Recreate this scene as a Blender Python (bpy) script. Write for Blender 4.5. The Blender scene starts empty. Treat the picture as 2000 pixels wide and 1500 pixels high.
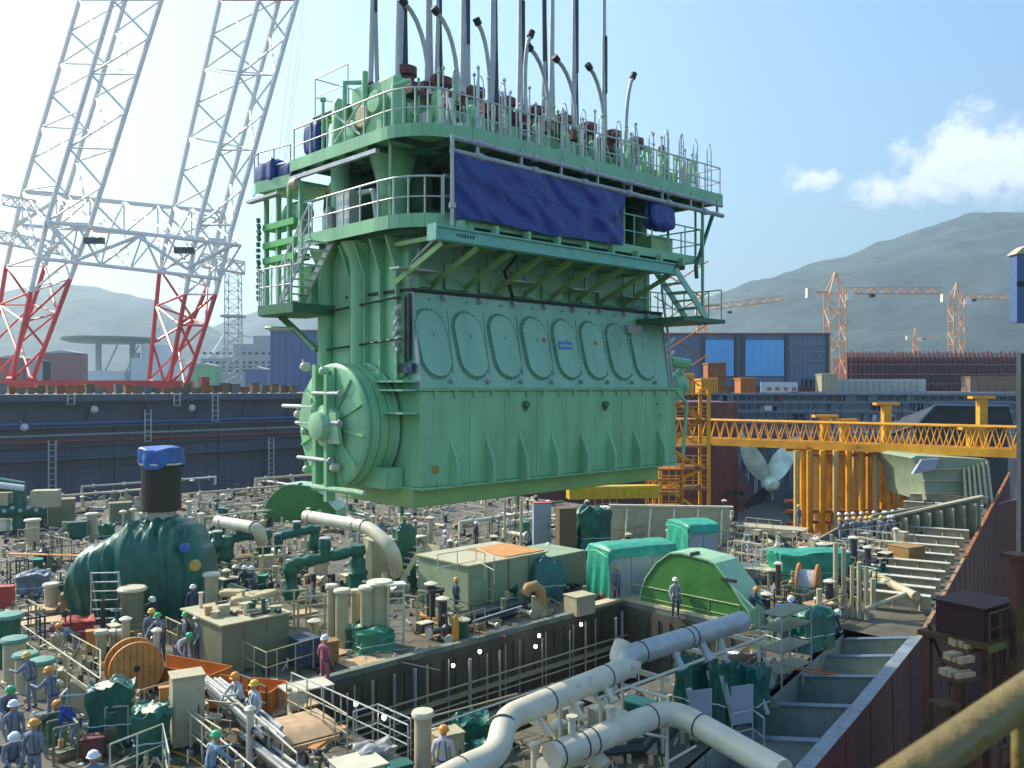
import bpy, bmesh, math, random
from mathutils import Vector, Matrix, noise as mn
R = random.Random(7)
S = bpy.context.scene
COL = S.collection
F = 1730.0; HZ = 757.0; CZ = 30.0; DZ = 20.0
# ---------------- camera
cam = bpy.data.objects.new('camera', bpy.data.cameras.new('camera')); COL.objects.link(cam)
cam.location = (0, 0, CZ); cam.rotation_euler = (math.radians(90), 0, 0)
cam.data.sensor_width = 36; cam.data.lens = 36*F/2000; cam.data.shift_y = (HZ-750)/2000
cam.data.clip_start = .1; cam.data.clip_end = 20000
cam.data.dof.use_dof = True; cam.data.dof.focus_distance = 32; cam.data.dof.aperture_fstop = 5.6
S.camera = cam
# ---------------- world, sun, exposure
SUN_AZ = math.atan2(-.86, .51); SUN_EL = math.radians(40)      # azimuth measured from +Y towards +X
w = bpy.data.worlds.new("World"); S.world = w; w.use_nodes = True
nt = w.node_tree; N = nt.nodes; L = nt.links; N.clear()
sky = N.new('ShaderNodeTexSky'); sky.sky_type = 'NISHITA'; sky.sun_disc = False
sky.sun_elevation = SUN_EL; sky.sun_rotation = SUN_AZ; sky.dust_density = 2.0; sky.air_density = 1.3; sky.ozone_density = 3
bg = N.new('ShaderNodeBackground'); bg.inputs[1].default_value = .145
out = N.new('ShaderNodeOutputWorld')
tc = N.new('ShaderNodeTexCoord')
def blob(px, py, sx, sy):
    """soft mask around one direction of the sky (a cloud bank)"""
    d = Vector(((px-1000)/F, 1, (HZ-py)/F)).normalized()
    sub = N.new('ShaderNodeVectorMath'); sub.operation = 'SUBTRACT'; L.new(tc.outputs['Generated'], sub.inputs[0]); sub.inputs[1].default_value = d
    mul = N.new('ShaderNodeVectorMath'); mul.operation = 'MULTIPLY'; L.new(sub.outputs[0], mul.inputs[0]); mul.inputs[1].default_value = (F/sx, F/sx, F/sy)
    ln = N.new('ShaderNodeVectorMath'); ln.operation = 'LENGTH'; L.new(mul.outputs[0], ln.inputs[0])
    mr = N.new('ShaderNodeMapRange'); mr.inputs[1].default_value = 1.35; mr.inputs[2].default_value = .2; L.new(ln.outputs['Value'], mr.inputs[0])
    return mr.outputs[0]
def mth(op, a, b):
    m = N.new('ShaderNodeMath'); m.operation = op; m.use_clamp = False
    for i, x in enumerate((a, b)):
        if isinstance(x, (int, float)): m.inputs[i].default_value = x
        else: L.new(x, m.inputs[i])
    return m.outputs[0]
m1 = mth('MAXIMUM', blob(1900, 320, 175, 110), blob(1780, 370, 150, 50))
m1 = mth('MAXIMUM', m1, blob(1580, 350, 80, 42))
m1 = mth('MAXIMUM', m1, blob(2010, 300, 150, 90))
ns = N.new('ShaderNodeTexNoise'); ns.inputs['Scale'].default_value = 22; ns.inputs['Detail'].default_value = 9; ns.inputs['Roughness'].default_value = .66
L.new(tc.outputs['Generated'], ns.inputs[0])
cm = N.new('ShaderNodeMapRange'); cm.interpolation_type = 'SMOOTHSTEP'; cm.inputs[1].default_value = .50; cm.inputs[2].default_value = 1.0
L.new(mth('ADD', m1, mth('MULTIPLY', mth('SUBTRACT', ns.outputs[0], .5), 1.9)), cm.inputs[0])
tint = N.new('ShaderNodeMixRGB'); tint.blend_type = 'MULTIPLY'; tint.inputs[0].default_value = 1; L.new(sky.outputs[0], tint.inputs[1]); tint.inputs[2].default_value = (.86, .985, 1.06, 1)
mix = N.new('ShaderNodeMixRGB'); L.new(mth('MULTIPLY', cm.outputs[0], .9), mix.inputs[0]); L.new(tint.outputs[0], mix.inputs[1]); mix.inputs[2].default_value = (7.6, 7.6, 7.6, 1)
L.new(mix.outputs[0], bg.inputs[0]); L.new(bg.outputs[0], out.inputs[0])
sun = bpy.data.objects.new('sun', bpy.data.lights.new('sun', 'SUN')); COL.objects.link(sun)
sun.data.energy = 4.9; sun.data.angle = math.radians(.55); sun.data.color = (1, .89, .72)
sdir = Vector((math.sin(SUN_AZ)*math.cos(SUN_EL), math.cos(SUN_AZ)*math.cos(SUN_EL), math.sin(SUN_EL)))
sun.rotation_euler = (-sdir).to_track_quat('-Z', 'Y').to_euler()
S.view_settings.view_transform = 'Standard'; S.view_settings.look = 'None'; S.view_settings.exposure = .7; S.view_settings.gamma = 1
S.cycles.max_bounces = 6; S.cycles.volume_bounces = 0
# ---------------- frames and placing helpers
U = Vector((.7208, .6932, 0)); V = Vector((-.6932, .7208, 0)); ROT = math.atan2(.6932, .7208)
def P(px, py, Y): return Vector(((px-1000)/F*Y, Y, CZ-(py-HZ)/F*Y))
def D(px, py, z=DZ):
    Y = (CZ-z)*F/(py-HZ); return Vector(((px-1000)/F*Y, Y, z))
def onplane(px, py, p0, d):
    k = (px-1000)/F; t = (k*p0[1]-p0[0])/(d[0]-k*d[1]); Y = p0[1]+d[1]*t
    return Vector((p0[0]+d[0]*t, Y, CZ-(py-HZ)/F*Y))
# ---------------- materials
MATS = {}
def mat(name, col, rough=.5, metal=0, var=.12, sc=3., dirt=0., dcol=(.09, .06, .035), bump=.02, bsc=None, spec=.5, streak=False):
    if name in MATS: return MATS[name]
    m = bpy.data.materials.new(name); m.use_nodes = True; t = m.node_tree; n = t.nodes; l = t.links
    b = n['Principled BSDF']; b.inputs['Metallic'].default_value = metal; b.inputs['Specular IOR Level'].default_value = spec
    c = n.new('ShaderNodeTexCoord')
    mp = n.new('ShaderNodeMapping'); l.new(c.outputs['Object'], mp.inputs[0])
    if streak: mp.inputs['Scale'].default_value = (1, 1, .18)
    a = n.new('ShaderNodeTexNoise'); a.inputs['Scale'].default_value = sc; a.inputs['Detail'].default_value = 5; l.new(mp.outputs[0], a.inputs[0])
    r = n.new('ShaderNodeMapRange'); r.inputs[1].default_value = .3; r.inputs[2].default_value = .7; r.inputs[3].default_value = 1-var; r.inputs[4].default_value = 1+var; l.new(a.outputs[0], r.inputs[0])
    x = n.new('ShaderNodeMixRGB'); x.blend_type = 'MULTIPLY'; x.inputs[0].default_value = 1; x.inputs[1].default_value = (*col, 1); l.new(r.outputs[0], x.inputs[2])
    last = x.outputs[0]
    if dirt > 0:
        d = n.new('ShaderNodeTexNoise'); d.inputs['Scale'].default_value = sc*1.7; d.inputs['Detail'].default_value = 8; d.inputs['Roughness'].default_value = .65; l.new(mp.outputs[0], d.inputs[0])
        q = n.new('ShaderNodeMapRange'); q.inputs[1].default_value = .72-dirt*.4; q.inputs[2].default_value = .82-dirt*.25; l.new(d.outputs[0], q.inputs[0])
        y = n.new('ShaderNodeMixRGB'); l.new(q.outputs[0], y.inputs[0]); l.new(last, y.inputs[1]); y.inputs[2].default_value = (*dcol, 1); last = y.outputs[0]
    l.new(last, b.inputs['Base Color'])
    rr = n.new('ShaderNodeMapRange'); rr.inputs[3].default_value = max(.05, rough-.12); rr.inputs[4].default_value = min(1, rough+.12); l.new(a.outputs[0], rr.inputs[0]); l.new(rr.outputs[0], b.inputs['Roughness'])
    if bump:
        k = n.new('ShaderNodeTexNoise'); k.inputs['Scale'].default_value = bsc or sc*4; k.inputs['Detail'].default_value = 4; l.new(mp.outputs[0], k.inputs[0])
        u = n.new('ShaderNodeBump'); u.inputs['Strength'].default_value = .5; u.inputs['Distance'].default_value = bump; l.new(k.outputs[0], u.inputs['Height']); l.new(u.outputs[0], b.inputs['Normal'])
    MATS[name] = m; return m
G = mat('green_paint', (.23, .50, .26), .38, var=.16, sc=1.6, dirt=.24, dcol=(.10, .26, .11), bump=.012, streak=True)
G2 = mat('teal_green_paint', (.27, .53, .36), .38, var=.14, sc=1.4, dirt=.22, dcol=(.13, .32, .19), bump=.012, streak=True)
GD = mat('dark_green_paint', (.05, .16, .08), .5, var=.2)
GL = mat('light_green_paint', (.30, .52, .30), .4, var=.1)
GO = mat('olive_green_paint', (.25, .44, .15), .42, var=.12, sc=1.0, dirt=.12, dcol=(.12, .18, .06), bump=.008)
GY = mat('galvanised_steel', (.42, .44, .43), .42, metal=.3, var=.15)
WH = mat('white_paint', (.62, .65, .66), .45, var=.1, dirt=.12)
RD = mat('red_paint', (.42, .045, .04), .5, var=.2, sc=1)
MA = mat('maroon_paint', (.11, .02, .022), .45, var=.25)
BK = mat('black_rubber', (.015, .015, .017), .6, var=.2)
DK = mat('dark_steel', (.045, .05, .055), .5, metal=.2, var=.25)
CR = mat('cream_primer', (.45, .40, .25), .5, var=.12, sc=2., dirt=.3, dcol=(.22, .17, .09), bump=.01)
CR2 = mat('cream_primer_clean', (.60, .56, .42), .42, var=.12, sc=1.5, dirt=.28, dcol=(.33, .25, .14), bump=.008)
CG = mat('grey_green_primer', (.19, .20, .12), .6, var=.15, sc=1.2, dirt=.3, dcol=(.12, .10, .05), bump=.01)
TG = mat('green_tarpaulin', (.008, .11, .075), .42, var=.25, sc=2.5, bump=.03, bsc=4)
TG2 = mat('bright_green_tarpaulin', (.03, .30, .19), .42, var=.2, sc=2.5, bump=.03, bsc=4)
TB = mat('blue_tarpaulin', (.010, .036, .22), .42, var=.15, sc=1.2, bump=.03, bsc=3)
OR = mat('orange_paint', (.50, .16, .02), .5, var=.2, dirt=.25)
YE = mat('yellow_paint', (.72, .33, .015), .5, var=.2, sc=.6, dirt=.35, dcol=(.2, .06, .015))
YR = mat('rusty_orange_steel', (.36, .12, .02), .7, var=.35, sc=1.2, dirt=.4)
WD = mat('wood_planks', (.50, .34, .19), .7, var=.22, sc=3, dirt=.25, bump=.01)
WO = mat('orange_plywood', (.52, .23, .055), .65, var=.2, sc=2, dirt=.2)
BX = mat('blue_grey_steel', (.13, .18, .24), .45, metal=.2, var=.2, sc=1.5, dirt=.2, dcol=(.2, .19, .16))
HU = mat('hull_red', (.13, .036, .030), .5, var=.4, sc=.8, dirt=.35, dcol=(.04, .014, .014), streak=True)
GB = mat('grey_panel', (.32, .36, .42), .5, var=.1, sc=1, dirt=.15)
CAB = mat('blue_plastic', (.02, .06, .42), .4)
SK = mat('skin', (.42, .22, .14), .55, bump=0); OV = mat('grey_workwear', (.19, .22, .28), .85, var=.12, sc=9, bump=.01); OD = mat('dark_blue_workwear', (.05, .07, .12), .85, var=.2, sc=9)
OB = mat('blue_workwear', (.03, .07, .30), .85); OP = mat('pink_workwear', (.42, .12, .17), .85); BT = mat('boot_leather', (.02, .018, .015), .6); OW = mat('pale_workwear', (.5, .51, .53), .85, var=.1, sc=9)
HM = {k: mat(k+'_helmet_plastic', c, .3, bump=0, var=.03) for k, c in dict(white=(.75, .77, .78), yellow=(.72, .5, .06), green=(.05, .42, .16), orange=(.7, .3, .04)).items()}
# ---------------- mesh builder
class MB:
    def __init__(s): s.v = []; s.f = []; s.m = []
    def add(s, vs, fs, mi=0):
        o = len(s.v); s.v += [Vector(q) for q in vs]; s.f += [tuple(i+o for i in q) for q in fs]; s.m += [mi]*len(fs); return s
    def hexa(s, c8, mi=0): return s.add(c8, [(3, 2, 1, 0), (4, 5, 6, 7), (0, 1, 5, 4), (1, 2, 6, 5), (2, 3, 7, 6), (3, 0, 4, 7)], mi)
    def box(s, a, b, mi=0, rz=0, piv=None):
        x0, y0, z0 = a; x1, y1, z1 = b
        c = [(x0, y0, z0), (x1, y0, z0), (x1, y1, z0), (x0, y1, z0), (x0, y0, z1), (x1, y0, z1), (x1, y1, z1), (x0, y1, z1)]
        if rz:
            p = Vector(piv) if piv else Vector(((x0+x1)/2, (y0+y1)/2, 0)); M = Matrix.Rotation(rz, 3, 'Z'); p.z = 0
            c = [M @ (Vector(q)-p)+p for q in c]
        return s.hexa(c, mi)
    def beam(s, p, q, w, h, mi=0, up=(0, 0, 1)):
        p = Vector(p); q = Vector(q); d = (q-p).normalized(); up = Vector(up)
        if abs(d.dot(up)) > .98: up = Vector((1, 0, 0))
        a = d.cross(up).normalized()*w/2; b = a.cross(d).normalized()*h/2
        return s.hexa([p-a-b, p+a-b, p+a+b, p-a+b, q-a-b, q+a-b, q+a+b, q-a+b], mi)
    def tube(s, pts, r, seg=8, mi=0, cap=True):
        pts = [Vector(p) for p in pts]; n = len(pts); rs = r if isinstance(r, (list, tuple)) else [r]*n; vs = []
        a = None
        for i, p in enumerate(pts):
            d = ((pts[min(i+1, n-1)]-p).normalized() + (p-pts[max(i-1, 0)]).normalized())
            d = d.normalized() if d.length > 1e-6 else Vector((0, 0, 1))
            if a is None:
                a = d.cross(Vector((0, 0, 1)));
                if a.length < .05: a = d.cross(Vector((1, 0, 0)))
            a = (a-d*a.dot(d)).normalized(); b = d.cross(a)
            for k in range(seg):
                t = 2*math.pi*k/seg; vs.append(p+(a*math.cos(t)+b*math.sin(t))*rs[i])
        fs = [(i*seg+k, i*seg+(k+1) % seg, (i+1)*seg+(k+1) % seg, (i+1)*seg+k) for i in range(n-1) for k in range(seg)]
        if cap: fs += [tuple(range(seg))[::-1], tuple((n-1)*seg+k for k in range(seg))]
        return s.add(vs, fs, mi)
    def lathe(s, prof, c=(0, 0, 0), seg=20, mi=0, ax='z'):
        vs = []; c = Vector(c)
        for r, h in prof:
            for k in range(seg):
                t = 2*math.pi*k/seg; x, y = r*math.cos(t), r*math.sin(t)
                vs.append(c+(Vector((x, y, h)) if ax == 'z' else Vector((h, x, y)) if ax == 'x' else Vector((x, h, y))))
        n = len(prof); fs = [(i*seg+k, i*seg+(k+1) % seg, (i+1)*seg+(k+1) % seg, (i+1)*seg+k) for i in range(n-1) for k in range(seg)]
        fs += [tuple(range(seg))[::-1], tuple((n-1)*seg+k for k in range(seg))]
        return s.add(vs, fs, mi)
    def prism(s, poly, o, ea, eb, n, mi=0):
        o = Vector(o); ea = Vector(ea); eb = Vector(eb); n = Vector(n); k = len(poly)
        a = [o+ea*x+eb*y for x, y in poly]; b = [q+n for q in a]
        return s.add(a+b, [tuple(range(k))[::-1], tuple(range(k, 2*k))]+[(i, (i+1) % k, k+(i+1) % k, k+i) for i in range(k)], mi)
    def grid(s, fn, nu, nv, mi=0):
        vs = [fn(i/nu, j/nv) for j in range(nv+1) for i in range(nu+1)]
        return s.add(vs, [(j*(nu+1)+i, j*(nu+1)+i+1, (j+1)*(nu+1)+i+1, (j+1)*(nu+1)+i) for j in range(nv) for i in range(nu)], mi)
    def build(s, name, mats, parent=None, off=None, loc=None, rz=0, sharp=35, bevel=0, tag_=None):
        me = bpy.data.meshes.new(name); off = Vector(off) if off else Vector((0, 0, 0))
        me.from_pydata([v+off for v in s.v], [], s.f)
        if not isinstance(mats, (list, tuple)): mats = [mats]
        for m in mats: me.materials.append(m)
        me.polygons.foreach_set('material_index', s.m)
        bm = bmesh.new(); bm.from_mesh(me); bmesh.ops.recalc_face_normals(bm, faces=bm.faces); bm.to_mesh(me); bm.free()
        me.shade_smooth(); me.set_sharp_from_angle(angle=math.radians(sharp))
        o = bpy.data.objects.new(name, me); COL.objects.link(o)
        if parent: o.parent = parent
        if loc is not None: o.location = loc
        if rz: o.rotation_euler.z = rz
        if bevel:
            b = o.modifiers.new('bevel', 'BEVEL'); b.width = bevel; b.segments = 2; b.limit_method = 'ANGLE'
        if tag_: tag(o, *tag_)
        return o
def tag(o, label=None, cat=None, group=None, kind=None):
    if label: o['label'] = label
    if cat: o['category'] = cat
    if group: o['group'] = group
    if kind: o['kind'] = kind
    return o
def thing(name, label, cat, loc=(0, 0, 0), rz=0, group=None):
    o = bpy.data.objects.new(name, None); o.empty_display_size = .3; COL.objects.link(o)
    o.location = loc; o.rotation_euler = (0, 0, rz); return tag(o, label, cat, group)
def struct(o): o['kind'] = 'structure'; return o
def kids(o, al): return [c for c in al if c.parent == o]
CH = {}
def dup(root, loc, rz=0, label=None, group=None, sc=None):
    """copy a thing with its parts and sub-parts"""
    r = root.copy(); COL.objects.link(r); r.location = loc; r.rotation_euler = (0, 0, rz)
    if sc: r.scale = (sc, sc, sc) if not isinstance(sc, tuple) else sc
    if label: r['label'] = label
    if group: r['group'] = group
    def rec(src, dst):
        for ch in list(src.children):
            c = ch.copy(); COL.objects.link(c); c.parent = dst; rec(ch, c)
    rec(root, r); return r
def rail_parts(parent, pts, h=1.05, sp=1.3, r=.024, rails=2, m=None, closed=False, name='railing', off=(0, 0, 0), kick=False):
    """a railing as a mesh of rails with its posts as children"""
    m = m or CR; pts = [Vector(p) for p in pts]; mb = MB(); Z = Vector((0, 0, 1))
    for k in range(rails):
        mb.tube([p+Z*(h*(k+1)/rails) for p in pts], r if k == rails-1 else r*.75, 6)
    if kick: mb.tube([p+Z*.08 for p in pts], .02, 4)
    ro = mb.build(name, m, parent, off)
    base = None
    for a, b in zip(pts, pts[1:]):
        n = max(1, round((b-a).length/sp))
        for i in range(n+(1 if b is pts[-1] else 0)):
            q = a.lerp(b, i/n)+Vector(off)
            if base is None:
                base = MB().tube([(0, 0, 0), (0, 0, h)], r*.95, 6).build('post', m, ro, loc=q)
            else:
                c = base.copy(); COL.objects.link(c); c.parent = ro; c.location = q
    return ro
def railing(label, pts, h=1.05, sp=1.3, r=.024, rails=2, m=None, group='cream tube railings on the ship deck'):
    p0 = Vector(pts[0]); t = thing('railing', label, 'railing', p0, 0, group)
    rail_parts(t, [Vector(p)-p0 for p in pts], h, sp, r, rails, m, name='rails'); return t
def nz(x, y, z=0, s=1.): return mn.noise(Vector((x, y, z))*s)
# ================= setting: terrain, water, dock
GROUND = mat('quay_concrete', (.20, .19, .175), .85, var=.25, sc=.05, dirt=.3, dcol=(.1, .085, .07))
def uv(u, v, z=0): return U*u+V*v+Vector((0, 0, z))
GZ = 28.7; U0, U1, V0, V1 = -80, 210, -60, 134.6
g = MB(); B_ = 7000
for a, b, c, d in ((-B_, U0, -B_, B_), (U1, B_, -B_, B_), (U0, U1, V1, B_), (U0, U1, -B_, V0)):
    g.add([uv(a, c, GZ), uv(b, c, GZ), uv(b, d, GZ), uv(a, d, GZ)], [(0, 1, 2, 3)])
struct(g.build('ground', GROUND))
struct(MB().add([uv(U0, V0, 0), uv(U1, V0, 0), uv(U1, V1, 0), uv(U0, V1, 0)], [(0, 1, 2, 3)]).build('dock_floor', mat('dock_floor_concrete', (.10, .095, .09), .8, sc=.1, dirt=.3)))
struct(MB().add([uv(a, b, GZ+.15) for a, b in ((-3000, 330), (6500, 330), (6500, 1500), (-3000, 1500))], [(0, 1, 2, 3)]).build('sea_water', mat('sea_water', (.12, .2, .24), .12, var=.1, sc=.02, bump=.1, bsc=.3)))
# mountains: one terrain sheet per range, built from its own distances and heights
def mountain(name, prof, Y0, Y1, col, seed):
    def fn(a, b):
        i = a*(len(prof)-1); k = min(int(i), len(prof)-2); t = i-k; px = prof[k][0]*(1-t)+prof[k+1][0]*t; h = prof[k][1]*(1-t)+prof[k+1][1]*t
        Y = Y0+(Y1-Y0)*b; s = math.sin(min(1, b/.72)*math.pi/2)**1.1*(1 if b < .72 else 1-((b-.72)/.28)**2*.9)
        rg = 1+.16*nz((px-1000)/F*Y1, Y, seed, .0022)*(1-b)*2+.10*nz((px-1000)/F*Y1, Y*1.4, seed+3, .006)*(1-b*.75)+.035*nz((px-1000)/F*Y1, Y, seed+5, .02)*(1-b*.7)
        return Vector(((px-1000)/F*(Y0+(Y1-Y0)*.72)*(1+(b-.72)*.1), Y, GZ+max(0, (HZ-h)/F*(Y0+(Y1-Y0)*.72))*s*rg))
    return struct(MB().grid(fn, 260, 70).build(name, col, sharp=180))
FOR = mat('forested_hillside', (.04, .062, .055), .95, var=.55, sc=.012, bump=14, bsc=.03)
def sm(pts, n=60):
    o = []
    for i in range(n+1):
        x = pts[0][0]+(pts[-1][0]-pts[0][0])*i/n
        for a, b in zip(pts, pts[1:]):
            if a[0] <= x <= b[0]:
                t = (x-a[0])/(b[0]-a[0]); t = t*t*(3-2*t)*.5+t*.5; o.append((x, a[1]+(b[1]-a[1])*t)); break
    return o
mountain('mountain', sm([(1180, 740), (1290, 680), (1360, 610), (1400, 575), (1470, 548), (1560, 530), (1660, 498), (1740, 462), (1810, 436), (1885, 420), (1990, 424), (2100, 450), (2300, 520), (2700, 640), (3100, 740)]), 1300, 2700, FOR, 1)
mountain('mountain', sm([(1000, 740), (1200, 680), (1300, 640), (1370, 588), (1410, 568), (1440, 574), (1500, 590), (1600, 640), (1700, 740)]), 2600, 3600, FOR, 9)
mountain('mountain', sm([(-900, 700), (-400, 640), (-100, 620), (0, 585), (80, 572), (150, 566), (205, 563), (265, 572), (320, 590), (380, 622), (450, 660), (560, 740)]), 1500, 2600, FOR, 4)
mountain('mountain', sm([(330, 740), (400, 650), (440, 632), (500, 616), (560, 600), (640, 590), (760, 600), (900, 640), (1100, 690), (1300, 740)]), 2300, 3300, FOR, 6)
# ================= dock wall on the left, with its walkways and service pipes
WALL = mat('dock_wall_concrete', (.07, .088, .12), .75, var=.2, sc=.25, dirt=.3, dcol=(.05, .055, .06), streak=True)
wj = MB()
for u in range(U0, U1, 4): wj.box((u+2, V1-.63, 0), (u+2.06, V1-.6, 24.3))
for z in (5, 10, 15, 18.5): wj.box((U0, V1-.62, z), (U1, V1-.6, z+.08))
struct(wj.build('wall_joints', mat('joint_dark', (.03, .035, .04), .8), rz=ROT))
wl = MB().box((U0, V1-.6, 0), (U1, V1, GZ-.2)).box((U0, V1-3.2, GZ-.6), (U1, V1+.2, GZ+.35))
for z, dpt in ((24.6, 1.6), (20.2, 2.2)): wl.box((U0, V1-.6-dpt, z-.25), (U1, V1-.6, z))
for u in range(U0, U1, 8): wl.box((u, V1-.95, 0), (u+.5, V1-.6, 24.35))
for u in range(U0+4, U1, 8): wl.beam((u, V1-3.0, GZ-.6), (u, V1-.6, GZ-3.4), .25, .3)
struct(wl.build('dock_wall', WALL, rz=ROT))
end = MB().box((U1-1, V0, 0), (U1, V1-3.4, GZ-.2)).box((U1-3, V0, GZ-.5), (U1+.3, V1-3.4, GZ+.3))
for v in range(V0, int(V1)-4, 7): end.box((U1-1.5, v, 0), (U1-1, v+.8, GZ-.5))
struct(end.build('dock_end_wall', WALL, rz=ROT))
def upipe(z, dv, r, m, label): MB().tube([(U0, 0, 0), (U1-4, 0, 0)], r, 8).build('service_pipe', m, loc=uv(0, V1-dv, z), rz=ROT, tag_=(label, 'pipe', 'service pipes along the dock wall'))
upipe(24.95, 1.7, .22, mat('blue_pipe_paint', (.04, .12, .34), .4), 'long blue service pipe running along the upper ledge of the dock wall')
upipe(23.3, .95, .16, GY, 'thin grey pipe running along the dock wall just under the blue pipe')
upipe(22.4, .95, .26, mat('rust_red_pipe', (.20, .05, .035), .6), 'dull red service pipe running along the middle of the dock wall')
upipe(21.6, .95, .14, DK, 'thin black pipe running under the red pipe on the dock wall')
for i, (px, y0, y1) in enumerate(((283, 800, 862), (132, 770, 790), (415, 765, 822), (525, 855, 962), (95, 860, 960), (340, 770, 792))):
    p = onplane(px, y0, uv(0, V1-3.4), U); q = onplane(px, y1, uv(0, V1-3.4), U); hgt = p.z-q.z
    t = thing('wall_ladder', ('grey service ladder down the dock wall above the blue capped funnel', 'short grey ladder under the wall top at far left', 'slim grey ladder on the dock wall left of the green engine', 'long dark ladder low on the dock wall beside the engine', 'long dark ladder low on the dock wall at far left', 'short ladder under the wall top over the black funnel')[i], 'ladder', q, ROT, 'ladders on the dock wall')
    s = MB().tube([(0, 0, 0), (0, 0, hgt)], .11, 6).tube([(.9, 0, 0), (.9, 0, hgt)], .11, 6).build('side_rails', GY, t)
    rg = MB(); k = 0
    while k*.8 < hgt: rg.tube([(0, 0, k*.8), (.9, 0, k*.8)], .06, 5); k += 1
    rg.build('rungs', GY, t)
for i, (px, py) in enumerate(((187, 800), (378, 797), (50, 835))):
    p = onplane(px, py, uv(0, V1-3.4), U); t = thing('wall_floodlight', ('white floodlight on the dock wall under the left red boom', 'white floodlight on the dock wall under the right red boom', 'white floodlight on the dock wall at the left edge of the picture')[i], 'lamp', p, ROT, 'floodlights on the dock wall')
    MB().lathe([(.25, 0), (.55, .5), (.5, .62)], seg=10, ax='y').build('lamp_head', WH, t); MB().tube([(0, .5, 0), (0, 2.4, .9)], .08, 5).build('arm', GY, t)
# clutter standing on the quay behind the wall top
kinds = [('rust_container', OR, 'rust orange'), ('skip', YR, 'rusty brown'), ('skip', YE, 'dull yellow'), ('skip', mat('quay_grey_paint', (.16, .17, .17), .6), 'grey'), ('skip', RD, 'red')]
def qbox(px, py, wpx, hpx, Y, m, label, name='steel_skip', cat='skip', grp='steel skips and racks on the quay', open_=True):
    p = P(px, py, Y); p.z = GZ+.36 if Y < 175 else GZ+.02; W_ = wpx*Y/F; H_ = max(.8, (py-HZ)*0+hpx*Y/F)
    t = thing(name, label, cat, p, ROT*.9, grp); d = max(1.5, W_*.5)
    b = MB().box((-W_/2, 0, .15), (W_/2, d, H_))
    for k in range(int(W_/1.1)+1): b.box((-W_/2+k*1.1-.06, -.09, .15), (-W_/2+k*1.1+.06, 0, H_))
    b.build('body', m, t)
    MB().box((-W_/2-.1, -.12, H_), (W_/2+.1, d+.1, H_+.14)).build('rim', m, t)
    MB().box((-W_/2+.2, .2, 0), (-W_/2+.6, d-.2, .15)).box((W_/2-.6, .2, 0), (W_/2-.2, d-.2, .15)).build('skids', DK, t)
    return t
BRN = mat('dull_brown_paint', (.20, .12, .06), .7, dirt=.4)
adj = ['leftmost of the row', 'between the two red booms', 'under the left boom', 'left of the right boom', 'beside the right boom foot', 'near the green engine']
for i, x in enumerate(range(6, 585, 19)):
    m = R.choice([BRN, YR, BRN, YR, YE, mat('quay_grey_paint', (.16, .17, .17)), BRN, BRN]); h = R.uniform(9, 20)
    side = ['at far left', 'behind the left boom', 'between the booms', 'at the right boom', 'past the right boom', 'by the engine'][min(5, i//5)]
    col = {BRN.name: 'brown', YR.name: 'rusty brown', YE.name: 'dull yellow'}.get(m.name, 'grey')
    qbox(x, 768, R.uniform(12, 18), h, onplane(x, 770, uv(0, V1+1), U).y+R.uniform(1, 5), m, f'low {col} steel bin on the wall top {side}', grp='low steel bins along the top of the dock wall')
t = qbox(402, 768, 15, 30, 146, RD, 'upright red cabinet on the quay right of the red boom', 'quay_cabinet', 'cabinet', None)
# ================= lattice helper
def lattice(mb, A, B, n, r, rb, mi=(0, 0), faces=(0, 1, 2, 3), cross=False):
    """A, B: the four chord points at each end; n bays"""
    A = [Vector(a) for a in A]; B = [Vector(b) for b in B]; k = len(A)
    for a, b in zip(A, B): mb.tube([a, b], r, 6, mi[0])
    for i in range(n+1):
        t = i/n; Q = [a.lerp(b, t) for a, b in zip(A, B)]
        for j in faces:
            if i % 2 == 0 or cross: mb.tube([Q[j], Q[(j+1) % k]], rb*.8, 4, mi[1])
        if i < n:
            Q2 = [a.lerp(b, (i+1)/n) for a, b in zip(A, B)]
            for j in faces:
                a, b = (Q[j], Q2[(j+1) % k]) if i % 2 else (Q[(j+1) % k], Q2[j]); mb.tube([a, b], rb, 4, mi[1])
# ================= twin boom heavy lift crane
YC = 150.; CW = 13.
crane = thing('twin_boom_crane', 'huge twin boom lattice crane with red feet and white upper booms', 'crane', P(200, 746, YC+6))
CL = crane.location.copy(); CWH = mat('crane_white_paint', (.74, .74, .72), .45, dirt=.1); CRE = mat('crane_red_paint', (.60, .03, .035), .45, sc=.2)
def ch(px, py, back=0): return P(px, py, YC+back)-CL
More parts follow.
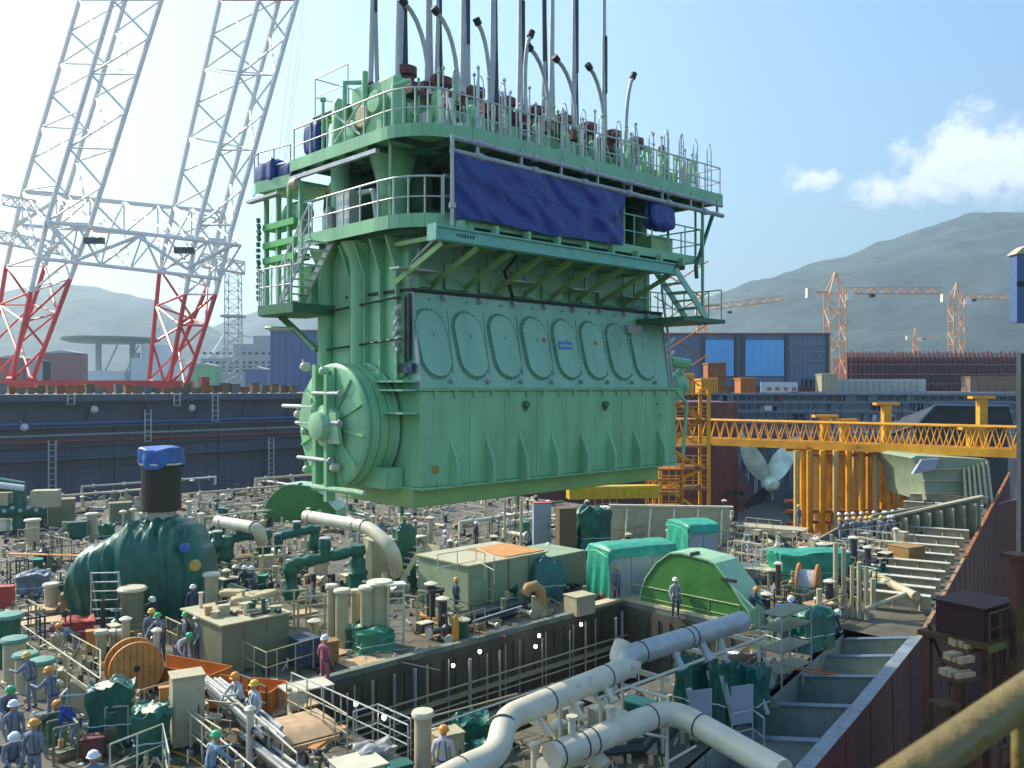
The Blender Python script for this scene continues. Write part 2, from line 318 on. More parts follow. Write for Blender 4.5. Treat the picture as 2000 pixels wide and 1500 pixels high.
# each chord: foot, knee at the colour change, top
for nm, ch4 in (('left', [((62, 745), (137, 545), (177, 437), (315, 0), 0), ((22, 745), (60, 570), (92, 433), (220, 0), 0), ((-25, 745), (12, 520), (45, 372), (155, 0), CW), ((15, 745), (88, 520), (130, 378), (245, 0), CW)]),
                ('right', [((362, 760), (421, 575), (455, 440), (580, 0), 0), ((330, 752), (362, 575), (388, 440), (505, 0), 0), ((291, 742), (312, 525), (340, 403), (430, 0), CW), ((322, 750), (405, 560), (432, 430), (545, 0), CW)])):
    q = [[ch(*c[i], c[4]) for c in ch4] for i in range(4)]
    tp = [q[2][j]+(q[3][j]-q[2][j])*1.35 for j in range(4)]
    boom = MB(); lattice(boom, q[0], q[1], 3, .38, .22, (1, 1)); lattice(boom, q[1], q[2], 2, .40, .2, (0, 0)); lattice(boom, q[2], q[3], 6, .42, .2, (0, 0))
    # painted white with a red tip
    if nm == 'right':
        e = [q[2][j]+(q[3][j]-q[2][j])*1.05 for j in range(4)]; lattice(boom, [q[3][j] for j in range(4)], e, 1, .42, .2, (1, 1)); lattice(boom, e, tp, 4, .42, .2, (1, 1))
    else: lattice(boom, q[3], tp, 4, .42, .2, (0, 0))
    boom.build('boom', [CWH, CRE], crane)
    hg = MB(); f0 = q[0]
    for j in (0, 1): hg.lathe([(.9, -.5), (.9, .5)], f0[j], 10, ax='x')
    hg.build('boom_hinge', CRE, crane)
tr = MB()
ff = lambda a, b: ch(a, b, -.6)
lattice(tr, [ff(88, 433), ff(80, 505), ch(44, 440, CW), ch(44, 375, CW)], [ff(470, 480), ff(430, 545), ch(440, 470, CW), ch(440, 415, CW)], 6, .36, .22, cross=True)
tr.tube([ff(92, 433), ff(150, 508), ff(270, 462), ff(365, 525), ff(455, 478)], .36, 6)
tr.tube([ch(30, 440, CW), ch(120, 385, CW), ch(330, 405, CW)], .36, 6)
tr.build('cross_truss', CWH, crane)
wk = MB(); lattice(wk, [ch(-30, 445, 3), ch(-30, 468, 3), ch(-30, 450, 9), ch(-30, 470, 9)], [ch(120, 475, 3), ch(120, 497, 3), ch(120, 478, 9), ch(120, 498, 9)], 7, .16, .12); lattice(wk, [ch(5, 380, 3), ch(5, 400, 3), ch(5, 384, 9), ch(5, 400, 9)], [ch(70, 392, 3), ch(70, 414, 3), ch(70, 394, 9), ch(70, 410, 9)], 4, .16, .12)
lattice(wk, [ch(395, 495, 3), ch(395, 520, 3), ch(395, 500, 9), ch(395, 522, 9)], [ch(478, 512, 3), ch(478, 534, 3), ch(478, 516, 9), ch(478, 536, 9)], 4, .16, .12)
wk.build('walkway', CWH, crane)
for a, b in ((184, 470), (360, 489)): MB().box((-1.6, -.5, -.5), (1.6, .5, .5)).build('junction_box', DK, crane, loc=ch(a, b, -1.5))
for px0, px1 in ((585, 545), (612, 560), (600, 556)):
    MB().tube([ch(px0+30, -300, 20), ch(px1, 300, 20), ch(px1-35, 600, 20)], .05, 4).build('hoist_wire', GY, crane)
bs = MB(); bs.box((-8, -2, 0), (30, 8, 1.2)); bs.build('foot_girder', CRE, crane, loc=(ch(0, 757, 0)))
# ================= far left background: vessels, rig and sheds
def far(name, label, cat, px, Y, grp=None): return thing(name, label, cat, Vector(((px-1000)/F*Y, Y, GZ+.1)), 0, grp)
def top(py, Y): return CZ-(py-HZ)/F*Y-GZ
FG = mat('far_grey_paint', (.33, .36, .38), .6); FB = mat('far_blue_paint', (.06, .12, .28), .6); FW = mat('far_white_paint', (.65, .68, .7), .5)
Y = 420.; t = far('offshore_platform', 'hazy offshore platform with a flat round helideck between the red booms', 'rig', 250, Y)
MB().lathe([(18, 0), (22, 1.2), (22, 2.2), (2, 2.3)], seg=24).build('helideck', mat('far_deck_green', (.12, .18, .14), .6), t, loc=(-8, 0, top(670, Y)))
b = MB()
for x, y_, z in ((-14, 0, 670), (0, 5, 670), (6, -4, 690), (18, 0, 700)): b.box((x-1, y_-1, 0), (x+1, y_+1, top(z, Y)))
for x in (-14, -4, 6): b.beam((x, 0, 2), (x+9, 0, top(675, Y)), .5, .5)
b.build('legs', FG, t)
b = MB().box((4, -6, 3), (24, 8, top(700, Y))).box((8, -4, top(700, Y)), (20, 6, top(675, Y))).box((-24, -4, 1), (0, 6, top(725, Y)))
b.build('accommodation_block', FW, t); MB().box((-40, -3, 0), (-6, 6, 3)).box((-42, -3, 3), (-4, 6, 4.6), 0).build('hull', FW, t)
lm = MB(); lattice(lm, [(2, 0, 5), (4, 0, 5), (4, 2, 5), (2, 2, 5)], [(14, 0, 30), (15, 0, 30), (15, 1, 30), (14, 1, 30)], 6, .3, .2); lm.build('pedestal_crane', FW, t)
Y = 300.; t = far('lattice_mast', 'thin hazy lattice mast standing left of the engine', 'mast', 452, Y); lm = MB(); h = top(535, Y); lattice(lm, [(-2.6, 0, 0), (2.6, 0, 0), (2.6, 4, 0), (-2.6, 4, 0)], [(-2.2, 0, h), (2.2, 0, h), (2.2, 4, h), (-2.2, 4, h)], 14, .16, .11, cross=True); lm.build('mast', FG, t); MB().box((-3.5, -1, h*.63), (3.5, 5, h*.65)).build('platform', FG, t)
Y = 380.; t = far('moored_ship', 'hazy white and grey ship superstructure behind the right red boom', 'ship', 480, Y)
b = MB().box((-26, 0, 0), (26, 14, top(735, Y))).box((-20, 2, top(735, Y)), (22, 12, top(700, Y))).box((-6, 2, top(700, Y)), (24, 12, top(672, Y))).box((2, 4, top(672, Y)), (14, 10, top(655, Y)))
b.build('superstructure', FG, t)
wd = MB()
for z in (708, 716, 724, 690): 
    for k in range(14): wd.box((-19+k*2.8, 1.85, top(z, Y)-.5), (-17.6+k*2.8, 1.97, top(z, Y)+.4))
wd.build('windows', DK, t)
b = MB().tube([(-20, 5, 10), (-10, 5, top(648, Y)), (6, 5, top(662, Y))], .6, 5).tube([(18, 5, 20), (18, 5, top(640, Y))], .4, 5); lattice(b, [(-24, 3, 9), (-22, 3, 9), (-22, 5, 9), (-24, 5, 9)], [(-4, 3, 24), (-3, 3, 24), (-3, 5, 24), (-4, 5, 24)], 5, .3, .2); b.build('deck_crane', FW, t)
Y = 260.; t = far('blue_module', 'big dark blue steel block on the quay left of the engine', 'steel block', 585, Y)
b = MB().box((-8.5, 0, 0), (10, 14, top(648, Y)))
for k in range(9): b.box((-8.5+k*2.1, -.3, 0), (-8.2+k*2.1, 0, top(650, Y)))
b.build('walls', FB, t); MB().box((-8.8, -.5, top(648, Y)), (10.3, 14.3, top(645, Y))).build('roof', mat('far_rust', (.2, .12, .1), .7), t)
for i, (px, wd_, hy, m) in enumerate(((395, 10, 715, mat('far_green', (.15, .4, .2))), (500, 8, 722, FB), (120, 14, 690, mat('far_maroon', (.2, .05, .06))), (75, 9, 706, FG), (20, 10, 700, mat('far_maroon', (.2, .05, .06))))):
    Y = 330.; t = far('quay_shed', ('small green shed right of the right red boom', 'low blue shed behind the quay near the engine', 'maroon steel block behind the left red boom', 'grey steel block between the left boom chords', 'maroon steel block at the left edge of the quay')[i], 'shed', px, Y, 'sheds behind the left quay'); h = top(hy, Y)
    MB().box((-wd_/2, 0, 0), (wd_/2, 6, h)).build('walls', m, t); MB().prism([(-wd_/2-.3, h), (wd_/2+.3, h), (0, h+1.2)], (0, -.3, 0), (1, 0, 0), (0, 0, 1), (0, 6.6, 0)).build('roof', FG, t)
# ================= right background
SH = mat('shed_blue_grey', (.10, .15, .24), .5, var=.12, sc=.2); LB = mat('light_blue_panel', (.12, .42, .80), .45, var=.08, sc=.1)
Y = 240.; t = far('steel_shed', 'long dark shed with two bright blue panel doors', 'shed', 1455, Y); s = Y/F
h = (735-652)*s+2; x0, x1 = (1240-1455)*s, (1618-1455)*s
b = MB().box((x0, 0, 0), (x1, 18, top(655, Y)))
for k in range(int((x1-x0)/1.2)): b.box((x0+k*1.2, -.15, 0), (x0+k*1.2+.35, 0, top(656, Y)))
b.build('walls', SH, t)
MB().box((x0-.4, -.5, top(655, Y)), (x1+.4, 18.5, top(651, Y))).build('roof', mat('shed_roof_red', (.16, .06, .07), .6), t)
for a, c in ((1377, 1432), (1455, 1530)):
    d = MB().box(((a-1455)*s, -.55, top(735, Y)), ((c-1455)*s, -.2, top(665, Y)))
    for k in range(1, 5): d.box(((a+(c-a)*k/5-1455)*s-.06, -.62, top(735, Y)), ((a+(c-a)*k/5-1455)*s+.06, -.55, top(665, Y)))
    d.build('door', LB, t)
for a in (1372, 1437, 1450, 1535, 1616): MB().box(((a-1455)*s-.35, -.7, 0), ((a-1455)*s+.35, -.2, top(654, Y))).build('frame_post', DK, t)
for z in (675, 690, 707): MB().box(((1540-1455)*s, -.35, top(z, Y)), ((1614-1455)*s, -.15, top(z, Y)+.5)).build('wall_band', BX, t)
MB().box((x0, -1.2, .2), (x1, -.8, 1.6)).build('plinth', MA, t)
def tower_crane(label, px, Y, ypk, yj, ybase, xl, xr, wm=2.6, tilt=0, col=None):
    col = col or mat('crane_beige_paint', (.66, .34, .15), .55, dirt=.2, dcol=(.4, .15, .08)); s = Y/F
    t = far('tower_crane', label, 'crane', px, Y, 'tower cranes at the far quay'); zj = top(yj, Y); zp = top(ypk, Y); a = wm/2
    m = MB(); lattice(m, [(-a, 0, 0), (a, 0, 0), (a, wm, 0), (-a, wm, 0)], [(-a, 0, zj), (a, 0, zj), (a, wm, zj), (-a, wm, zj)], max(6, int(zj/wm)), .2, .14, cross=True); m.build('mast', col, t)
    m = MB(); L_ = (xr-px)*s; hh = 1.9; tl = tilt*L_
    lattice(m, [(a, a, zj), (a, a+1.6, zj), (a, a+.8, zj+hh)], [(L_, a, zj+tl), (L_, a+1.6, zj+tl), (L_, a+.8, zj+tl+hh)], max(6, int(L_/2.4)), .15, .1, faces=(0, 1, 2)); m.build('jib', col, t)
    m = MB(); l_ = (px-xl)*s; m.box((-l_, a-.6, zj), (-a, a+.6, zj+.6)); m.build('counter_jib', col, t)
    MB().box((-l_-1.5, a-1, zj-1.4), (-l_+1.2, a+1, zj+1.6)).build('counterweight', mat('counterweight_concrete', (.62, .6, .5), .7), t)
    m = MB()
    for q in ((-a, 0), (a, 0), (a, wm), (-a, wm)): m.tube([(q[0], q[1], zj), (0, a, zp)], .22, 5)
    m.build('tower_head', col, t)
    MB().tube([(0, a, zp), (L_*.6, a+.8, zj+hh+tl*.6)], .06, 4).tube([(0, a, zp), (-l_, a, zj+.6)], .06, 4).build('tie_rod', col, t)
    MB().box((a+.1, -.8, zj-2.4), (a+2, 1.2, zj-.1)).build('cab', FW, t)
    MB().box((L_*.35-.7, a, zj-1.1), (L_*.35+.7, a+1.6, zj-.2)).build('trolley', BK, t)
tower_crane('largest beige tower crane, its jib reaching right in front of the mountain', 1637, 270, 530, 572, 735, 1590, 1850, 5.0)
tower_crane('second beige tower crane with a white pointed head, farther right', 1874, 330, 552, 582, 700, 1852, 1975, 4.2, -.02)
tower_crane('tiny distant tower crane low between the two big ones', 1790, 620, 640, 660, 700, 1776, 1840, 3.0)
tower_crane('tower crane with a rising pink jib just right of the engine stairs', 1372, 330, 570, 606, 740, 1368, 1532, 3.2, .12)
# maroon stack of frames
Y = 280.; t = far('frame_stack', 'long row of maroon steel frames stacked below the tower cranes', 'steel frames', 1820, Y); s = Y/F; b = MB(); zt = top(690, Y); x0 = (1655-1820)*s; x1 = (2060-1820)*s
b.box((x0, 3, 0), (x1, 12, zt*.9)); n = 46
for k in range(n+1):
    x = x0+(x1-x0)*k/n; b.box((x-.13, 0, 0), (x+.13, .4, zt+.9*R.random())); b.box((x-.13, 1.6, 0), (x+.13, 3, zt+.6*R.random()))
b.build('uprights', MA, t); b = MB()
for z in (.2, .45, .7, .95): b.box((x0, -.1, zt*z-.2), (x1, .0, zt*z+.1))
b.build('cross_beams', mat('dusty_maroon', (.22, .08, .10), .6), t)
Y = 240.; t = far('pale_block', 'pale grey ribbed ship block lying under the maroon frames', 'ship block', 1690, Y); s = Y/F; b = MB().box((-125*s, 0, 0), (118*s, 10, top(741, Y))); b.build('shell', mat('pale_steel', (.42, .44, .40), .6, dirt=.3, sc=.4), t)
b = MB()
for k in range(16): b.box((-80*s+k*12*s, -.4, .2), (-77*s+k*12*s, 0, top(745, Y)))
b.build('stiffeners', FG, t)
Y = 225.; t = far('site_sign', 'long white sign board beside the blue panel shed', 'sign', 1522, Y); s = Y/F; MB().box((-36*s, 0, 0), (36*s, .3, top(747, Y))).build('board', WH, t)
b = MB()
for k in range(12): b.box((-20+k*2.1+.2*R.random()-9*s*0, -.06, .45), (-20+k*2.1+1.2, -.01, 1.3)) if -36*s < -20+k*2.1 < 30*s else None
b.build('lettering', mat('sign_red_mark', (.4, .12, .12)), t) if b.v else None
# brown far ship block and quay clutter at right
for i, (px, w_, h0, Y, m, lb) in enumerate(((1945, 100, 738, 250, mat('far_brown', (.2, .12, .08), .7), 'long brown block behind the bridge at the right edge'), (1400, 34, 712, 200, YR, 'rusty frame block in front of the left blue door'), (1340, 28, 735, 160, YE, 'yellow machinery right of the engine on the quay'), (1460, 26, 742, 180, OR, 'orange steel box on the quay before the blue doors'), (1620, 30, 733, 228, CR, 'pale cabin at the foot of the big tower crane'), (1385, 30, 744, 150, YE, 'yellow guard rail block on the quay right of the engine'))):
    t = far('quay_block', lb, 'steel block', px, Y, 'steel blocks on the far quay'); s = Y/F; h = top(h0, Y); b = MB().box((-w_/2*s, 0, 0), (w_/2*s, 5, h))
    for k in range(7): b.box((-w_/2*s+k*w_*s/6-.12, -.25, 0), (-w_/2*s+k*w_*s/6+.12, 0, h+.5))
    b.build('body', m, t)
    MB().box((-w_/2*s-.2, -.3, h), (w_/2*s+.2, 5.2, h+.3)).build('top_frame', m, t)
# blue grey steel structure hanging on the dock end wall, dark sheds in front
def at(px, py, Y): return P(px, py, Y)
t = thing('steel_platform', 'blue grey steel staging along the far dock wall behind the yellow bridge', 'staging', at(1660, 840, 150)); s = 150/F; b = MB(); Tl = t.location
for k in range(36):
    x = (1390-1660+k*17)*s; b.tube([(x, 0, -12), (x, 0, 66*s)], .12, 5); b.tube([(x, 0, (k % 3)*14*s), (x+17*s, 0, ((k % 3)*14+25)*s)], .09, 4); b.tube([(x, 4, -12), (x, 4, 60*s)], .12, 5)
b.build('posts', BX, t); b = MB()
for z in (68, 52, 34, 12, -10): b.box((-275*s, -.4, z*s), (325*s, 5, z*s+.35))
b.build('decks', BX, t); b = MB()
for k in range(30):
    x = R.uniform(-260, 300)*s; z = R.choice([12, 34, 52])*s+.35; b.box((x, 0, z), (x+R.uniform(.5, 2.2), 2, z+R.uniform(.5, 1.4)), R.choice([0, 0, 1, 2]))
b.build('stored_goods', [BX, MA, FW], t)
t = thing('dark_shed', 'black sloped roof behind the right part of the yellow bridge', 'shed', at(1885, 830, 110)); s = 110/F
MB().prism([(-95*s, 0), (-60*s, 38*s), (85*s, 36*s), (95*s, 0)], (0, 0, 0), (1, 0, 0), (0, .02, 1), (0, 9, -1.8)).build('roof', BK, t); MB().box((-90*s, 1, -18), (92*s, 12, 0)).build('walls', DK, t)
MB().tube([(-95*s, -.2, .1), (-60*s, -.1, 39*s), (85*s, -.1, 37*s)], .18, 5).build('roof_edge', BX, t)
# ================= second ship: maroon stern with propeller
t = thing('neighbouring_ship', 'maroon stern of another ship seen under the yellow bridge', 'ship', at(1400, 1010, 118)); t.location.z = 2; s = 118/F; Tl = t.location
def q(px, py, Y): return P(px, py, Y)-Tl
def hull2(a, b):
    py = 862+b*260; e = 1440 if py < 900 else 1440+(py-900)*.55 if py < 955 else 1470+(py-955)*.3 if py < 985 else 1479-(py-985)*2.2
    px = 1100+(e-1100)*a; return q(px, py, 118+26*(1-math.cos(a*math.pi/2))-20*0+ (1-a)*2)
hb = MB().grid(hull2, 24, 24); 
hb.build('stern_shell', HU, t, sharp=80)
MB().box((-26, 3.0, -2), (3.5, 24, 26)).build('hull', HU, t)
b = MB()
for k in range(3): b.lathe([(.35, -.3), (.35, .3)], q(1422+k*13, 963, 117.0+k*1.0), 10, ax='y')
b.build('sea_chest_opening', BK, t)
t = thing('ship_propeller', 'large bronze green propeller behind the maroon stern', 'propeller', at(1505, 945, 117)); BR = mat('propeller_bronze', (.50, .66, .56), .4, metal=.2, var=.35, sc=.5)
MB().lathe([(.5, -1.5), (1.0, -.8), (1.1, .6), (.7, 1.4)], seg=16, ax='y').build('hub', BR, t)
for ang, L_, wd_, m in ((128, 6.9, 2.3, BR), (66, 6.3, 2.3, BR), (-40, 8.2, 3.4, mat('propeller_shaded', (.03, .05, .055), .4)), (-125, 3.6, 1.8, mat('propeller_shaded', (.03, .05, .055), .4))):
    a = math.radians(ang); er = Vector((math.cos(a), 0, math.sin(a))); et = Vector((-math.sin(a), 0, math.cos(a)))
    def bl(i, j, er=er, et=et, L_=L_, wd_=wd_):
        r_ = .8+L_*j; wv = wd_*(math.sin(min(1, j*1.05+.12)*math.pi*.93))**.6*1.0; x = (i-.5)*wv; return er*r_+et*(x-.9*j*j*(1))+Vector((0, x*(.9-.6*j), 0))
    bm_ = MB().grid(bl, 8, 14).grid(lambda i, j: bl(i, j)+Vector((0, .16, 0)), 8, 14); bm_.build('blade', m, t, sharp=80)
# ================= yellow bridge, its support posts and stair tower
A_ = P(1300, 855, 96); B2 = P(2060, 890, 74); A_.z = B2.z = (P(1385, 857, 95).z+P(1990, 887, 75).z)/2
t = thing('gantry_bridge', 'yellow lattice footbridge crossing the dock in front of the far quay', 'bridge', A_); d = B2-A_; Lb = d.length; az = math.atan2(d.y, d.x); t.rotation_euler.z = az
for y_ in (0, 2.2):
    MB().box((0, y_-.3, -.45), (Lb, y_+.3, .28)).build('girder', YE, t)
    b = MB(); n = 34
    b.tube([(0, y_, 2.15), (Lb, y_, 2.15)], .11, 6)
    for k in range(n): b.tube([(Lb*k/n, y_, .28), (Lb*(k+.5)/n, y_, 2.15), (Lb*(k+1)/n, y_, .28)], .075, 5)
    b.build('truss', YE, t)
MB().box((0, .3, .05), (Lb, 1.9, .12)).build('walkway', YR, t)
t = thing('post_cluster', 'cluster of tall yellow tubular posts standing under the footbridge', 'support frame', P(1665, 1030, 88)); t.location.z = 0; Tl = t.location
for k, px in enumerate((1556, 1568, 1581, 1594, 1606, 1619, 1632, 1645, 1657, 1670, 1683, 1697, 1710, 1724, 1737, 1750, 1764)):
    for Yp in ((84, 91) if k % 2 == 0 else (87,)):
        b_ = P(px, 880, Yp)-Tl; MB().tube([(b_.x, b_.y, 0), (b_.x, b_.y, b_.z)], .30, 8).build('post', YE if k % 3 else mat('pale_yellow_paint', (.62, .40, .12), .5, dirt=.2), t)
b = MB()
for zz in (880, 985, 1005, 1030): b.box((-5.6, -4, 30-(zz-757)/F*88-.3), (5.4, -3.6, 30-(zz-757)/F*88)); b.box((-5.6, 3.2, 30-(zz-757)/F*88-.3), (5.4, 3.6, 30-(zz-757)/F*88))
for k in range(14): x = -5.4+k*.8; z = 17; b.tube([(x, -4, z-5), (x+1.2, -4, z+1.2)], .09, 5); b.tube([(x+1.2, -4, z-5), (x, -4, z)], .09, 5)
b.build('bracing', YR, t)
for px, py, h in ((1640, 830, 3), (1680, 838, 3), (1765, 825, 4), (1960, 822, 4.5), (1940, 835, 2)):
    c = P(px, py+20, 86); tt = thing('jacking_post', {1640: 'yellow cross topped post rising above the footbridge, leftmost', 1680: 'second yellow post rising above the footbridge', 1765: 'tall yellow capped post rising above the middle of the footbridge', 1960: 'yellow post head above the footbridge at the right edge', 1940: 'short pale yellow post left of the right edge post'}[px], 'post', c+Vector((0, 4, -2)), 0, 'yellow posts rising above the footbridge')
    MB().box((-.4, -.4, 0), (.4, .4, h+.6)).build('shaft', YE, tt); MB().box((-1.2, -.5, h+.6), (1.2, .5, h+.85)).build('cap', YE, tt)
t = thing('stair_tower', 'yellow steel stair tower between the engine and the maroon stern', 'stair tower', P(1338, 1000, 68)); t.location.z = 4; s = 68/F; Tz = t.location.z
def zt(py): return CZ-(py-HZ)*s-Tz
for x in (-1.9, 1.8):
    for y_ in (0, 3): MB().box((x-.13, y_-.13, 0), (x+.13, y_+.13, zt(760))).build('corner_post', YE, t)
for i, (pa, pb) in enumerate(((1000, 955), (955, 915), (915, 872), (872, 820), (820, 770))):
    z0, z1 = zt(pa), zt(pb); MB().box((-2.0, -.1, z1-.1), (1.9, 3.1, z1)).build('landing', YR, t); b = MB()
    sgn = 1 if i % 2 else -1; xa, xb = -1.3*sgn, 1.3*sgn
    for y_ in (.2, 1.1): b.beam((xa, y_, z0), (xb, y_, z1), .05, .2)
    for k in range(6): f = (k+.5)/6; b.box((xa+(xb-xa)*f-.13, .2, z0+(z1-z0)*f-.02), (xa+(xb-xa)*f+.13, 1.1, z0+(z1-z0)*f+.02))
    b.build('stair_flight', YE, t); rail_parts(t, [(-2, -.1, z1), (1.9, -.1, z1)], 1.0, .7, .04, 3, YE)
b = MB()
for k in range(10): z = zt(1120)+k*2.4; b.tube([(-1.9, 0, z), (1.8, 0, z+2.4)], .05, 4); b.tube([(1.8, 3, z), (-1.9, 3, z+2.4)], .05, 4)
b.build('bracing', YR, t)
t = thing('stair_tower', 'lower rust brown scaffold stair close under the right end of the engine', 'stair tower', P(1298, 1000, 62)); t.location.z = 4; s = 62/F; Tz = t.location.z
for x in (-1.2, 1.2): MB().box((x-.1, 0, 0), (x+.1, .2, zt(905))).build('corner_post', YR, t)
for k, py in enumerate((990, 965, 940, 918)): MB().box((-1.2, -.4, zt(py)), (1.2, 1, zt(py)+.1)).build('landing', YR, t); rail_parts(t, [(-1.2, -.4, zt(py)), (1.2, -.4, zt(py))], .9, .5, .035, 2, YE)
# yellow duct lying behind the engine
t = thing('yellow_girder', 'long yellow girder lying behind the engine bottom edge', 'girder', P(1200, 974, 60), .15); s = 60/F
MB().box((-90*s, 0, 0), (92*s, 1, 24*s)).build('web', mat('bright_yellow_paint', (.55, .38, .02), .5, dirt=.3), t); b = MB()
for k in range(12): b.box((-85*s+k*15*s, -.12, .1), (-83*s+k*15*s, 0, 22*s))
b.build('stiffeners', mat('bright_yellow_paint', (.55, .38, .02)), t)
# right edge: blue box on grey column, near railing
t = thing('crane_column', 'grey column with a dark blue cabin at the right edge', 'column', P(1999, 1000, 40)); t.location.z = 0; s = 40/F
MB().box((-.12, 0, 0), (3, .35, 30-(690-757)*s)).build('column', DK, t)
MB().box((-.36, -.12, 30-(630-757)*s), (3, .45, 30-(497-757)*s)).build('cabin', mat('cabin_blue', (.06, .11, .24), .4), t)
MB().box((-.38, -.15, 30-(560-757)*s), (3, -.122, 30-(550-757)*s)).build('cabin_seam', BK, t)
MB().prism([(-.5, 0), (-.3, .2), (0, .4), (3, .6), (3, .15), (-.3, 0)], (.05, -.2, 30-(497-757)*s), (1, 0, 0), (0, 0, 1), (0, .8, 0)).build('roof', CR, t)
t = thing('handrail', 'blurred close yellow handrail crossing the bottom right corner', 'railing', (0, 0, 28.5))
a = P(1775, 1515, 1.30); b_ = P(2060, 1318, 1.5); dd = (b_-a); MB().tube([a-dd*1.5-t.location, b_+dd*2-t.location], .031, 20).build('rail', mat('shaded_yellow_paint', (.17, .125, .035), .4, dirt=.2, sc=8), t)  # yellow rail colour darkened to stand for shade
MB().tube([P(1990, 1345, 1.5)-t.location, P(1990, 1345, 1.5)-t.location-Vector((0, 0, 1))], .012, 12).build('post', mat('shaded_yellow_paint', (.24, .17, .04)), t)
# ================= the ship engine hanging over the deck (local axes: x along it, y into it, z up from its base; z=0 at camera height is ZO)
ZO = 3.45
eng = thing('ship_engine', 'huge green ship engine hanging on slings above the open hull', 'engine', (-2.6, 25, CZ-ZO), ROT)
O3 = (0, 0, ZO)
def EP(px, py, y=None, x=None):
    """engine coordinates (z from camera height) of a picture point lying on the plane y=.. or x=.."""
    k = (px-1000)/F
    if y is not None:
        a0 = -2.6-.6932*y; b0 = 25+.7208*y; t = (k*b0-a0)/(.7208-k*.6932); Y = b0+.6932*t; return Vector((t, y, (HZ-py)/F*Y))
    a0 = -2.6+.7208*x; b0 = 25+.6932*x; t = (k*b0-a0)/(-.6932-k*.7208); Y = b0+.7208*t; return Vector((x, t, (HZ-py)/F*Y))
def eb(mb, name, m, parent=None, **k): return mb.build(name, m, parent or eng, off=O3, **k)
# oil pan
eb(MB().box((0, .35, -3.45), (11.6, 4.1, -2.88)), 'oil_pan', GO, bevel=.05)
# bedplate with flanges
b = MB().box((0.05, 0, -2.84), (12.2, 4.3, -.10))
b.box((0.0, -.09, -2.92), (12.3, 4.4, -2.842)); b.box((0.0, -.10, -.098), (12.3, 4.4, -.03))
bed = eb(b, 'bedplate', G, bevel=.025)
for k in range(8):
    x = 1.15+k*1.42; b = MB(); pr = [(0, -1.35)]+[(-.34*math.sin(i/8*math.pi/2)**2.2, -1.35-1.0*i/8) for i in range(1, 9)]+[(-.34, -2.84), (0, -2.84)]
    b.prism(pr, (x-.05, 0, 0), (0, 1, 0), (0, 0, 1), (.10, 0, 0)); b.prism([(0, 0), (.42, 0), (.0, .0)] if 0 else [(0, -1.9), (.38, -2.55), (.42, -2.84), (0, -2.84)], (x+.05, -.02, 0), (1, 0, 0), (0, 0, 1), (0, .03, 0))
    eb(b, 'bedplate_rib', G, bevel=.02)
for k in range(7): eb(MB().box((1.85+k*1.42, -.012, -2.84), (1.88+k*1.42, 0, -.1)), 'weld_seam', G)
eb(MB().box((.05, -.012, -1.42), (12.2, 0, -1.40)), 'weld_seam', G)
for k in range(16): eb(MB().box((.5+k*.74, -.06, -.28), (.62+k*.74, 0, -.10)), 'flange_gusset', G)
for px in (1025, 1180): c = EP(px, 790, y=0); eb(MB().lathe([(.09, -.16), (.12, -.12), (.12, 0)], c, 10, ax='y').box((c.x-.05, -.1, c.z-.2), (c.x+.05, -.01, c.z)), 'lifting_lug', GD)
for k, (px, py) in enumerate(((850, 917), (1283, 790), (1287, 812))): c = EP(px, py, y=0); eb(MB().lathe([(.13 if k == 0 else .05, -.03), (.13 if k == 0 else .05, 0)], c, 14, ax='y'), 'cover_plate', mat('brass_tag', (.35, .25, .05), .5))
# crankcase frame with inspection doors on its sloping side
def sl(x, t, d=0):   # point on the sloping panel; t 0 bottom..1 top, d outward
    return Vector((x, .06+.42*t-d, .0+2.76*t))
b = MB().prism([(.06, -.03), (.48, 2.76), (3.6, 2.76), (4.2, -.03)], (.08, 0, 0), (0, 1, 0), (0, 0, 1), (11.8, 0, 0))
frame_ = eb(b, 'crankcase_frame', G2, bevel=.02)
eb(MB().box((-.04, .38, 2.765), (11.9, 3.7, 2.85)), 'frame_gasket', BK)
b = MB()
for xx in (.05, 11.86): b.prism([(.0, -.03), (.43, 2.76), (.55, 2.76), (.12, -.03)], (xx, 0, 0), (0, 1, 0), (0, 0, 1), (.05, 0, 0))
eb(b, 'panel_edge', GY)
doors = [EP(px, py, y=.25).x for px, py in ((845, 672), (918, 672), (985, 678), (1047, 680), (1105, 685), (1158, 690), (1207, 690), (1253, 692))]
def stad(wd, h, n=10): return [(x-.13*z, z) for x, z in [(math.cos(a)*wd/2, (h-wd)/2+math.sin(a)*wd/2) for a in [math.pi*i/n for i in range(n+1)]]+[(-math.cos(a)*wd/2, -(h-wd)/2-math.sin(a)*wd/2) for a in [math.pi*i/n for i in range(n+1)]]]
ez = Vector((0, .42, 2.76)).normalized(); en = Vector((0, -2.76, .42)).normalized()
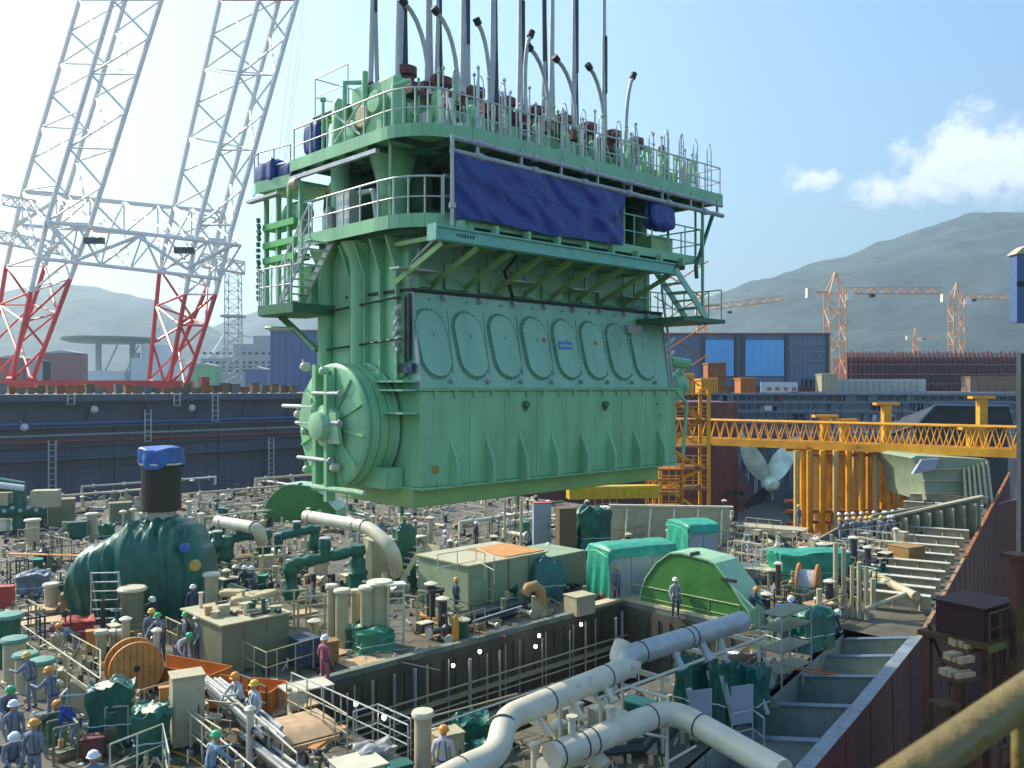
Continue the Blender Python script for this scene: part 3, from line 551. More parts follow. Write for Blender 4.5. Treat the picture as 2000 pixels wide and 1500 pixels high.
for i, x in enumerate(doors):
    c = sl(x, .46)
    dr = eb(MB().prism(stad(1.2, 2.1), c, (1, 0, 0), ez, en*.03), 'door_frame', mat('door_ring_green', (.15, .34, .22), .45, var=.2, sc=3), bevel=.008)
    eb(MB().prism(stad(1.06, 1.95), c+en*.032, (1, 0, 0), ez, en*.06), 'inspection_door', G2, bevel=.02)
    b = MB(); q = stad(1.12, 2.02)
    for j in range(len(q)):
        for (ax_, az_) in (q[j], ((q[j][0]+q[(j+1) % len(q)][0])/2, (q[j][1]+q[(j+1) % len(q)][1])/2)) if abs(q[j][1]-q[(j+1) % len(q)][1]) > .5 else (q[j],):
            p = c+Vector((1, 0, 0))*ax_+ez*az_; b.tube([p+en*.02, p+en*.075], .022, 5)
    for az_ in (-.3, 0, .3):
        for s_ in (-.56, .56): p = c+Vector((s_-.13*az_, 0, 0))+ez*az_; b.tube([p+en*.02, p+en*.085], .024, 5)
    b.build('door_bolts', mat('bolt_green', (.11, .29, .18), .4), dr, off=O3)
    MB().prism([(-.02, -.06), (.02, -.06), (.02, .06), (-.02, .06)], c+en*.093+ez*.25, (1, 0, 0), ez, en*.004).build('door_mark', mat('blue_mark', (.02, .10, .3), .5), dr, off=O3)
    p = sl(x+.55, .955); eb(MB().tube([p, p+en*.06, p+en*.13], [.1, .1, .085], 12).tube([p+en*.13, p+en*.17], .05, 8), 'relief_valve', GY)
    p = sl(x+.55, .045+.02); eb(MB().tube([p, p+en*.1], .075, 10).tube([p+en*.1, p+en*.15], .045, 8), 'bolt_boss', GY)
    p = sl(x+.02, .93); eb(MB().tube([p, p+en*.09], .035, 6), 'vent_plug', GL)
for k, x in enumerate([(a+b_)/2 for a, b_ in zip(doors, doors[1:])]): eb(MB().prism([(-.03, 0), (.03, 0), (.03, 1.9), (-.03, 1.9)], sl(x-.02, .15)+en*.0, (1, 0, 0), ez, en*.03), 'panel_seam', G2)
c = sl(EP(1101, 670, y=.25).x, .50)+en*.1; eb(MB().prism([(-.34, -.13), (.34, -.13), (.34, .13), (-.34, .13)], c, (1, 0, 0), ez, en*.012), 'blue_sign', mat('sign_blue', (.05, .22, .5), .4))
b = MB()
for k in range(7): b.prism([(-.3+k*.088, -.04), (-.24+k*.088, -.05), (-.25+k*.088, .05), (-.29+k*.088, .02)], c+en*.014, (1, 0, 0), ez, en*.004)
eb(b, 'sign_lettering', WH)
for px, py, m in ((1060, 640, mat('orange_sticker', (.5, .12, .02))), (1162, 668, mat('yellow_sticker', (.45, .3, .03)))): eb(MB().lathe([(.09, 0), (.09, .02)], sl(EP(px, py, y=.25).x, .55)-Vector((0, .1, 0)), 12, ax='y'), 'sticker', m)
# cylinder frame above the crankcase
b = MB().box((.1, .85, 2.85), (11.7, 4.2, 4.55))
for k in range(9): b.box((.6+k*1.35, .81, 2.9), (.66+k*1.35, .85, 4.4))
eb(b, 'cylinder_frame', G, bevel=.02)
for k in range(8): eb(MB().box((.15+k*1.4, .75, 2.95+.0), (1.15+k*1.4, .849, 3.75)), 'scavenge_cover', G, bevel=.02)
for px, py in ((812, 528), (1022, 552), (1140, 568), (1236, 582)):
    c = EP(px, py, y=.35); b = MB().box((c.x-.75, .15, c.z-.02), (c.x+.75, .6, c.z+.03)); b.box((c.x+.05, .3, c.z+.03), (c.x+.12, .37, 4.0)); eb(b, 'foot_step', GY)
eb(MB().tube([(-.05, .45, 2.85), (-.12, .2, 3.55), (-.4, -1.25, 4.05)], .045, 8), 'vent_pipe', GY)
eb(MB().tube([EP(1005, 590, y=.5), EP(985, 530, y=.5), EP(1010, 500, y=-.6)], .05, 8), 'vent_pipe', BK)
for px in (1000, 1135, 1170): eb(MB().tube([EP(px, 600, y=.45), EP(px-2, 575, y=.6)], .03, 6), 'drain_pipe', GD)
eb(MB().tube([(11.75, .35, 4.1), (11.8, .3, 3.2), (12.05, .25, 2.0), (12.15, .1, 0.0)], .045, 8), 'vent_pipe', GY)
# crane beam and its brackets
b = MB().box((-.72, -1.62, 4.26), (9.95, -1.30, 4.31)).box((-.72, -1.62, 3.93), (9.95, -1.30, 3.98)).box((-.72, -1.55, 3.98), (9.95, -1.50, 4.26)); b.box((-.76, -1.66, 3.9), (-.70, -1.28, 4.34))
beam = eb(b, 'crane_beam', mat('beam_teal', (.17, .46, .34), .4, dirt=.1, dcol=(.1, .28, .2)))
b = MB()
for k in range(7): z = R.uniform(.07, .11); b.box((.02+k*.1, -1.556, 4.12-z/2), (.02+k*.1+.06, -1.551, 4.12+z/2))
b.build('beam_marking', DK, beam, off=O3)
for k in range(9):
    x = -.25+k*1.28
    eb(MB().beam((x, -1.3, 3.92), (x, .85, 3.0), .05, .16).beam((x, -1.3, 4.1), (x, .84, 4.1), .06, .12), 'bracket', GO)
    eb(MB().box((x+.5, -1.52, 4.31), (x+.62, -1.3, 4.56)), 'hanger', G)
# platforms (slab with fascia)
def arc(cx, cy, r, a0, a1, n=8): return [(cx+r*math.cos(math.radians(a0+(a1-a0)*i/n)), cy+r*math.sin(math.radians(a0+(a1-a0)*i/n))) for i in range(n+1)]
def slab(name, poly, z0, z1, m, skirt=None):
    b = MB().prism(poly, (0, 0, z0), (1, 0, 0), (0, 1, 0), (0, 0, z1-z0)); return eb(b, name, m, bevel=.02)
mid = [(12.3, -1.15)]+[(12.3, 1.5), (12.3, 5.3), (-.8, 5.3)]+[(-.85, 5.0), (-.85, .9)]+arc(1.0, .7, 1.85, 180, 270)[1:]
slab('middle_platform', mid, 4.60, 4.70, G)
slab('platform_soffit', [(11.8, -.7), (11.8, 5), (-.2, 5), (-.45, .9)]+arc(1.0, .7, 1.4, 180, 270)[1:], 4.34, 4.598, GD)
def fascia(pts, z0, z1, name='fascia', m=G, t=.04):
    b = MB()
    for p, q in zip(pts, pts[1:]):
        p = Vector((p[0], p[1], 0)); q = Vector((q[0], q[1], 0)); d = (q-p).normalized(); n = Vector((d.y, -d.x, 0))*t; up = Vector((0, 0, 1))
        b.hexa([p+up*z0, q+up*z0, q+n+up*z0, p+n+up*z0, p+up*z1, q+up*z1, q+n+up*z1, p+n+up*z1])
    return eb(b, name, m)
crn = arc(1.0, .7, 1.85, 180, 270)
fascia([(-.85, 5.0), (-.85, .9)]+crn[1:], 4.42, 4.80)
fascia([(1.0, -1.15), (12.3, -1.15)], 4.5, 4.78)
upo = [(-.85, 5.6), (-.85, .6)]+arc(.75, .6, 1.6, 180, 245, 7)[1:]+[(.9, -1.2), (13.45, -1.2)]
upp = [(13.45, -1.2), (13.45, 5.4), (9, 5.6)]+upo[:-1]
slab('upper_platform', upp, 7.08, 7.18, G)
fascia(upo, 6.92, 7.28); fascia([(13.45, -1.2), (13.45, 5.4)], 6.92, 7.26)
b = MB()
for k in range(14): b.box((.6+k*.95, -1.0, 6.86), (.68+k*.95, 5.0, 7.078))
for k in range(5): b.box((-.7, .3+k*1.2, 6.9), (13.3, .36+k*1.2, 7.078))
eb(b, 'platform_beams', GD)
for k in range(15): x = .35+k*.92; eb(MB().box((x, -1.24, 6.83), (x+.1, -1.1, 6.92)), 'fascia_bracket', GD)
slab('rear_platform', [(1.4, 5.61), (1.4, 8.0), (-.9, 8.0), (-1.1, 7.4), (-.85, 5.61)], 6.62, 6.72, G); fascia([(-.9, 8.0), (-1.1, 7.4), (-.86, 5.61)], 6.48, 6.85)
eb(MB().box((-.95, .8, 6.62), (-.82, 5.6, 6.74)), 'light_strip', GY); eb(MB().box((-1.25, 5.8, 6.2), (-1.0, 7.9, 6.28)), 'light_strip', GY)
# service pipes under the upper platform edge, hanging the tarpaulin
for y_, z, x0, x1, r_ in ((-1.42, 6.78, .0, 13.1, .07), (-1.40, 6.42, -.02, 13.2, .08)):
    b = MB().tube([(x0, y_, z), (x1, y_, z)], r_, 10)
    for k in range(6): b.tube([(x0+.9+k*2.2, y_, z), (x0+1.12+k*2.2, y_, z)], r_*1.5, 10)
    eb(b, 'service_pipe', GY)
eb(MB().tube([(.0, -1.42, 6.85), (.0, -1.42, 4.4), (.05, -1.30, 4.3)], .06, 8).tube([(.0, -1.42, 5.0), (.0, -1.42, 4.86)], .1, 10), 'down_pipe', GY)
for k in range(8): eb(MB().box((.9+k*1.7, -1.44, 6.42), (.96+k*1.7, -1.36, 6.95)), 'pipe_hanger', GY)
# between the platforms: columns, receivers, dark machinery
for x, y_, r_ in ((-.62, .55, .05), (7.9, -.95, .05), (10.4, -.95, .05), (12.6, -.6, .045)): eb(MB().tube([(x, y_, 4.7), (x, y_, 7.08)], r_, 8), 'post', G)
eb(MB().lathe([(.62, 4.7), (.5, 4.9), (.46, 6.0), (.6, 6.5), (.75, 7.05)], (.55, 2.0, 0), 18), 'scavenge_column', G)
eb(MB().lathe([(.3, 4.7), (.3, 7.05)], (-.1, 3.9, 0), 14), 'riser', G)
eb(MB().lathe([(.95, -.3), (1.1, .0), (1.15, .4), (1.15, 10.5), (1.0, 11.1)], (.6, 4.6, 5.9), 20, ax='x'), 'exhaust_receiver', GD)
b = MB()
for k in range(9): b.lathe([(.5, 4.7), (.5, 7.0)], (1.6+k*1.36, 2.2, 0), 12)
b.box((1.2, 1.5, 4.7), (11.6, 3.0, 5.5))
eb(b, 'cylinder_jackets', GD)
b = MB().box((-.7, 2.5, 4.7), (-.3, 3.2, 5.9)).tube([(-.6, 1.2, 4.75), (-.6, 1.4, 5.7), (-.4, 2.4, 5.8)], .09, 8).lathe([(.2, 4.7), (.24, 5.2), (.1, 5.6)], (-.5, 3.9, 0), 10); eb(b, 'valve_block', GY)
eb(MB().lathe([(.3, 0), (.42, .3), (.42, .8), (.3, 1.1)], (-.3, 5.6, 5.7), 16, ax='y').tube([(-.5, 5.6, 5.7), (-.6, 5.3, 5.2), (-.5, 5.0, 4.7)], .2, 10), 'turbocharger', G)
eb(MB().lathe([(.16, 0), (.2, .2), (.15, .4)], (-.95, 5.0, 6.45), 12, ax='y'), 'silencer_cap', CR)
# railings
rail_parts(eng, [(-.8, 5.3, 4.72), (-.8, .9, 4.72)]+[(p[0], p[1], 4.72) for p in arc(1.0, .7, 1.8, 180, 270, 6)[1:-1]]+[(.0+.05, -1.0, 4.72)], 1.12, .95, .03, 2, mat('rail_pale_green', (.5, .56, .5), .45), name='railing', off=O3, kick=True)
rail_parts(eng, [(7.3, -1.1, 4.72), (12.2, -1.1, 4.72), (12.2, 1.5, 4.72)], 1.1, 1.0, .028, 2, G2, off=O3)
RPG = mat('rail_pale_green', (.5, .56, .5))
rail_parts(eng, [(-.8, 5.5, 7.2), (-.8, .6, 7.2)]+[(p[0], p[1], 7.2) for p in arc(.75, .6, 1.55, 180, 245, 5)[1:]]+[(13.4, -1.15, 7.2), (13.4, 5.3, 7.2)], 1.08, .93, .028, 2, RPG, off=O3, kick=True)
rail_parts(eng, [(-.9, 7.95, 6.74), (-1.05, 7.4, 6.74), (-.82, 5.7, 6.74)], 1.1, .8, .028, 2, RPG, off=O3)
eb(MB().box((-.6, 4.7, 7.18), (-.1, 5.1, 8.4)), 'cabinet', G)
# upper catwalk behind and end gallery
slab('top_catwalk', [(-.2, 3.4), (12.8, 3.4), (12.8, 5.4), (-.2, 5.4)], 8.7, 8.78, GD)
rail_parts(eng, [(12.7, 5.3, 8.8), (-.15, 5.3, 8.8), (-.15, 3.4, 8.8)], 1.2, 1.3, .022, 2, RPG, off=O3)
for k in range(7): eb(MB().tube([(.1+k*2.1, 3.5, 7.18), (.1+k*2.1, 3.5, 8.7)], .05, 6), 'post', G)
eb(MB().box((-.2, 2.6, 7.18), (.5, 3.1, 9.1)).tube([(-.4, 3.2, 7.3), (-.4, 3.2, 9.3), (.4, 3.2, 9.5)], .08, 8).lathe([(.22, 7.2), (.22, 8.7), (.1, 8.9)], (-.35, 3.6, 0), 14), 'control_tower', G)
for k in range(3): eb(MB().lathe([(.3, -.0), (.34, .04), (.34, .3), (.1, .36)], (-.55, 1.5+k*.62, 8.3-k*.3), 12, ax='x'), 'round_cover', (G, CR, G)[k])
eb(MB().beam((-.72, 1.9, 7.4), (-.72, 3.3, 8.3), .05, .05).beam((-.72, 3.3, 7.4), (-.72, 1.9, 8.3), .05, .05), 'cross_brace', RPG)
eb(MB().tube([(-.6, 4.1, 7.2), (-.6, 4.1, 8.9)], .05, 6).tube([(-.6, 4.1, 8.9), (-.6, 4.1, 9.0)], .1, 8), 'vent_pipe', G)
eb(MB().tube([(-.4, 5.0, 7.3), (-.4, 4.5, 7.9), (-.4, 4.2, 8.4)], .13, 8), 'bend_pipe', G)
# eight cylinder units along the top
for k in range(9):
    x = .25+k*1.42; b = MB().box((x, .9, 7.19), (x+1.05, 3.2, 8.25-.1*(k % 2))).box((x+.15, .7, 7.19), (x+.5, .9, 7.9)).box((x+.65, .75, 7.5), (x+.95, .9, 8.1)); b.tube([(x+.1, .85, 8.0), (x+1.3, .85, 8.0)], .07, 6); eb(b, 'cylinder_head_block', G, bevel=.03)
    eb(MB().box((x+1.06, .95, 7.19), (x+1.41, 3.0, 7.8)), 'dark_gap_block', DK)  # dark boxes added to show the shaded gaps between head blocks
eb(MB().box((-.25, .9, 7.19), (.2, 2.4, 9.0)).box((-.45, 1.2, 7.19), (-.25, 2.0, 8.2)).tube([(-.35, 2.2, 7.2), (-.35, 2.2, 9.4)], .1, 8).tube([(-.4, .7, 7.2), (-.4, .7, 8.6), (.2, .7, 8.9)], .07, 8), 'gear_housing', G, bevel=.04)
for k in range(9):
    x = .95+k*1.40; cy = 1.9
    cu = eb(MB().lathe([(.62, 7.18), (.62, 7.5), (.52, 7.55), (.5, 8.2), (.42, 8.3), (.4, 8.7)], (x, cy, 0), 16), 'cylinder_cover', G)
    b = MB()
    for j in range(8): a = j*math.pi/4; b.tube([(x+.52*math.cos(a), cy+.52*math.sin(a), 7.5), (x+.52*math.cos(a), cy+.52*math.sin(a), 7.9)], .05, 6)
    b.build('stud_nuts', GY, cu, off=O3)
    MB().lathe([(.36, 8.7), (.4, 8.8), (.4, 9.05), (.26, 9.1), (.26, 9.45), (.34, 9.5), (.34, 9.75), (.12, 9.85)], (x, cy, 0), 14).box((x-.5, cy-.18, 8.75), (x+.5, cy+.18, 8.98)).build('exhaust_valve', MA, cu, off=O3)
    if k < 7: MB().box((x-.62, cy-1.1, 8.62), (x+.5, cy-.55, 8.72)).box((x-.55, cy-1.0, 8.72), (x-.35, cy-.7, 9.0)).box((x-.1, cy-1.0, 8.72), (x+.1, cy-.7, 9.1)).build('clamp_set', MA, cu, off=O3)
    MB().tube([(x+.62, cy-.4, 7.2), (x+.62, cy-.4, 8.6), (x+.3, cy-.2, 9.0)], .045, 6).tube([(x+.7, cy-.9, 7.2), (x+.7, cy-.9, 8.3), (x+.7, cy+.6, 8.5)], .06, 6).build('fuel_pipe', GL, cu, off=O3)
    b = MB().box((x-.28, .15, 7.18), (x+.3, .75, 8.15)).lathe([(.16, 8.15), (.16, 8.5), (.08, 8.6)], (x, .45, 0), 10); eb(b, 'fuel_pump', G, bevel=.02)
    eb(MB().box((x-.45, -.4, 7.2), (x+.1, -.05, 7.6)), 'junction_box', BX if k in (3, 4) else GY)
for k in range(52):
    x = .2+k*.25+R.uniform(-.1, .1); h = R.uniform(.9, 2.2); y_ = R.uniform(-.75, .15); eb(MB().tube([(x, y_, 7.2), (x+R.uniform(-.03, .03), y_, 7.2+h)], R.uniform(.018, .04), 6).lathe([(.05, 7.2+h), (.06, 7.24+h), (.02, 7.3+h)], (x, y_, 0), 8), 'standpipe', R.choice([RPG, RPG, G, WH]))
for k in range(9):
    x = .95+k*1.4; eb(MB().box((x-.5, 1.0, 8.3), (x+.55, 1.25, 8.42)).tube([(x-.3, .9, 7.2), (x-.3, .9, 9.1), (x+.1, 1.4, 9.3)], .05, 6).tube([(x+.25, .8, 7.2), (x+.25, .8, 8.9)], .07, 8), 'valve_gear', G); eb(MB().lathe([(.12, 8.9), (.15, 8.95), (.15, 9.25), (.06, 9.35)], (x+.25, .8, 0), 10), 'actuator', MA)
    eb(MB().box((x-.7, 2.9, 7.2), (x-.2, 3.4, 8.2+.3*(k % 2))), 'hydraulic_block', GD); eb(MB().box((x-.6, .2, 7.2), (x-.34, .5, 7.9)), 'terminal_box', WH if k % 2 else GY)
# hooped ladders and A brackets along the front of the top platform
for k in range(15):
    x = .75+k*.9; y_ = -.72; b = MB(); h = 8.75 if k < 11 else 9.0
    for dx in (-.13, .13): b.tube([(x+dx, y_, 7.2), (x+dx, y_+.02, h)], .022, 5)
    b.tube([(x-.13, y_, h)]+[(x-.13*math.cos(a), y_+.02, h+.28*math.sin(a)) for a in [math.pi*i/6 for i in range(7)]]+[(x+.13, y_, h)], .018, 5)
    for j in range(5): b.tube([(x-.13, y_, 7.4+j*.3), (x+.13, y_, 7.4+j*.3)], .014, 4)
    eb(b, 'hooped_ladder', WH if k % 2 else RPG)
for k in range(5):
    x = 9.0+k*.95; y_ = -.35
    eb(MB().beam((x-.28, y_, 7.2), (x-.1, y_, 8.5), .07, .1).beam((x+.32, y_, 7.2), (x+.12, y_, 8.5), .07, .1).box((x-.18, y_-.06, 8.45), (x+.2, y_+.06, 8.62)).beam((x-.2, y_, 7.8), (x+.24, y_, 7.8), .05, .06), 'a_frame', G)
for k in range(22):
    x = .3+k*.58; h = R.uniform(.7, 1.5); eb(MB().tube([(x, -.3+R.uniform(-.4, .3), 7.2), (x+R.uniform(-.05, .05), -.3, 7.2+h)], R.uniform(.02, .06), 6), 'standpipe', R.choice([RPG, G, WH, GY]))
for k in range(12):
    x = .4+k*1.05; b = MB(); h = R.uniform(9.0, 9.8)
    for dx in (-.12, .12): b.tube([(x+dx, 4.9, 7.2), (x+dx, 4.9, h)], .02, 5)
    b.tube([(x-.12*math.cos(a), 4.9, h+.3*math.sin(a)) for a in [math.pi*i/6 for i in range(7)]], .018, 5); eb(b, 'hooped_ladder', GL)
# gooseneck pipes standing on the top
for k, (pb, pm, pt) in enumerate((((835, 130), (822, 50), (790, 6)), ((893, 150), (884, 70), (853, 24)), ((957, 170), (951, 90), (934, 46)), ((1026, 190), (1022, 110), (1036, 70)), ((1070, 190), (1060, 130), (1036, 95)), ((1124, 215), (1113, 150), (1088, 117)), ((1180, 235), (1170, 165), (1152, 133)), ((1222, 262), (1225, 190), (1236, 151)))):
    a, m_, t_ = EP(*pb, y=1.2), EP(*pm, y=1.2), EP(*pt, y=1.2); foot = Vector((a.x, a.y, 7.2))
    pts = [foot, a]+[a*(1-t)**2+Vector((m_.x*1.0+(a.x-m_.x)*.25, 1.2, m_.z+(t_.z-m_.z)*.35))*2*t*(1-t)+t_*t*t for t in (.2, .4, .6, .8, 1)]
    g_ = eb(MB().tube(pts, .07, 8), 'gooseneck_pipe', GY); d = (pts[-1]-pts[-2]).normalized(); MB().tube([pts[-1]-d*.05, pts[-1]+d*.18], .12, 10).build('end_cap', BK, g_, off=O3)
# ---- near end face: chain case, columns, shoulders
b = MB().box((.02, .55, -.03), (.4, 4.6, 4.4))
for y_ in (.9, 1.7, 2.5, 3.3): b.prism([(0, 0), (-.18, 0), (-.18, 3.4), (-.55, 4.35), (0, 4.35)], (.02, y_, 0), (1, 0, 0), (0, 0, 1), (0, .07, 0))
eb(b, 'chain_case', GO if 0 else G)
eb(MB().lathe([(.24, -.3), (.24, 3.6), (.3, 3.9), (.5, 4.35)], (-.12, 4.75, 0), 16), 'corner_column', G)
eb(MB().lathe([(.30, .2), (.30, 3.6), (.36, 3.95), (.6, 4.4)], (-.05, 2.9, 0), 16), 'round_column', G)
eb(MB().box((-.1, .6, .3), (.03, 1.0, 2.6)), 'side_cover', GD)
for z in (2.5, 1.3): eb(MB().tube([(-.2, 4.5, z-.1), (-.22, .6, z+.1)], .035, 6), 'cable_duct', BK)
b = MB()
for j in range(9): b.lathe([(.06, -.1), (.08+.03*(j % 3), 0), (.05, .1)], (-.1, .85+.12*(j % 2), 1.1+j*.15), 8, ax='x')
eb(b, 'sensor_cluster', GY)
eb(MB().box((-.05, .45, .8), (.05, .68, 2.7)), 'cable_tray', DK)
eb(MB().box((-.1, .25, .42), (.02, 1.0, .7)), 'dark_plate', mat('navy_plate', (.02, .04, .1)))
b = MB()
for z in (0.15, -.1, -.75): b.box((-.55, .1, z), (.04, 1.9, z+.05))
eb(b, 'end_shelves', G2)
# ---- turning wheel casing
cx, cy, cz, rr = -.05, 2.75, -1.12, 1.84
case = eb(MB().lathe([(rr, 0), (rr, -1.05), (rr-.07, -1.1), (rr-.12, -1.12)][::-1], (cx, cy, cz), 56, ax='x'), 'wheel_casing', G, sharp=25)
b = MB().lathe([(rr+.05, -.10), (rr+.05, -.02)], (cx+.02, cy, cz), 56, ax='x'); b.build('casing_flange', G2, case, off=O3)
b = MB()
for j in range(3): b.lathe([(rr+.008, -.36-.3*j), (rr+.008, -.34-.3*j)], (cx, cy, cz), 48, ax='x')
b.build('casing_seam', GD, case, off=O3)
b = MB()
for j in range(12):
    a = j*math.pi/6+.15; er = Vector((0, math.cos(a), math.sin(a))); b.beam(Vector((cx-1.12, cy, cz))+er*.45, Vector((cx-1.12, cy, cz))+er*(rr-.12), .05, .14, up=(1, 0, 0))
b.build('casing_ribs', G, case, off=O3)
MB().lathe([(.62, 0), (.62, -.25), (.45, -.3), (.4, -.55), (.2, -.6)][::-1], (cx-1.1, cy, cz), 24, ax='x').build('hub', GL, case, off=O3)
MB().box((cx-1.45, cy-.28, cz-2.2), (cx-1.15, cy-.12, cz+1.5)).box((cx-1.4, cy+.4, cz-1.9), (cx-1.15, cy+.6, cz+1.8)).build('upright', G, case, off=O3)
for j, (y0, y1, z) in enumerate(((-.9, .55, .95), (.5, 2.3, .55), (.2, 1.5, .05), (-.4, 1.4, -1.0), (-.9, -.3, .1))):
    MB().tube([(cx-1.4, cy+y0, cz+z), (cx-1.4, cy+y1, cz+z)], .06, 8).tube([(cx-1.4, cy+y0, cz+z), (cx-1.4, cy+y0-.03, cz+z)], .1, 10).build('shaft_bar', GY if j != 1 else WH, case, off=O3)
for j, (y_, z) in enumerate(((1.1, -.2), (-.5, -1.2), (1.0, -1.35), (1.5, .3), (.1, 1.6), (1.15, 1.75))):
    MB().lathe([(.06, -.16), (.12, -.1), (.14, .08), (.08, .16)], (cx-1.3, cy+y_, cz+z), 10, ax='x').tube([(cx-1.3, cy+y_, cz+z), (cx-1.3, cy+y_+.15, cz+z+.22)], .04, 6).build('valve', CR2 if j % 2 else GL, case, off=O3)
MB().prism([(0, 0), (.9, 0), (.5, .9), (.2, .9)], (cx-1.3, cy-.9, cz-.5), (0, 1, 0), (0, 0, 1), (-.12, 0, 0)).prism([(0, 0), (.8, .2), (.5, 1.2), (.1, 1.0)], (cx-1.3, cy+.5, cz-.2), (0, 1, 0), (0, 0, 1), (-.15, 0, 0)).build('link_plate', GL, case, off=O3)
eb(MB().tube([(-1.5, 3.2, -2.95), (-1.3, 1.3, -2.95), (-1.25, .9, -2.98)], .09, 8).tube([(-1.35, 1.65, -3.0), (-1.35, 1.6, -3.5), (-1.2, 1.4, -3.6)], .03, 6), 'drain_pipe', GL)
eb(MB().box((-.6, .8, -2.9), (0, 4.0, -2.3)), 'end_bracket', G)
# ---- exhaust side stairs and lower platform at far left
eb(MB().prism([(-1.6, 4.2), (.1, 4.4), (.1, 6.3), (-1.2, 6.8), (-1.7, 6.2)], (0, 0, 2.30), (1, 0, 0), (0, 1, 0), (0, 0, .3)), 'side_platform', GD)
rail_parts(eng, [(-1.6, 4.3, 2.6), (-1.65, 6.2, 2.6), (-1.2, 6.75, 2.6)], 1.15, .42, .028, 2, RPG, off=O3)
b = MB()
for s_ in (0, .75): b.beam((-1.5+s_, 5.2, 2.6), (-1.4+s_, 3.5, 4.5), .05, .22)
for k in range(9): f = (k+.5)/9; b.box((-1.5, 5.2-1.7*f-.12, 2.6+1.9*f), (-.7, 5.2-1.7*f+.12, 2.63+1.9*f))
eb(b, 'side_stair', RPG)
rail_parts(eng, [(-1.55, 5.2, 2.6), (-1.45, 3.5, 4.5)], 1.0, .6, .03, 2, WH, off=O3)
for z in (4.1, 4.6, 5.2): eb(MB().box((-1.0, 5.2, z), (-.4, 7.2, z+.2)), 'side_beam', mat('bright_green_paint', (.10, .45, .10), .4))
for y_ in (4.9, 5.6, 6.3, 7.1): eb(MB().box((-.95, y_, 2.6), (-.8, y_+.11, 6.5)), 'side_post', G)
b = MB()
for k in range(14): b.tube([(-1.1, 7.25+.05*math.sin(k), 2.9+k*.2), (-1.1, 7.3, 3.02+k*.2)], .08, 6)
eb(b, 'cable_chain', GD)
eb(MB().beam((-.3, 4.9, 1.2), (-1.0, 6.0, 2.3), .14, .18), 'diagonal_strut', GD); eb(MB().tube([(-.4, 4.9, 1.2), (-.8, 5.5, 1.9), (-1.2, 6.6, 1.95)], .06, 6), 'side_pipe', GL)
eb(MB().box((-.5, 4.95, 2.6), (.1, 5.5, 3.9)), 'side_casing', G)
# ---- far end: stair, landing, generator
b = MB()
for y_ in (-1.6, -.75): b.beam((9.95, y_, 4.1), (11.9, y_, 2.45), .05, .24)
for k in range(6): f = (k+.6)/6; b.box((9.95+1.95*f-.16, -1.6, 4.1-1.65*f), (9.95+1.95*f+.16, -.75, 4.14-1.65*f))
eb(b, 'end_stair', G2)
eb(MB().box((10.3, -1.7, 2.36), (12.9, 1.2, 2.5)), 'end_landing', GD); eb(MB().box((9.6, .2, 1.95), (10.4, .6, 2.25)), 'landing_foot', GY)
rail_parts(eng, [(10.5, .6, 2.5), (12.8, .6, 2.5), (12.8, -1.6, 2.5)], 1.1, .5, .026, 2, G2, off=O3)
for x, y_ in ((12.6, -.9), (11.9, -1.4)): eb(MB().tube([(x, y_, 2.5), (x-.0, y_, 6.9)], .05, 6), 'end_post', G)
eb(MB().tube([(12.95, -1.1, 6.4), (11.6, -1.3, 4.4), (11.8, -1.2, 4.0)], .08, 6), 'hose', GD)
eb(MB().box((9.4, -1.0, 4.7), (10.6, -.3, 5.3)), 'box_cabinet', GO)
eb(MB().lathe([(.25, 0), (.42, .2), (.45, .8), (.3, 1.1)], (12.4, .6, .1), 14, ax='x').tube([(12.3, .7, -.1), (13.1, .5, .6), (13.4, .4, .2)], .16, 8).box((12.2, .2, -.5), (13.0, 1.2, 0)).tube([(13.2, .1, .9), (12.4, .4, 1.0)], .2, 8).lathe([(.14, 0), (.18, .2), (.1, .3)], (13.1, .2, -.2), 8), 'end_pump', G)
eb(MB().tube([(12.3, 0, -.2), (12.75, -.1, -.6), (12.5, -.1, -2.6)], .07, 6), 'end_pipe', G2)
for z in (1.4, .9): eb(MB().tube([(11.95, .5, z), (12.9, .6, z+.5)], .06, 6), 'end_pipe', WH)
# ================= tarpaulins tied on the engine
def E2W(v): return Vector(eng.location)+Matrix.Rotation(ROT, 3, 'Z') @ (Vector(v)+Vector(O3))
def cloth(a, b):
    x = .05+7.2*a; sag = abs(math.sin(a*math.pi*6)); z = 4.62+(6.36-.05*sag-4.62)*b+.03*math.sin(a*9)*(1-b); y_ = -1.47+.035*math.sin(a*41+b*3)*(1-b)+.14*nz(a*6.5+b*1.1, b*1.6, 3)+.07*nz(x*2.2+b*5, b*2.2)+.03*math.sin((x*1.2-b*4)*3.1)*max(0, a-.55)*2
    return Vector((x, y_, z))
o = MB().grid(cloth, 90, 22).grid(lambda a, b: cloth(a, b)+Vector((0, .02, 0)), 90, 22).build('tarpaulin', TB, off=O3, sharp=180)
o.location = eng.location; o.rotation_euler.z = ROT; tag(o, 'large navy blue tarpaulin hung along the front of the engine between its platforms', 'tarpaulin')
sm_ = MB().tube([cloth(.48, t/20)-Vector((0, .012, 0)) for t in range(21)], .008, 4).tube([cloth(t/60, .62-.1*t/60)-Vector((0, .012, 0)) for t in range(61)], .007, 4).build('seam', mat('seam_blue', (.08, .1, .38)), o, off=O3)
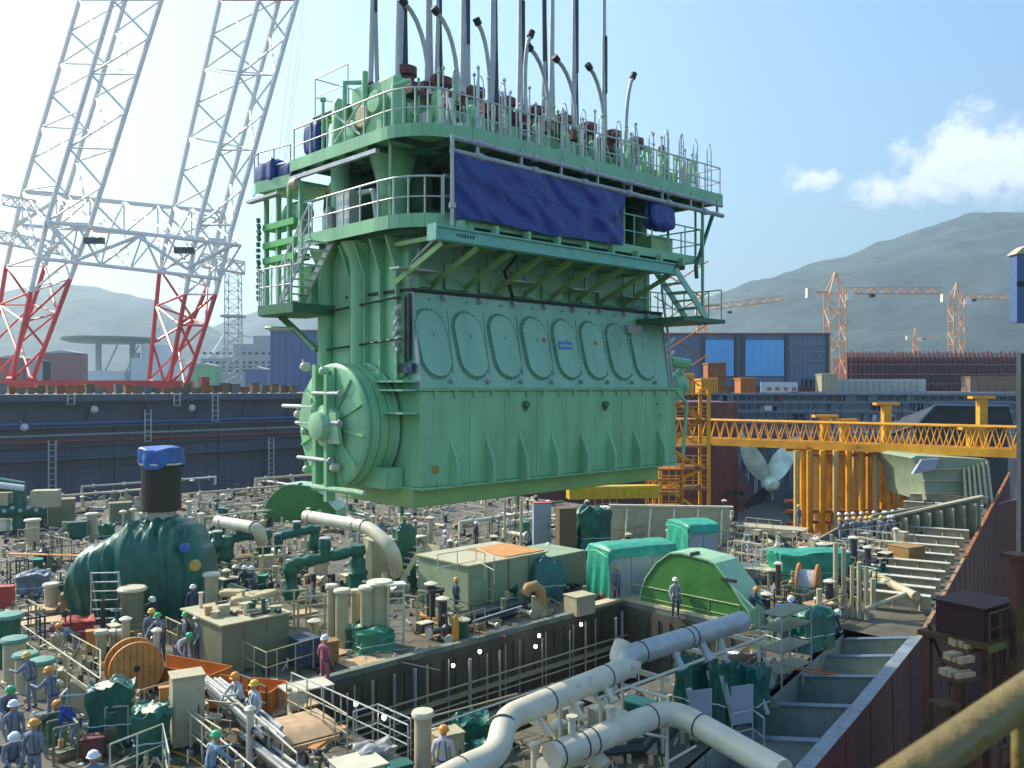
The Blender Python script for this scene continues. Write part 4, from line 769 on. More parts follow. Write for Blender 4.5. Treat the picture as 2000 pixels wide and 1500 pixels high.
def bundle(label, c, sx, sy, sz, m, seed, name='tarpaulin_bundle', cat='tarpaulin', rz=ROT, world=False, grp=None, pins=6):
    def fn(a, b):
        t = a*2*math.pi; ph = (b-.5)*math.pi; cc = math.copysign(abs(math.cos(ph))**.55, math.cos(ph)); ss = math.copysign(abs(math.sin(ph))**.6, math.sin(ph))
        sq = 1/max(abs(math.cos(t)), abs(math.sin(t)))**.75
        r_ = 1+.16*nz(math.cos(t)*1.6, math.sin(t)*1.6, b*2+seed)+.06*math.sin(t*pins+seed)*cc+.05*nz(math.cos(t)*5, math.sin(t)*5, b*5+seed)
        return Vector((math.cos(t)*sx*cc*r_*sq, math.sin(t)*sy*cc*r_*sq, sz+ss*sz*(1+.1*nz(math.cos(t)*2, math.sin(t)*2, seed))))
    o = MB().grid(fn, 48, 20).build(name, m, loc=c if world else E2W(c), rz=rz, sharp=70); return tag(o, label, cat, grp)
bundle('crumpled blue tarpaulin tied round equipment on the far left platform of the engine', (-.75, 7.1, 6.75), .35, .62, .42, TB, 2)
bundle('small dark blue tarpaulin beside the crumpled one on the engine left platform', (-.6, 6.1, 6.75), .3, .42, .3, TB, 5)
bundle('pointed navy tarpaulin on the left end of the engine top rail', (-.45, 4.75, 7.35), .25, .4, .55, TB, 8)
bundle('round navy tarpaulin bundle hanging near the right stairs of the engine', (9.6, -1.15, 5.45), .62, .28, .52, TB, 11)
# ================= lifting slings
for k, (px, pyb, w_) in enumerate(((731, 125, .12), (786, 130, .17), (839, 150, .12), (858, 150, .1), (910, 175, .17), (966, 185, .14), (1019, 200, .14), (1066, 215, .1), (1079, 225, .11), (1124, 220, .13), (1181, 240, .12))):
    y_ = 1.9 if k % 2 else 2.6; p = EP(px, pyb, y=y_); p.z = 9.3; 
    q = p+Vector((.0, 0, 26)); 
    t = thing('lifting_sling', ['leftmost steel lifting sling above the engine', 'thick double sling second from left above the engine', 'dark sling third from left above the engine', 'thin sling just right of the third above the engine', 'wide tapering sling fifth from left above the engine', 'dark sling in the middle of the row above the engine', 'sling beside the upturned gooseneck pipe above the engine', 'thin sling leaning towards its close neighbour on the right', 'sling crossing the eighth one above the engine', 'dark sling second from the right above the engine', 'rightmost thin sling above the engine'][k], 'sling', E2W(p), ROT, 'slings hanging the engine')
    lean = {7: -.35, 8: .18, 2: .1}.get(k, 0)
    MB().tube([(-.14, 0, 0), (-w_*.5, 0, 2.4), (-w_*.35+lean*.4, 0, 8), (-w_*.2+lean, 0, 26)], [w_*.7, w_*.75, w_*.45, w_*.35], 8).build('wire_strand', GY, t)
    MB().tube([(.14, .05, 0), (w_*.5, .05, 2.4), (w_*.35+lean*.4, .05, 8), (w_*.25+lean, .05, 26)], [w_*.6, w_*.65, w_*.4, w_*.3], 8).build('wire_strand', DK if k % 2 else GY, t)
    if k % 3 != 2: MB().tube([(lean*.2, -.02, 2.2), (lean*.3, -.02, 4.4+.8*(k % 2))], w_*.8, 10).build('sleeve', DK, t)
    MB().lathe([(.12, -.45), (.2, -.3), (.2, -.1), (.1, 0)], (-.14, 0, 0), 10).lathe([(.12, -.45), (.2, -.3), (.2, -.1), (.1, 0)], (.14, .05, 0), 10).build('shackle', MA, t)
# ================= the open ship hull: deck, pit, side shell
DECK = mat('dirty_deck_steel', (.11, .10, .068), .8, var=.35, sc=.7, dirt=.45, dcol=(.05, .042, .025), bump=.02, bsc=5)
DECK2 = mat('worn_green_deck', (.16, .19, .15), .7, var=.3, sc=.8, dirt=.4, dcol=(.10, .075, .05), bump=.01)
PITM = mat('pit_steel', (.085, .08, .055), .7, var=.3, sc=.6, dirt=.3)
PA = D(1212, 1180)                       # far right corner of the pit
PL, PW = 17.5, 7.6                       # length along -U, width along -V
pc = lambda a, b, z=0: PA-U*a-V*b+Vector((0, 0, z))
edge = [D(px, py, 20.3) for px, py in ((1480, 1640), (1590, 1500), (1700, 1370), (1800, 1245), (1885, 1090), (1945, 975))]
edge += [edge[-1]+(edge[-1]-edge[-2]).normalized()*28]
VL = 82.0                                # far side of the hull
def vline(p): return p.dot(V)
b = MB(); pts = []
# deck plates laid round the pit, in ship axes; cut on the right by the hull edge line
u0, uP0, uP1 = -40, PA.dot(U)-PL, PA.dot(U); vP1, vP0 = PA.dot(V), PA.dot(V)-PW
UE = 57.; UC = edge[3].dot(U)
def inside(p, e0, e1, off):
    d = (e1-e0).normalized(); n = Vector((-d.y, d.x, 0)); return (Vector((p.x, p.y, 0))-Vector((e0.x, e0.y, 0))).dot(n)-off
def clip(poly, near=True):
    for i, (e0, e1) in enumerate(zip(edge, edge[1:])):
        off = (3.0 if i < 3 else .1) if near else (.12 if i >= 3 else -50); o = []
        for p, q in zip(poly, poly[1:]+poly[:1]):
            a, c = inside(p, e0, e1, off), inside(q, e0, e1, off)
            if a >= 0: o.append(p)
            if (a >= 0) != (c >= 0): o.append(p.lerp(q, a/(a-c)))
        poly = o
        if len(poly) < 3: return []
    return poly
def quad(ua, ub, va, vb, near=True):
    q = clip([uv(ua, va, DZ), uv(ub, va, DZ), uv(ub, vb, DZ), uv(ua, vb, DZ)], near)
    if q: b.add(q, [tuple(range(len(q)))])
def on_deck(p): return all(inside(p, e0, e1, 3.2 if i < 3 else 1.0) > 0 for i, (e0, e1) in enumerate(zip(edge, edge[1:]))) and p.dot(U) < (UE-1 if p.dot(V) > 26 else 90) and p.dot(V) < VL-1
quad(u0, UE, vP1, VL); quad(u0, uP0, -14, vP1); quad(uP0, uP1, -14, vP0); quad(uP1, UC, -14, vP1); quad(UC, 96, -14, vP1, False)
struct(b.build('deck', DECK))
b = MB().beam(uv(UE, vP1, 10), uv(UE, VL, 10), .3, 19.9).beam(uv(u0, VL, 10), uv(UE, VL, 10), .3, 19.9).beam(uv(UE+.15, vP1, 10), uv(96, vP1+.1, 10), .3, 19.9)
struct(b.build('hull_end_wall', HU))
b = MB()
def vb(a0, b0, a1, b1, z0, z1, t=.12):
    b.beam(pc(a0, b0, (z0+z1)/2), pc(a1, b1, (z0+z1)/2), t, z1-z0)
vb(0, 0, PL, 0, -14, -.02); vb(PL, 0, PL, PW, -14, -.02); vb(PL, PW, 0, PW, -14, -.02); vb(0, PW, 0, 0, -14, -.02)
b.add([pc(0, 0, -14), pc(PL, 0, -14), pc(PL, PW, -14), pc(0, PW, -14)], [(0, 1, 2, 3)])
for z in (-3.2, -6.4, -9.6): vb(0, .5, PL, .5, z-.25, z, 1.0); vb(.5, .5, .5, PW-.5, z-.25, z, 1.0)
for k in range(29): q = k*.61+.2; vb(q, .06, q+.06, .06, -14, -.3, .12)
for k in range(12): q = k*.62+.3; vb(.06, q, .06, q+.06, -14, -.3, .12)
struct(b.build('hold_walls', PITM))
b = MB()
for (a0, b0, a1, b1) in ((-.15, -.12, PL, -.12), (-.12, 0, -.12, PW+.1)): b.beam(pc(a0, b0, .02), pc(a1, b1, .02), .3, .32)
struct(b.build('hatch_rim', DECK2))
# hull side
hb = MB(); tb2 = MB(); tb = MB(); n_ = Vector((.82, -.57, 0))
for e0, e1 in zip(edge, edge[1:]):
    d = (e1-e0).normalized(); n = Vector((d.y, -d.x, 0))
    hb.add([e0, e1, e1-Vector((0, 0, 6))+n*.1, e0-Vector((0, 0, 6))+n*.1, e1-Vector((0, 0, 20.3))-n*2.5, e0-Vector((0, 0, 20.3))-n*2.5], [(0, 1, 2, 3), (3, 2, 4, 5)])
struct(hb.build('hull_side', HU, sharp=60))
sb = MB()
for e0, e1 in zip(edge, edge[1:]):
    d = (e1-e0).normalized(); n = Vector((d.y, -d.x, 0)); L_ = (e1-e0).length
    for z in (1.9, 3.8, 5.95): sb.beam(e0-Vector((0, 0, z))+n*(.1*z/6+.004), e1-Vector((0, 0, z))+n*(.1*z/6+.004), .02, .05)
    k = 0
    while k < L_: p = e0+d*k; sb.beam(p-Vector((0, 0, .1))+n*.006, p-Vector((0, 0, 5.95))+n*.106, .05, .02); k += 3.1
struct(sb.build('hull_weld_seams', mat('seam_red', (.20, .075, .055), .6, var=.3)))
for i, (e0, e1) in enumerate(zip(edge, edge[1:])):
    d = (e1-e0).normalized(); n = Vector((-d.y, d.x, 0)); L_ = (e1-e0).length; k = 0
    while k < L_:
        a = e0+d*(k+.015); c = e0+d*min(L_, k+2.4-.015); wq = .42 if i < 3 else .16; (tb if i < 3 else tb2).hexa([a-Vector((0, 0, .05)), c-Vector((0, 0, .05)), c+n*wq-Vector((0, 0, .05)), a+n*wq-Vector((0, 0, .05)), a, c, c+n*wq, a+n*wq]); k += 2.4
struct(tb.build('deck_edge_plate', mat('edge_plate', (.22, .26, .29), .5, metal=.1, var=.25, sc=1.5, dirt=.4, dcol=(.2, .11, .06))))
struct(tb2.build('rusty_edge_plate', mat('rusty_edge', (.34, .20, .10), .7, var=.3, sc=2, dirt=.3)))
# second course of shell beyond the bend, with inner plating
e = edge[5]; 
MB().beam(edge[4]+Vector((0, 0, .05)), edge[5]+Vector((0, 0, .05)), .18, .18).beam(edge[5], edge[6], .2, .2).build('edge_beam', YR, tag_=('rusty orange edge bar along the far part of the hull side', 'edge bar'))
# sunk side bay in the foreground: transverse web plates between the edge plate and the deck
for i, (k, w_) in enumerate(((0.8, 2.4), (4.0, 2.4), (7.2, 2.5), (10.6, 2.5), (13.4, 2.4), (16.2, 2.4))):
    e0 = edge[0]; acc = k+2.2; j = 0
    while j < len(edge)-2 and acc > (edge[j+1]-edge[j]).length: acc -= (edge[j+1]-edge[j]).length; j += 1
    d = (edge[j+1]-edge[j]).normalized(); n = Vector((-d.y, d.x, 0)); p = edge[j]+d*acc+n*.40
    t = thing('web_plate', ['rusty ended web plate nearest the camera beside the hull edge', 'blue grey web plate, second from the camera along the hull edge', 'long web plate across the bare grey bay at the hull edge', 'dark web plate right of the green tarpaulins at the hull edge', 'dark blue web plate below the cream vertical pipes', 'small web plate farthest along the shaded hull edge'][i], 'steel plate', p, math.atan2(n.y, n.x), 'web plates along the shaded hull edge')
    MB().prism([(0, -.02), (w_, -.45), (w_+.2, -1.5), (0, -1.5)], (0, 0, 0), (1, 0, 0), (0, 0, 1), (0, .03, 0)).build('web', mat('bay_primer', (.26, .30, .26)) if i else mat('rusty_web', (.25, .16, .08), .7, var=.3, dirt=.5, dcol=(.35, .12, .03)), t)
    MB().prism([(0, -.015), (w_, -.445), (w_, -.415), (0, .015)], (0, -.16, 0), (1, 0, 0), (0, 0, 1), (0, .34, 0)).build('face_plate', BX, t)
    MB().box((.5, -.5, -.75), (.8, -.02, -.7)).build('bracket', DK, t)
bf = MB()
for i in range(3):
    d = (edge[i+1]-edge[i]).normalized(); n = Vector((-d.y, d.x, 0)); a, c = edge[i]+n*.42-Vector((0, 0, .06)), edge[i+1]+n*.42-Vector((0, 0, .06)); dn = Vector((0, 0, 1))
    bf.add([a, c, c+n*.5-dn*1.3, a+n*.5-dn*1.3, c+n*2.5-dn*1.5, a+n*2.5-dn*1.5, c+n*2.5-dn*.25, a+n*2.5-dn*.25], [(0, 1, 2, 3), (3, 2, 4, 5), (5, 4, 6, 7)])
struct(bf.build('side_bay_plating', mat('bay_primer', (.17, .21, .18), .6, var=.2, sc=1, dirt=.3, dcol=(.2, .15, .09))))
# --------------- small builders for deck things
def dim(px, Y): return px*Y/F
def drum(label, px, py, wpx, hpx, m=CR, mc=None, name='vent_pipe', cat='vent pipe', grp='cream vent pipes with caps on the deck', cap=True, z=DZ, seg=14):
    p = D(px, py, z); r = dim(wpx, p.y)/2; h = dim(hpx, p.y); t = thing(name, label, cat, p, 0, grp)
    MB().lathe([(r*1.15, 0), (r*1.15, .05), (r, .06), (r, h)], seg=seg).build('pipe', m, t)
    if cap: MB().lathe([(r*1.3, h-.02), (r*1.35, h+.05), (r*1.2, h+.12), (r*.3, h+.15)], seg=seg).build('cap', mc or CR2, t)
    return t
def cabinet(label, px, py, wpx, hpx, m=CR, rz=.6, dr=.7, name='cabinet', cat='cabinet', grp=None, z=DZ, door=True, mt=None):
    p = D(px, py, z); w_ = dim(wpx, p.y)*.8; h = dim(hpx, p.y); d = w_*dr; t = thing(name, label, cat, p, rz, grp)
    MB().box((-w_/2, -d/2, .05), (w_/2, d/2, h)).build('body', m, t, bevel=.015)
    MB().box((-w_/2-.03, -d/2-.03, h+.002), (w_/2+.03, d/2+.03, h+.05)).build('top', mt or m, t, bevel=.01)
    MB().box((-w_/2+.04, -d/2+.04, 0), (w_/2-.04, d/2-.04, .05)).build('plinth', DK, t)
    if door:
        MB().box((-w_/2+.05, -d/2-.02, .15), (w_/2-.05, -d/2-.002, h-.08)).build('door', m, t); MB().tube([(w_*.3, -d/2-.04, h*.45), (w_*.3, -d/2-.04, h*.6)], .015, 6).build('handle', DK, t)
    return t
def tarpbox(label, px, py, wpx, hpx, m=TG, rz=.6, dr=.7, seed=1, grp=None, z=DZ, cat='tarpaulin', name='tarpaulin_cover', pinch=.12, flat=.0):
    """a draped box: fabric with folds that pulls in towards the ties at the bottom"""
    p = D(px, py, z); w_ = dim(wpx, p.y)*.5; h = dim(hpx, p.y); d = w_*dr
    def fn(a, b):
        t = a*2*math.pi; c, s = math.cos(t), math.sin(t); sq = 1/max(abs(c), abs(s))
        if b < .7:
            k = b/.7; r_ = 1-pinch*math.sin(k*math.pi)*.8+.06*math.sin(t*9+seed*2+k*2+2*nz(c, s, seed))*(1-k*.8)+.16*nz(c*2, s*2, k*2.5+seed)+.08*nz(c*5, s*5, k*4+seed)
            return Vector((c*sq*w_*r_, s*sq*d*r_, h*(k*.97)+.05*h*nz(c*2, s*2, seed+5)*(k)))
        k = (1-b)/.3; r_ = k**.8*.99; hh = h*(.97+.05*(1-k))+h*(.22*nz(c*k*1.5, s*k*1.5, seed)+.08*nz(c*k*4, s*k*4, seed))*(1-flat)
        return Vector((c*sq*w_*r_, s*sq*d*r_, hh))
    o = MB().grid(fn, 64, 30).build(name, m, loc=p, rz=rz, sharp=55); tag(o, label, cat, grp)
    mb = MB(); q = [fn(i/32, .28)*1.0 for i in range(33)]; mb.tube([Vector((v.x*1.01, v.y*1.01, v.z)) for v in q], .02, 4, cap=False); mb.build('rope', WH, o)
    return o
def pallet(label, px, py, w_, l_, n=1, m=WD, rz=ROT, z=DZ, grp='plywood sheets lying on the deck', name='plywood_sheet', cat='plywood'):
    t = thing(name, label, cat, D(px, py, z), rz, grp)
    for k in range(n): MB().box((-l_/2+.03*k, -w_/2, .03+k*.05), (l_/2, w_/2-.02*k, .07+k*.05), rz=R.uniform(-.04, .04)).build('sheet', m, t)
    MB().box((-l_/2+.1, -w_/2+.02, 0), (-l_/2+.2, w_/2-.02, .028)).box((l_/2-.2, -w_/2+.02, 0), (l_/2-.1, w_/2-.02, .028)).build('battens', WD, t)
    return t
def bundle_pipes(label, px, py, px2, py2, n, r, z=DZ, m=GY, grp=None, name='pipe_bundle'):
    a, c = D(px, py, z), D(px2, py2, z); d = (c-a); L_ = d.length; az = math.atan2(d.y, d.x); t = thing(name, label, 'pipe stack', a, az, grp); rows = 3
    for k in range(n):
        y_ = (k % (n//rows+1))*r*2.15; zz = r+.06+(k//(n//rows+1))*r*1.9; ln = L_*R.uniform(.8, 1)
        MB().tube([(R.uniform(0, .4), y_, zz), (ln, y_+R.uniform(-.1, .1), zz)], r, 7).build('pipe', m if k % 3 else DK, t)
    for f in (.15, .8): MB().box((L_*f, -.1, 0), (L_*f+.1, (n//rows+1)*r*2.2, .06)).build('bearer', WD, t)
    return t
def reel(label, px, py, R_, wid, rz, z=DZ, tilt=0, cable=DK, grp='large wooden cable reels'):
    p = D(px, py, z); t = thing('cable_reel', label, 'cable reel', p, rz, grp); c = (0, 0, R_)
    for y0 in (-wid/2, wid/2-.09):
        f = MB().lathe([(R_, 0), (R_, .09)], (0, y0, R_), 36, ax='y').build('flange', WO, t)
        b = MB()
        for j in range(-4, 5): b.box((j*R_*.22-.008, y0-.004, R_-math.sqrt(max(0, R_*R_-(j*R_*.22)**2))+.03), (j*R_*.22+.008, y0-.001, R_+math.sqrt(max(0, R_*R_-(j*R_*.22)**2))-.03))
        b.build('plank_joints', DK, f); 
        b = MB()
        for a in range(6): b.lathe([(.025, -.012), (.025, .1)], (R_*.5*math.cos(a*1.047), y0, R_+R_*.5*math.sin(a*1.047)), 6, ax='y')
        b.build('bolts', DK, f)
    b = MB()
    for k in range(14): b.lathe([(R_*.72, 0), (R_*.74, wid/28), (R_*.72, wid/14-.01)], (0, -wid/2+.09+k*(wid-.18)/14, R_), 24, ax='y')
    b.build('cable', cable, t); MB().lathe([(.1, 0), (.1, wid+.04)], (0, -wid/2-.02, R_), 14, ax='y').build('hub', BK, t)
    return t
def valve_tree(label, px, py, wpx, hpx, m=TG, seed=0, z=DZ, grp='pipework wrapped in green tarpaulin'):
    p = D(px, py, z); w_ = dim(wpx, p.y); h = dim(hpx, p.y); t = thing('wrapped_pipework', label, 'pipework', p, ROT*.4, grp); b = MB(); rr = .24+.02*(seed % 3)
    def w(pts, r_):
        q = []; rs = []
        for a, c in zip(pts, pts[1:]):
            a = Vector(a); c = Vector(c); n = max(3, int((c-a).length/.18))
            for i in range(n): q.append(a.lerp(c, i/n)); rs.append(r_*(1+.6*nz(q[-1].x*3, q[-1].y*3, q[-1].z*3+seed)))
        q.append(Vector(pts[-1])); rs.append(r_*.9); b.tube(q, rs, 10)
    w([(-w_/2, 0, 0), (-w_/2, 0, h*.75)], rr*1.3); w([(w_/2, .3, 0), (w_/2, .3, h)], rr*1.5); w([(-w_/2, 0, h*.72), (0, .1, h*.8), (w_/2, .3, h*.9)], rr); w([(0, .1, h*.75), (0, .1, h*1.15)], rr*1.1)
    b.build('wrapped_pipes', m, t, sharp=60)
    MB().lathe([(.2, 0), (.28, .03), (.28, .1), (.2, .13)], (0, .1, h*1.15), 12).lathe([(.24, 0), (.24, .08)], (-w_/2, 0, h*.78), 12).build('flange', GY, t)
    return t
def bigpipe(label, pts, r, m=CR2, name='large_pipe', grp=None, flanges=(), branch=()):
    p0 = Vector(pts[0]); t = thing(name, label, 'pipe', p0, 0, grp); q = [Vector(p)-p0 for p in pts]; sm2 = [q[0]]
    for a, c, e_ in zip(q, q[1:], q[2:]):
        l = min((a-c).length, (e_-c).length)*.45; l = min(l, r*2.6); A1 = c+(a-c).normalized()*l; A2 = c+(e_-c).normalized()*l
        for i in range(7): s = i/6; sm2.append(A1*(1-s)**2+c*2*s*(1-s)+A2*s*s)
    sm2.append(q[-1]); MB().tube(sm2, r, 22).build('pipe', m, t, sharp=60)
    for f in flanges:
        i, s = int(f), f-int(f); a, c = q[i], q[i+1]; d = (c-a).normalized(); x = a.lerp(c, s); MB().tube([x-d*.018, x+d*.018], r*1.05, 22).build('weld_band', DK if m is not WH else GY, t)
    for (f, dx, dy, dz, rr) in branch:
        i, s = int(f), f-int(f); x = q[i].lerp(q[i+1], s); e1_ = x+Vector((dx, dy, dz)); MB().tube([x, e1_], rr, 12).tube([e1_, e1_+(e1_-x).normalized()*.06], rr*1.5, 12).build('branch', m, t)
    return t
# --------------- pit: scaffolding, lamps, railings
p0 = pc(0, .35); sc_ = thing('scaffold', 'grey scaffold uprights and boards lining the back wall of the pit', 'scaffold', pc(PL/2, .4, -8), ROT)
for k in range(22):
    x = -PL/2+.4+k*.79+R.uniform(-.15, .15); yq = R.choice([0, 0, -.5]); MB().tube([(x, yq, -5), (x, yq, 7.8)], R.choice([.03, .05, .07]), 6).build('upright', R.choice([GY, CR, CR]), sc_)
for z in (-2.5, -.4, 1.2, 2.4, 3.5, 4.5, 5.6, 6.7):
    b = MB().tube([(-PL/2, -.05, z), (PL/2, -.05, z)], .04, 6); b.box((-PL/2, .02, z-.5), (PL/2, .36, z-.43)); b.tube([(-PL/2, -.4, z-.5), (PL/2, -.4, z-.5)], .03, 6); b.build('ledger', CR, sc_)
for k in range(7): x = -PL/2+k*2.4; MB().tube([(x, -.1, 1.4), (x+1.5, -.1, 3.4)], .035, 6).build('diagonal_brace', GY, sc_)
LMP = mat('lamp_glow', (1, 1, 1)); LMP.node_tree.nodes['Principled BSDF'].inputs['Emission Color'].default_value = (1, .97, .88, 1); LMP.node_tree.nodes['Principled BSDF'].inputs['Emission Strength'].default_value = 7
def lamp(lb, px, py, off=.75):
    p = onplane(px, py, pc(0, off), U); t = thing('work_lamp', lb, 'lamp', p, 0, 'lit work lamps hanging in the pit')
    MB().lathe([(.02, -.09), (.055, -.06), (.065, 0), (.045, .07)], seg=12).build('bulb', LMP, t); MB().lathe([(.07, .071), (.05, .14), (.02, .18)], seg=10).tube([(0, 0, .18), (0, 0, .8)], .008, 4).build('holder', BK, t)
for l in (('lit work lamp under the far right corner of the pit', 1135, 1219), ('lit work lamp in the middle of the pit back wall', 1053, 1241), ('lit work lamp left of centre on the pit back wall', 937, 1272), ('lit work lamp lower on the pit wall beside the thick upright', 885, 1299), ('small lit lamp just below the middle one', 1046, 1262)): lamp(*l)
lamp('lit work lamp behind the railing at the left end of the pit', 695, 1374, 3.6); lamp('lit work lamp low in the pit left of the white bent pipe', 750, 1400, 5.6)
rz_ = lambda a, b: pc(a, b, .02)
railing('railing across the left end of the pit', [rz_(PL+.2, 1.2), rz_(PL+.2, 4.0), rz_(PL+.2, 7.2)], sp=.9, m=GY)
railing('railing along the near side of the pit beside the white bent pipe', [rz_(PL, PW+.1), rz_(PL-4.5, PW+.1), rz_(PL-9, PW+.1)], sp=1.4, m=GY)
railing('tube railing on the light beam in front of the green half round casing', [rz_(-.1, .5), rz_(-.1, 3.2), rz_(-.1, 6.2)], sp=2.0, h=1.0, m=mat('railing_yellow_green', (.38, .42, .22)))
MB().box((-.3, -6.8, 0), (.35, .4, .14)).box((-3.2, -.25, 0), (-.3, .3, .13)).build('walk_plank', mat('sunlit_planks', (.55, .47, .30), .7, dirt=.3, sc=1.5), loc=pc(-.25, 0, .2), rz=ROT, tag_=('pale plank walk along the far edge of the pit under the workers', 'plank walk'))
def corner(px, py): return D(px, py, DZ+.01)
railing('railing with a corner left of the pit beside the grey green block wall', [corner(452, 1300), corner(520, 1335), corner(541, 1328), corner(612, 1305)], sp=.85, m=CR)
railing('railing behind the small cream table near the pit', [corner(560, 1400), corner(632, 1440), corner(678, 1470)], sp=.8, m=CR)
railing('railing with two bends at the near left of the pit', [corner(690, 1465), corner(738, 1448), corner(802, 1480)], sp=.8, m=GY)
railing('short railing before the drum tarpaulin at the bottom centre', [corner(842, 1475), corner(922, 1452), corner(1010, 1425)], sp=1.1, m=CR)
railing('long sloping railing across the lower left corner', [D(0, 1245), D(195, 1395)], sp=1.0, h=1.1, m=CR2)
railing('gangway railing on the left side of the silver pipe bundle', [D(330, 1432), D(395, 1490), D(500, 1590)], sp=.9, m=CR2)
railing('gangway railing on the right side beside the two white clad workers', [D(405, 1395), D(500, 1475), D(580, 1555)], sp=.9, m=CR2)
railing('white railing at the bottom left before the green wrapped drum', [D(215, 1540), D(318, 1495), D(330, 1560)], sp=.9, h=1.1, m=CR2)
railing('thin railing left of the brown reel', [D(130, 1290), D(196, 1330), D(196, 1395)], sp=.7, m=CR)
railing('low railing between the green tarpaulin drum and the cream cabinet', [D(252, 1425), D(282, 1415), D(335, 1398)], sp=.6, m=CR)
railing('railing of pale tubes at the far left edge', [D(2, 1130), D(50, 1145), D(52, 1100)], sp=.9, m=CR)
railing('cream railing round the raised cream platform', [D(855, 1135, 21.6), D(930, 1120, 21.6), D(965, 1140, 21.6)], sp=1.1, h=1.15, m=CR2)
railing('railing under the crowd of workers at the far right', [D(1640, 1078), D(1700, 1070), D(1760, 1060)], sp=.9, h=1.3, m=CR)
railing('second railing before the cable reel on the right', [D(1470, 1140), D(1520, 1120), D(1560, 1110)], sp=.9, m=GY)
railing('bent railing in the shaded bay beside the web plates', [D(1430, 1470), D(1470, 1460), D(1492, 1478)], sp=.7, m=GY)
railing('railing above the dark green tarpaulins under the shaded pipe', [D(1325, 1330), D(1400, 1305), D(1470, 1290)], sp=1.2, m=GY)
# --------------- large white pipes in the foreground
zp = 22.5
a = D(985, 1404, zp); c = D(1238, 1298, zp)
bigpipe('thick white pipe bending down at its near end in the foreground', [D(800, 1560, 22.0), D(905, 1502, 22.0), D(972, 1474, 22.05), a, c, c+V*.55+Vector((0, 0, .0)), c+V*.62+Vector((0, 0, .35))+U*.35], .29, flanges=(.95, 2.85, 3.3, 3.75), branch=((3.2, .3, -.3, -.5, .07), (3.45, .3, -.3, -.5, .08), (3.7, .3, -.3, -.45, .09)))
e0 = D(1222, 1283, 22.75); e1 = D(1440, 1216, 22.75)
bigpipe('thick grey shaded pipe running right above the pit from the white pipe', [e0-Vector((0, 0, .5)), e0+U*.1, e1, e1+U*.3], .30, m=GY, flanges=(1.1, 1.5, 1.55), branch=((1.35, .3, -.3, -.6, .1), (1.6, .3, -.3, -.6, .12), (1.8, .2, -.2, -.9, .1)))  # grey steel puts the shade on this part of the white pipe
l0 = D(1078, 1478, 21.7); l1 = D(1310, 1385, 21.7); l2 = D(1530, 1510, 21.4)
bigpipe('second thick white pipe turning down to the right in the foreground', [l0, l1, l2], .31, flanges=(.04, .22, .3, .8, 1.3), branch=((.15, 0, 0, .7, .09), (.45, 0, 0, .6, .08)))
bigpipe('short cream pipe stub below the second white pipe', [D(1060, 1500, 21.3), D(1150, 1465, 21.3), D(1180, 1500, 21.0)], .22)
rk = thing('pipe_rack', 'cream steel rack carrying the thick white pipes', 'pipe rack', D(1180, 1480, 20), ROT)
for x in (-1.2, 1.4, 4.2, 6.4):
    for y_ in (-.9, .5): MB().tube([(x, y_, 0), (x, y_, 2.1)], .05, 8).build('leg', CR2, rk)
    MB().box((x-.06, -1.1, 1.98), (x+.06, .8, 2.1)).build('cross_bar', CR2, rk)
for y_ in (-.9, .5): MB().tube([(-1.4, y_, 2.15), (6.8, y_, 2.15)], .045, 8).build('side_rail', CR2, rk)
t = thing('welded_rack', 'tall cream tube frame bent over in front of the second white pipe', 'frame', D(1303, 1520, 20)); h = CZ-20-(1362-757)/F*(CZ-20)*F/(1520-757)
MB().tube([(0, 0, 0), (0, 0, h), (-1.1, .7, h+.1)], .05, 8).tube([(0, 0, h*.5), (-1.1, .6, h*.5)], .035, 6).tube([(0, 0, .4), (.9, .8, .5)], .035, 6).build('frame', CR2, t)
for i, (px, py) in enumerate(((1045, 1480), (1093, 1440), (1122, 1425), (1180, 1405), (1240, 1385))):
    z0 = 20.4; p = D(px, py, z0); drum(('white valve post under the near bend of the white pipe', 'thick cream stub between the two white pipes', 'slim green banded post between the white pipes', 'cream box post behind the second white pipe', 'cream post at the far end of the white pipe')[i], px, py+40, (16, 26, 9, 30, 26)[i], (60, 62, 80, 60, 50)[i], m=(CR2, CR, GD, CR, CR)[i], grp=None)
for i, (px, py, s) in enumerate(((1120, 1390, .12), (1045, 1410, .14), (1160, 1365, .1), (1200, 1350, .1))):
    MB().lathe([(s*.3, -.1), (s, 0), (s*1.1, .12), (s*.4, .25)], seg=12).build('valve_bonnet', WH, loc=D(px, py, 22.0), tag_=(('white valve head below the middle of the white pipe', 'largest white valve head near the pipe bend', 'small white valve head farther along the white pipe', 'smallest white valve head farthest along the white pipe')[i], 'valve', 'white valve heads under the white pipe'))
# --------------- left foreground
cabinet('tall cream cabinet beside the silver pipe bundle', 365, 1452, 74, 135, CR, rz=.5, dr=.85)
t = cabinet('orange shelf box on the left side of the tall cream cabinet', 326, 1425, 34, 82, WO, rz=.5, dr=.5, name='shelf_box', cat='shelf')
reel('big plywood cable reel left of the orange trays', 262, 1352, dim(46, 30)*1.08, .75, .62)
tarpbox('tall green wrapped drum below the big reel', 217, 1448, 84, 112, TG, .3, .95, 3); tarpbox('shorter green wrapped drum right of the tall one', 295, 1478, 70, 95, TG, .4, .95, 5)
MB().lathe([(.42, 0), (.44, .05), (.1, .1)], seg=18).build('drum_lid', CR2, loc=D(217, 1448)+Vector((0, 0, dim(108, D(217, 1448).y))), tag_=('pale round lid on the tall green wrapped drum', 'lid'))
MB().lathe([(.38, 0), (.40, .05), (.1, .1)], seg=18).build('drum_lid', CR2, loc=D(295, 1478)+Vector((0, 0, dim(92, D(295, 1478).y))), tag_=('pale round lid on the shorter green wrapped drum', 'lid'))
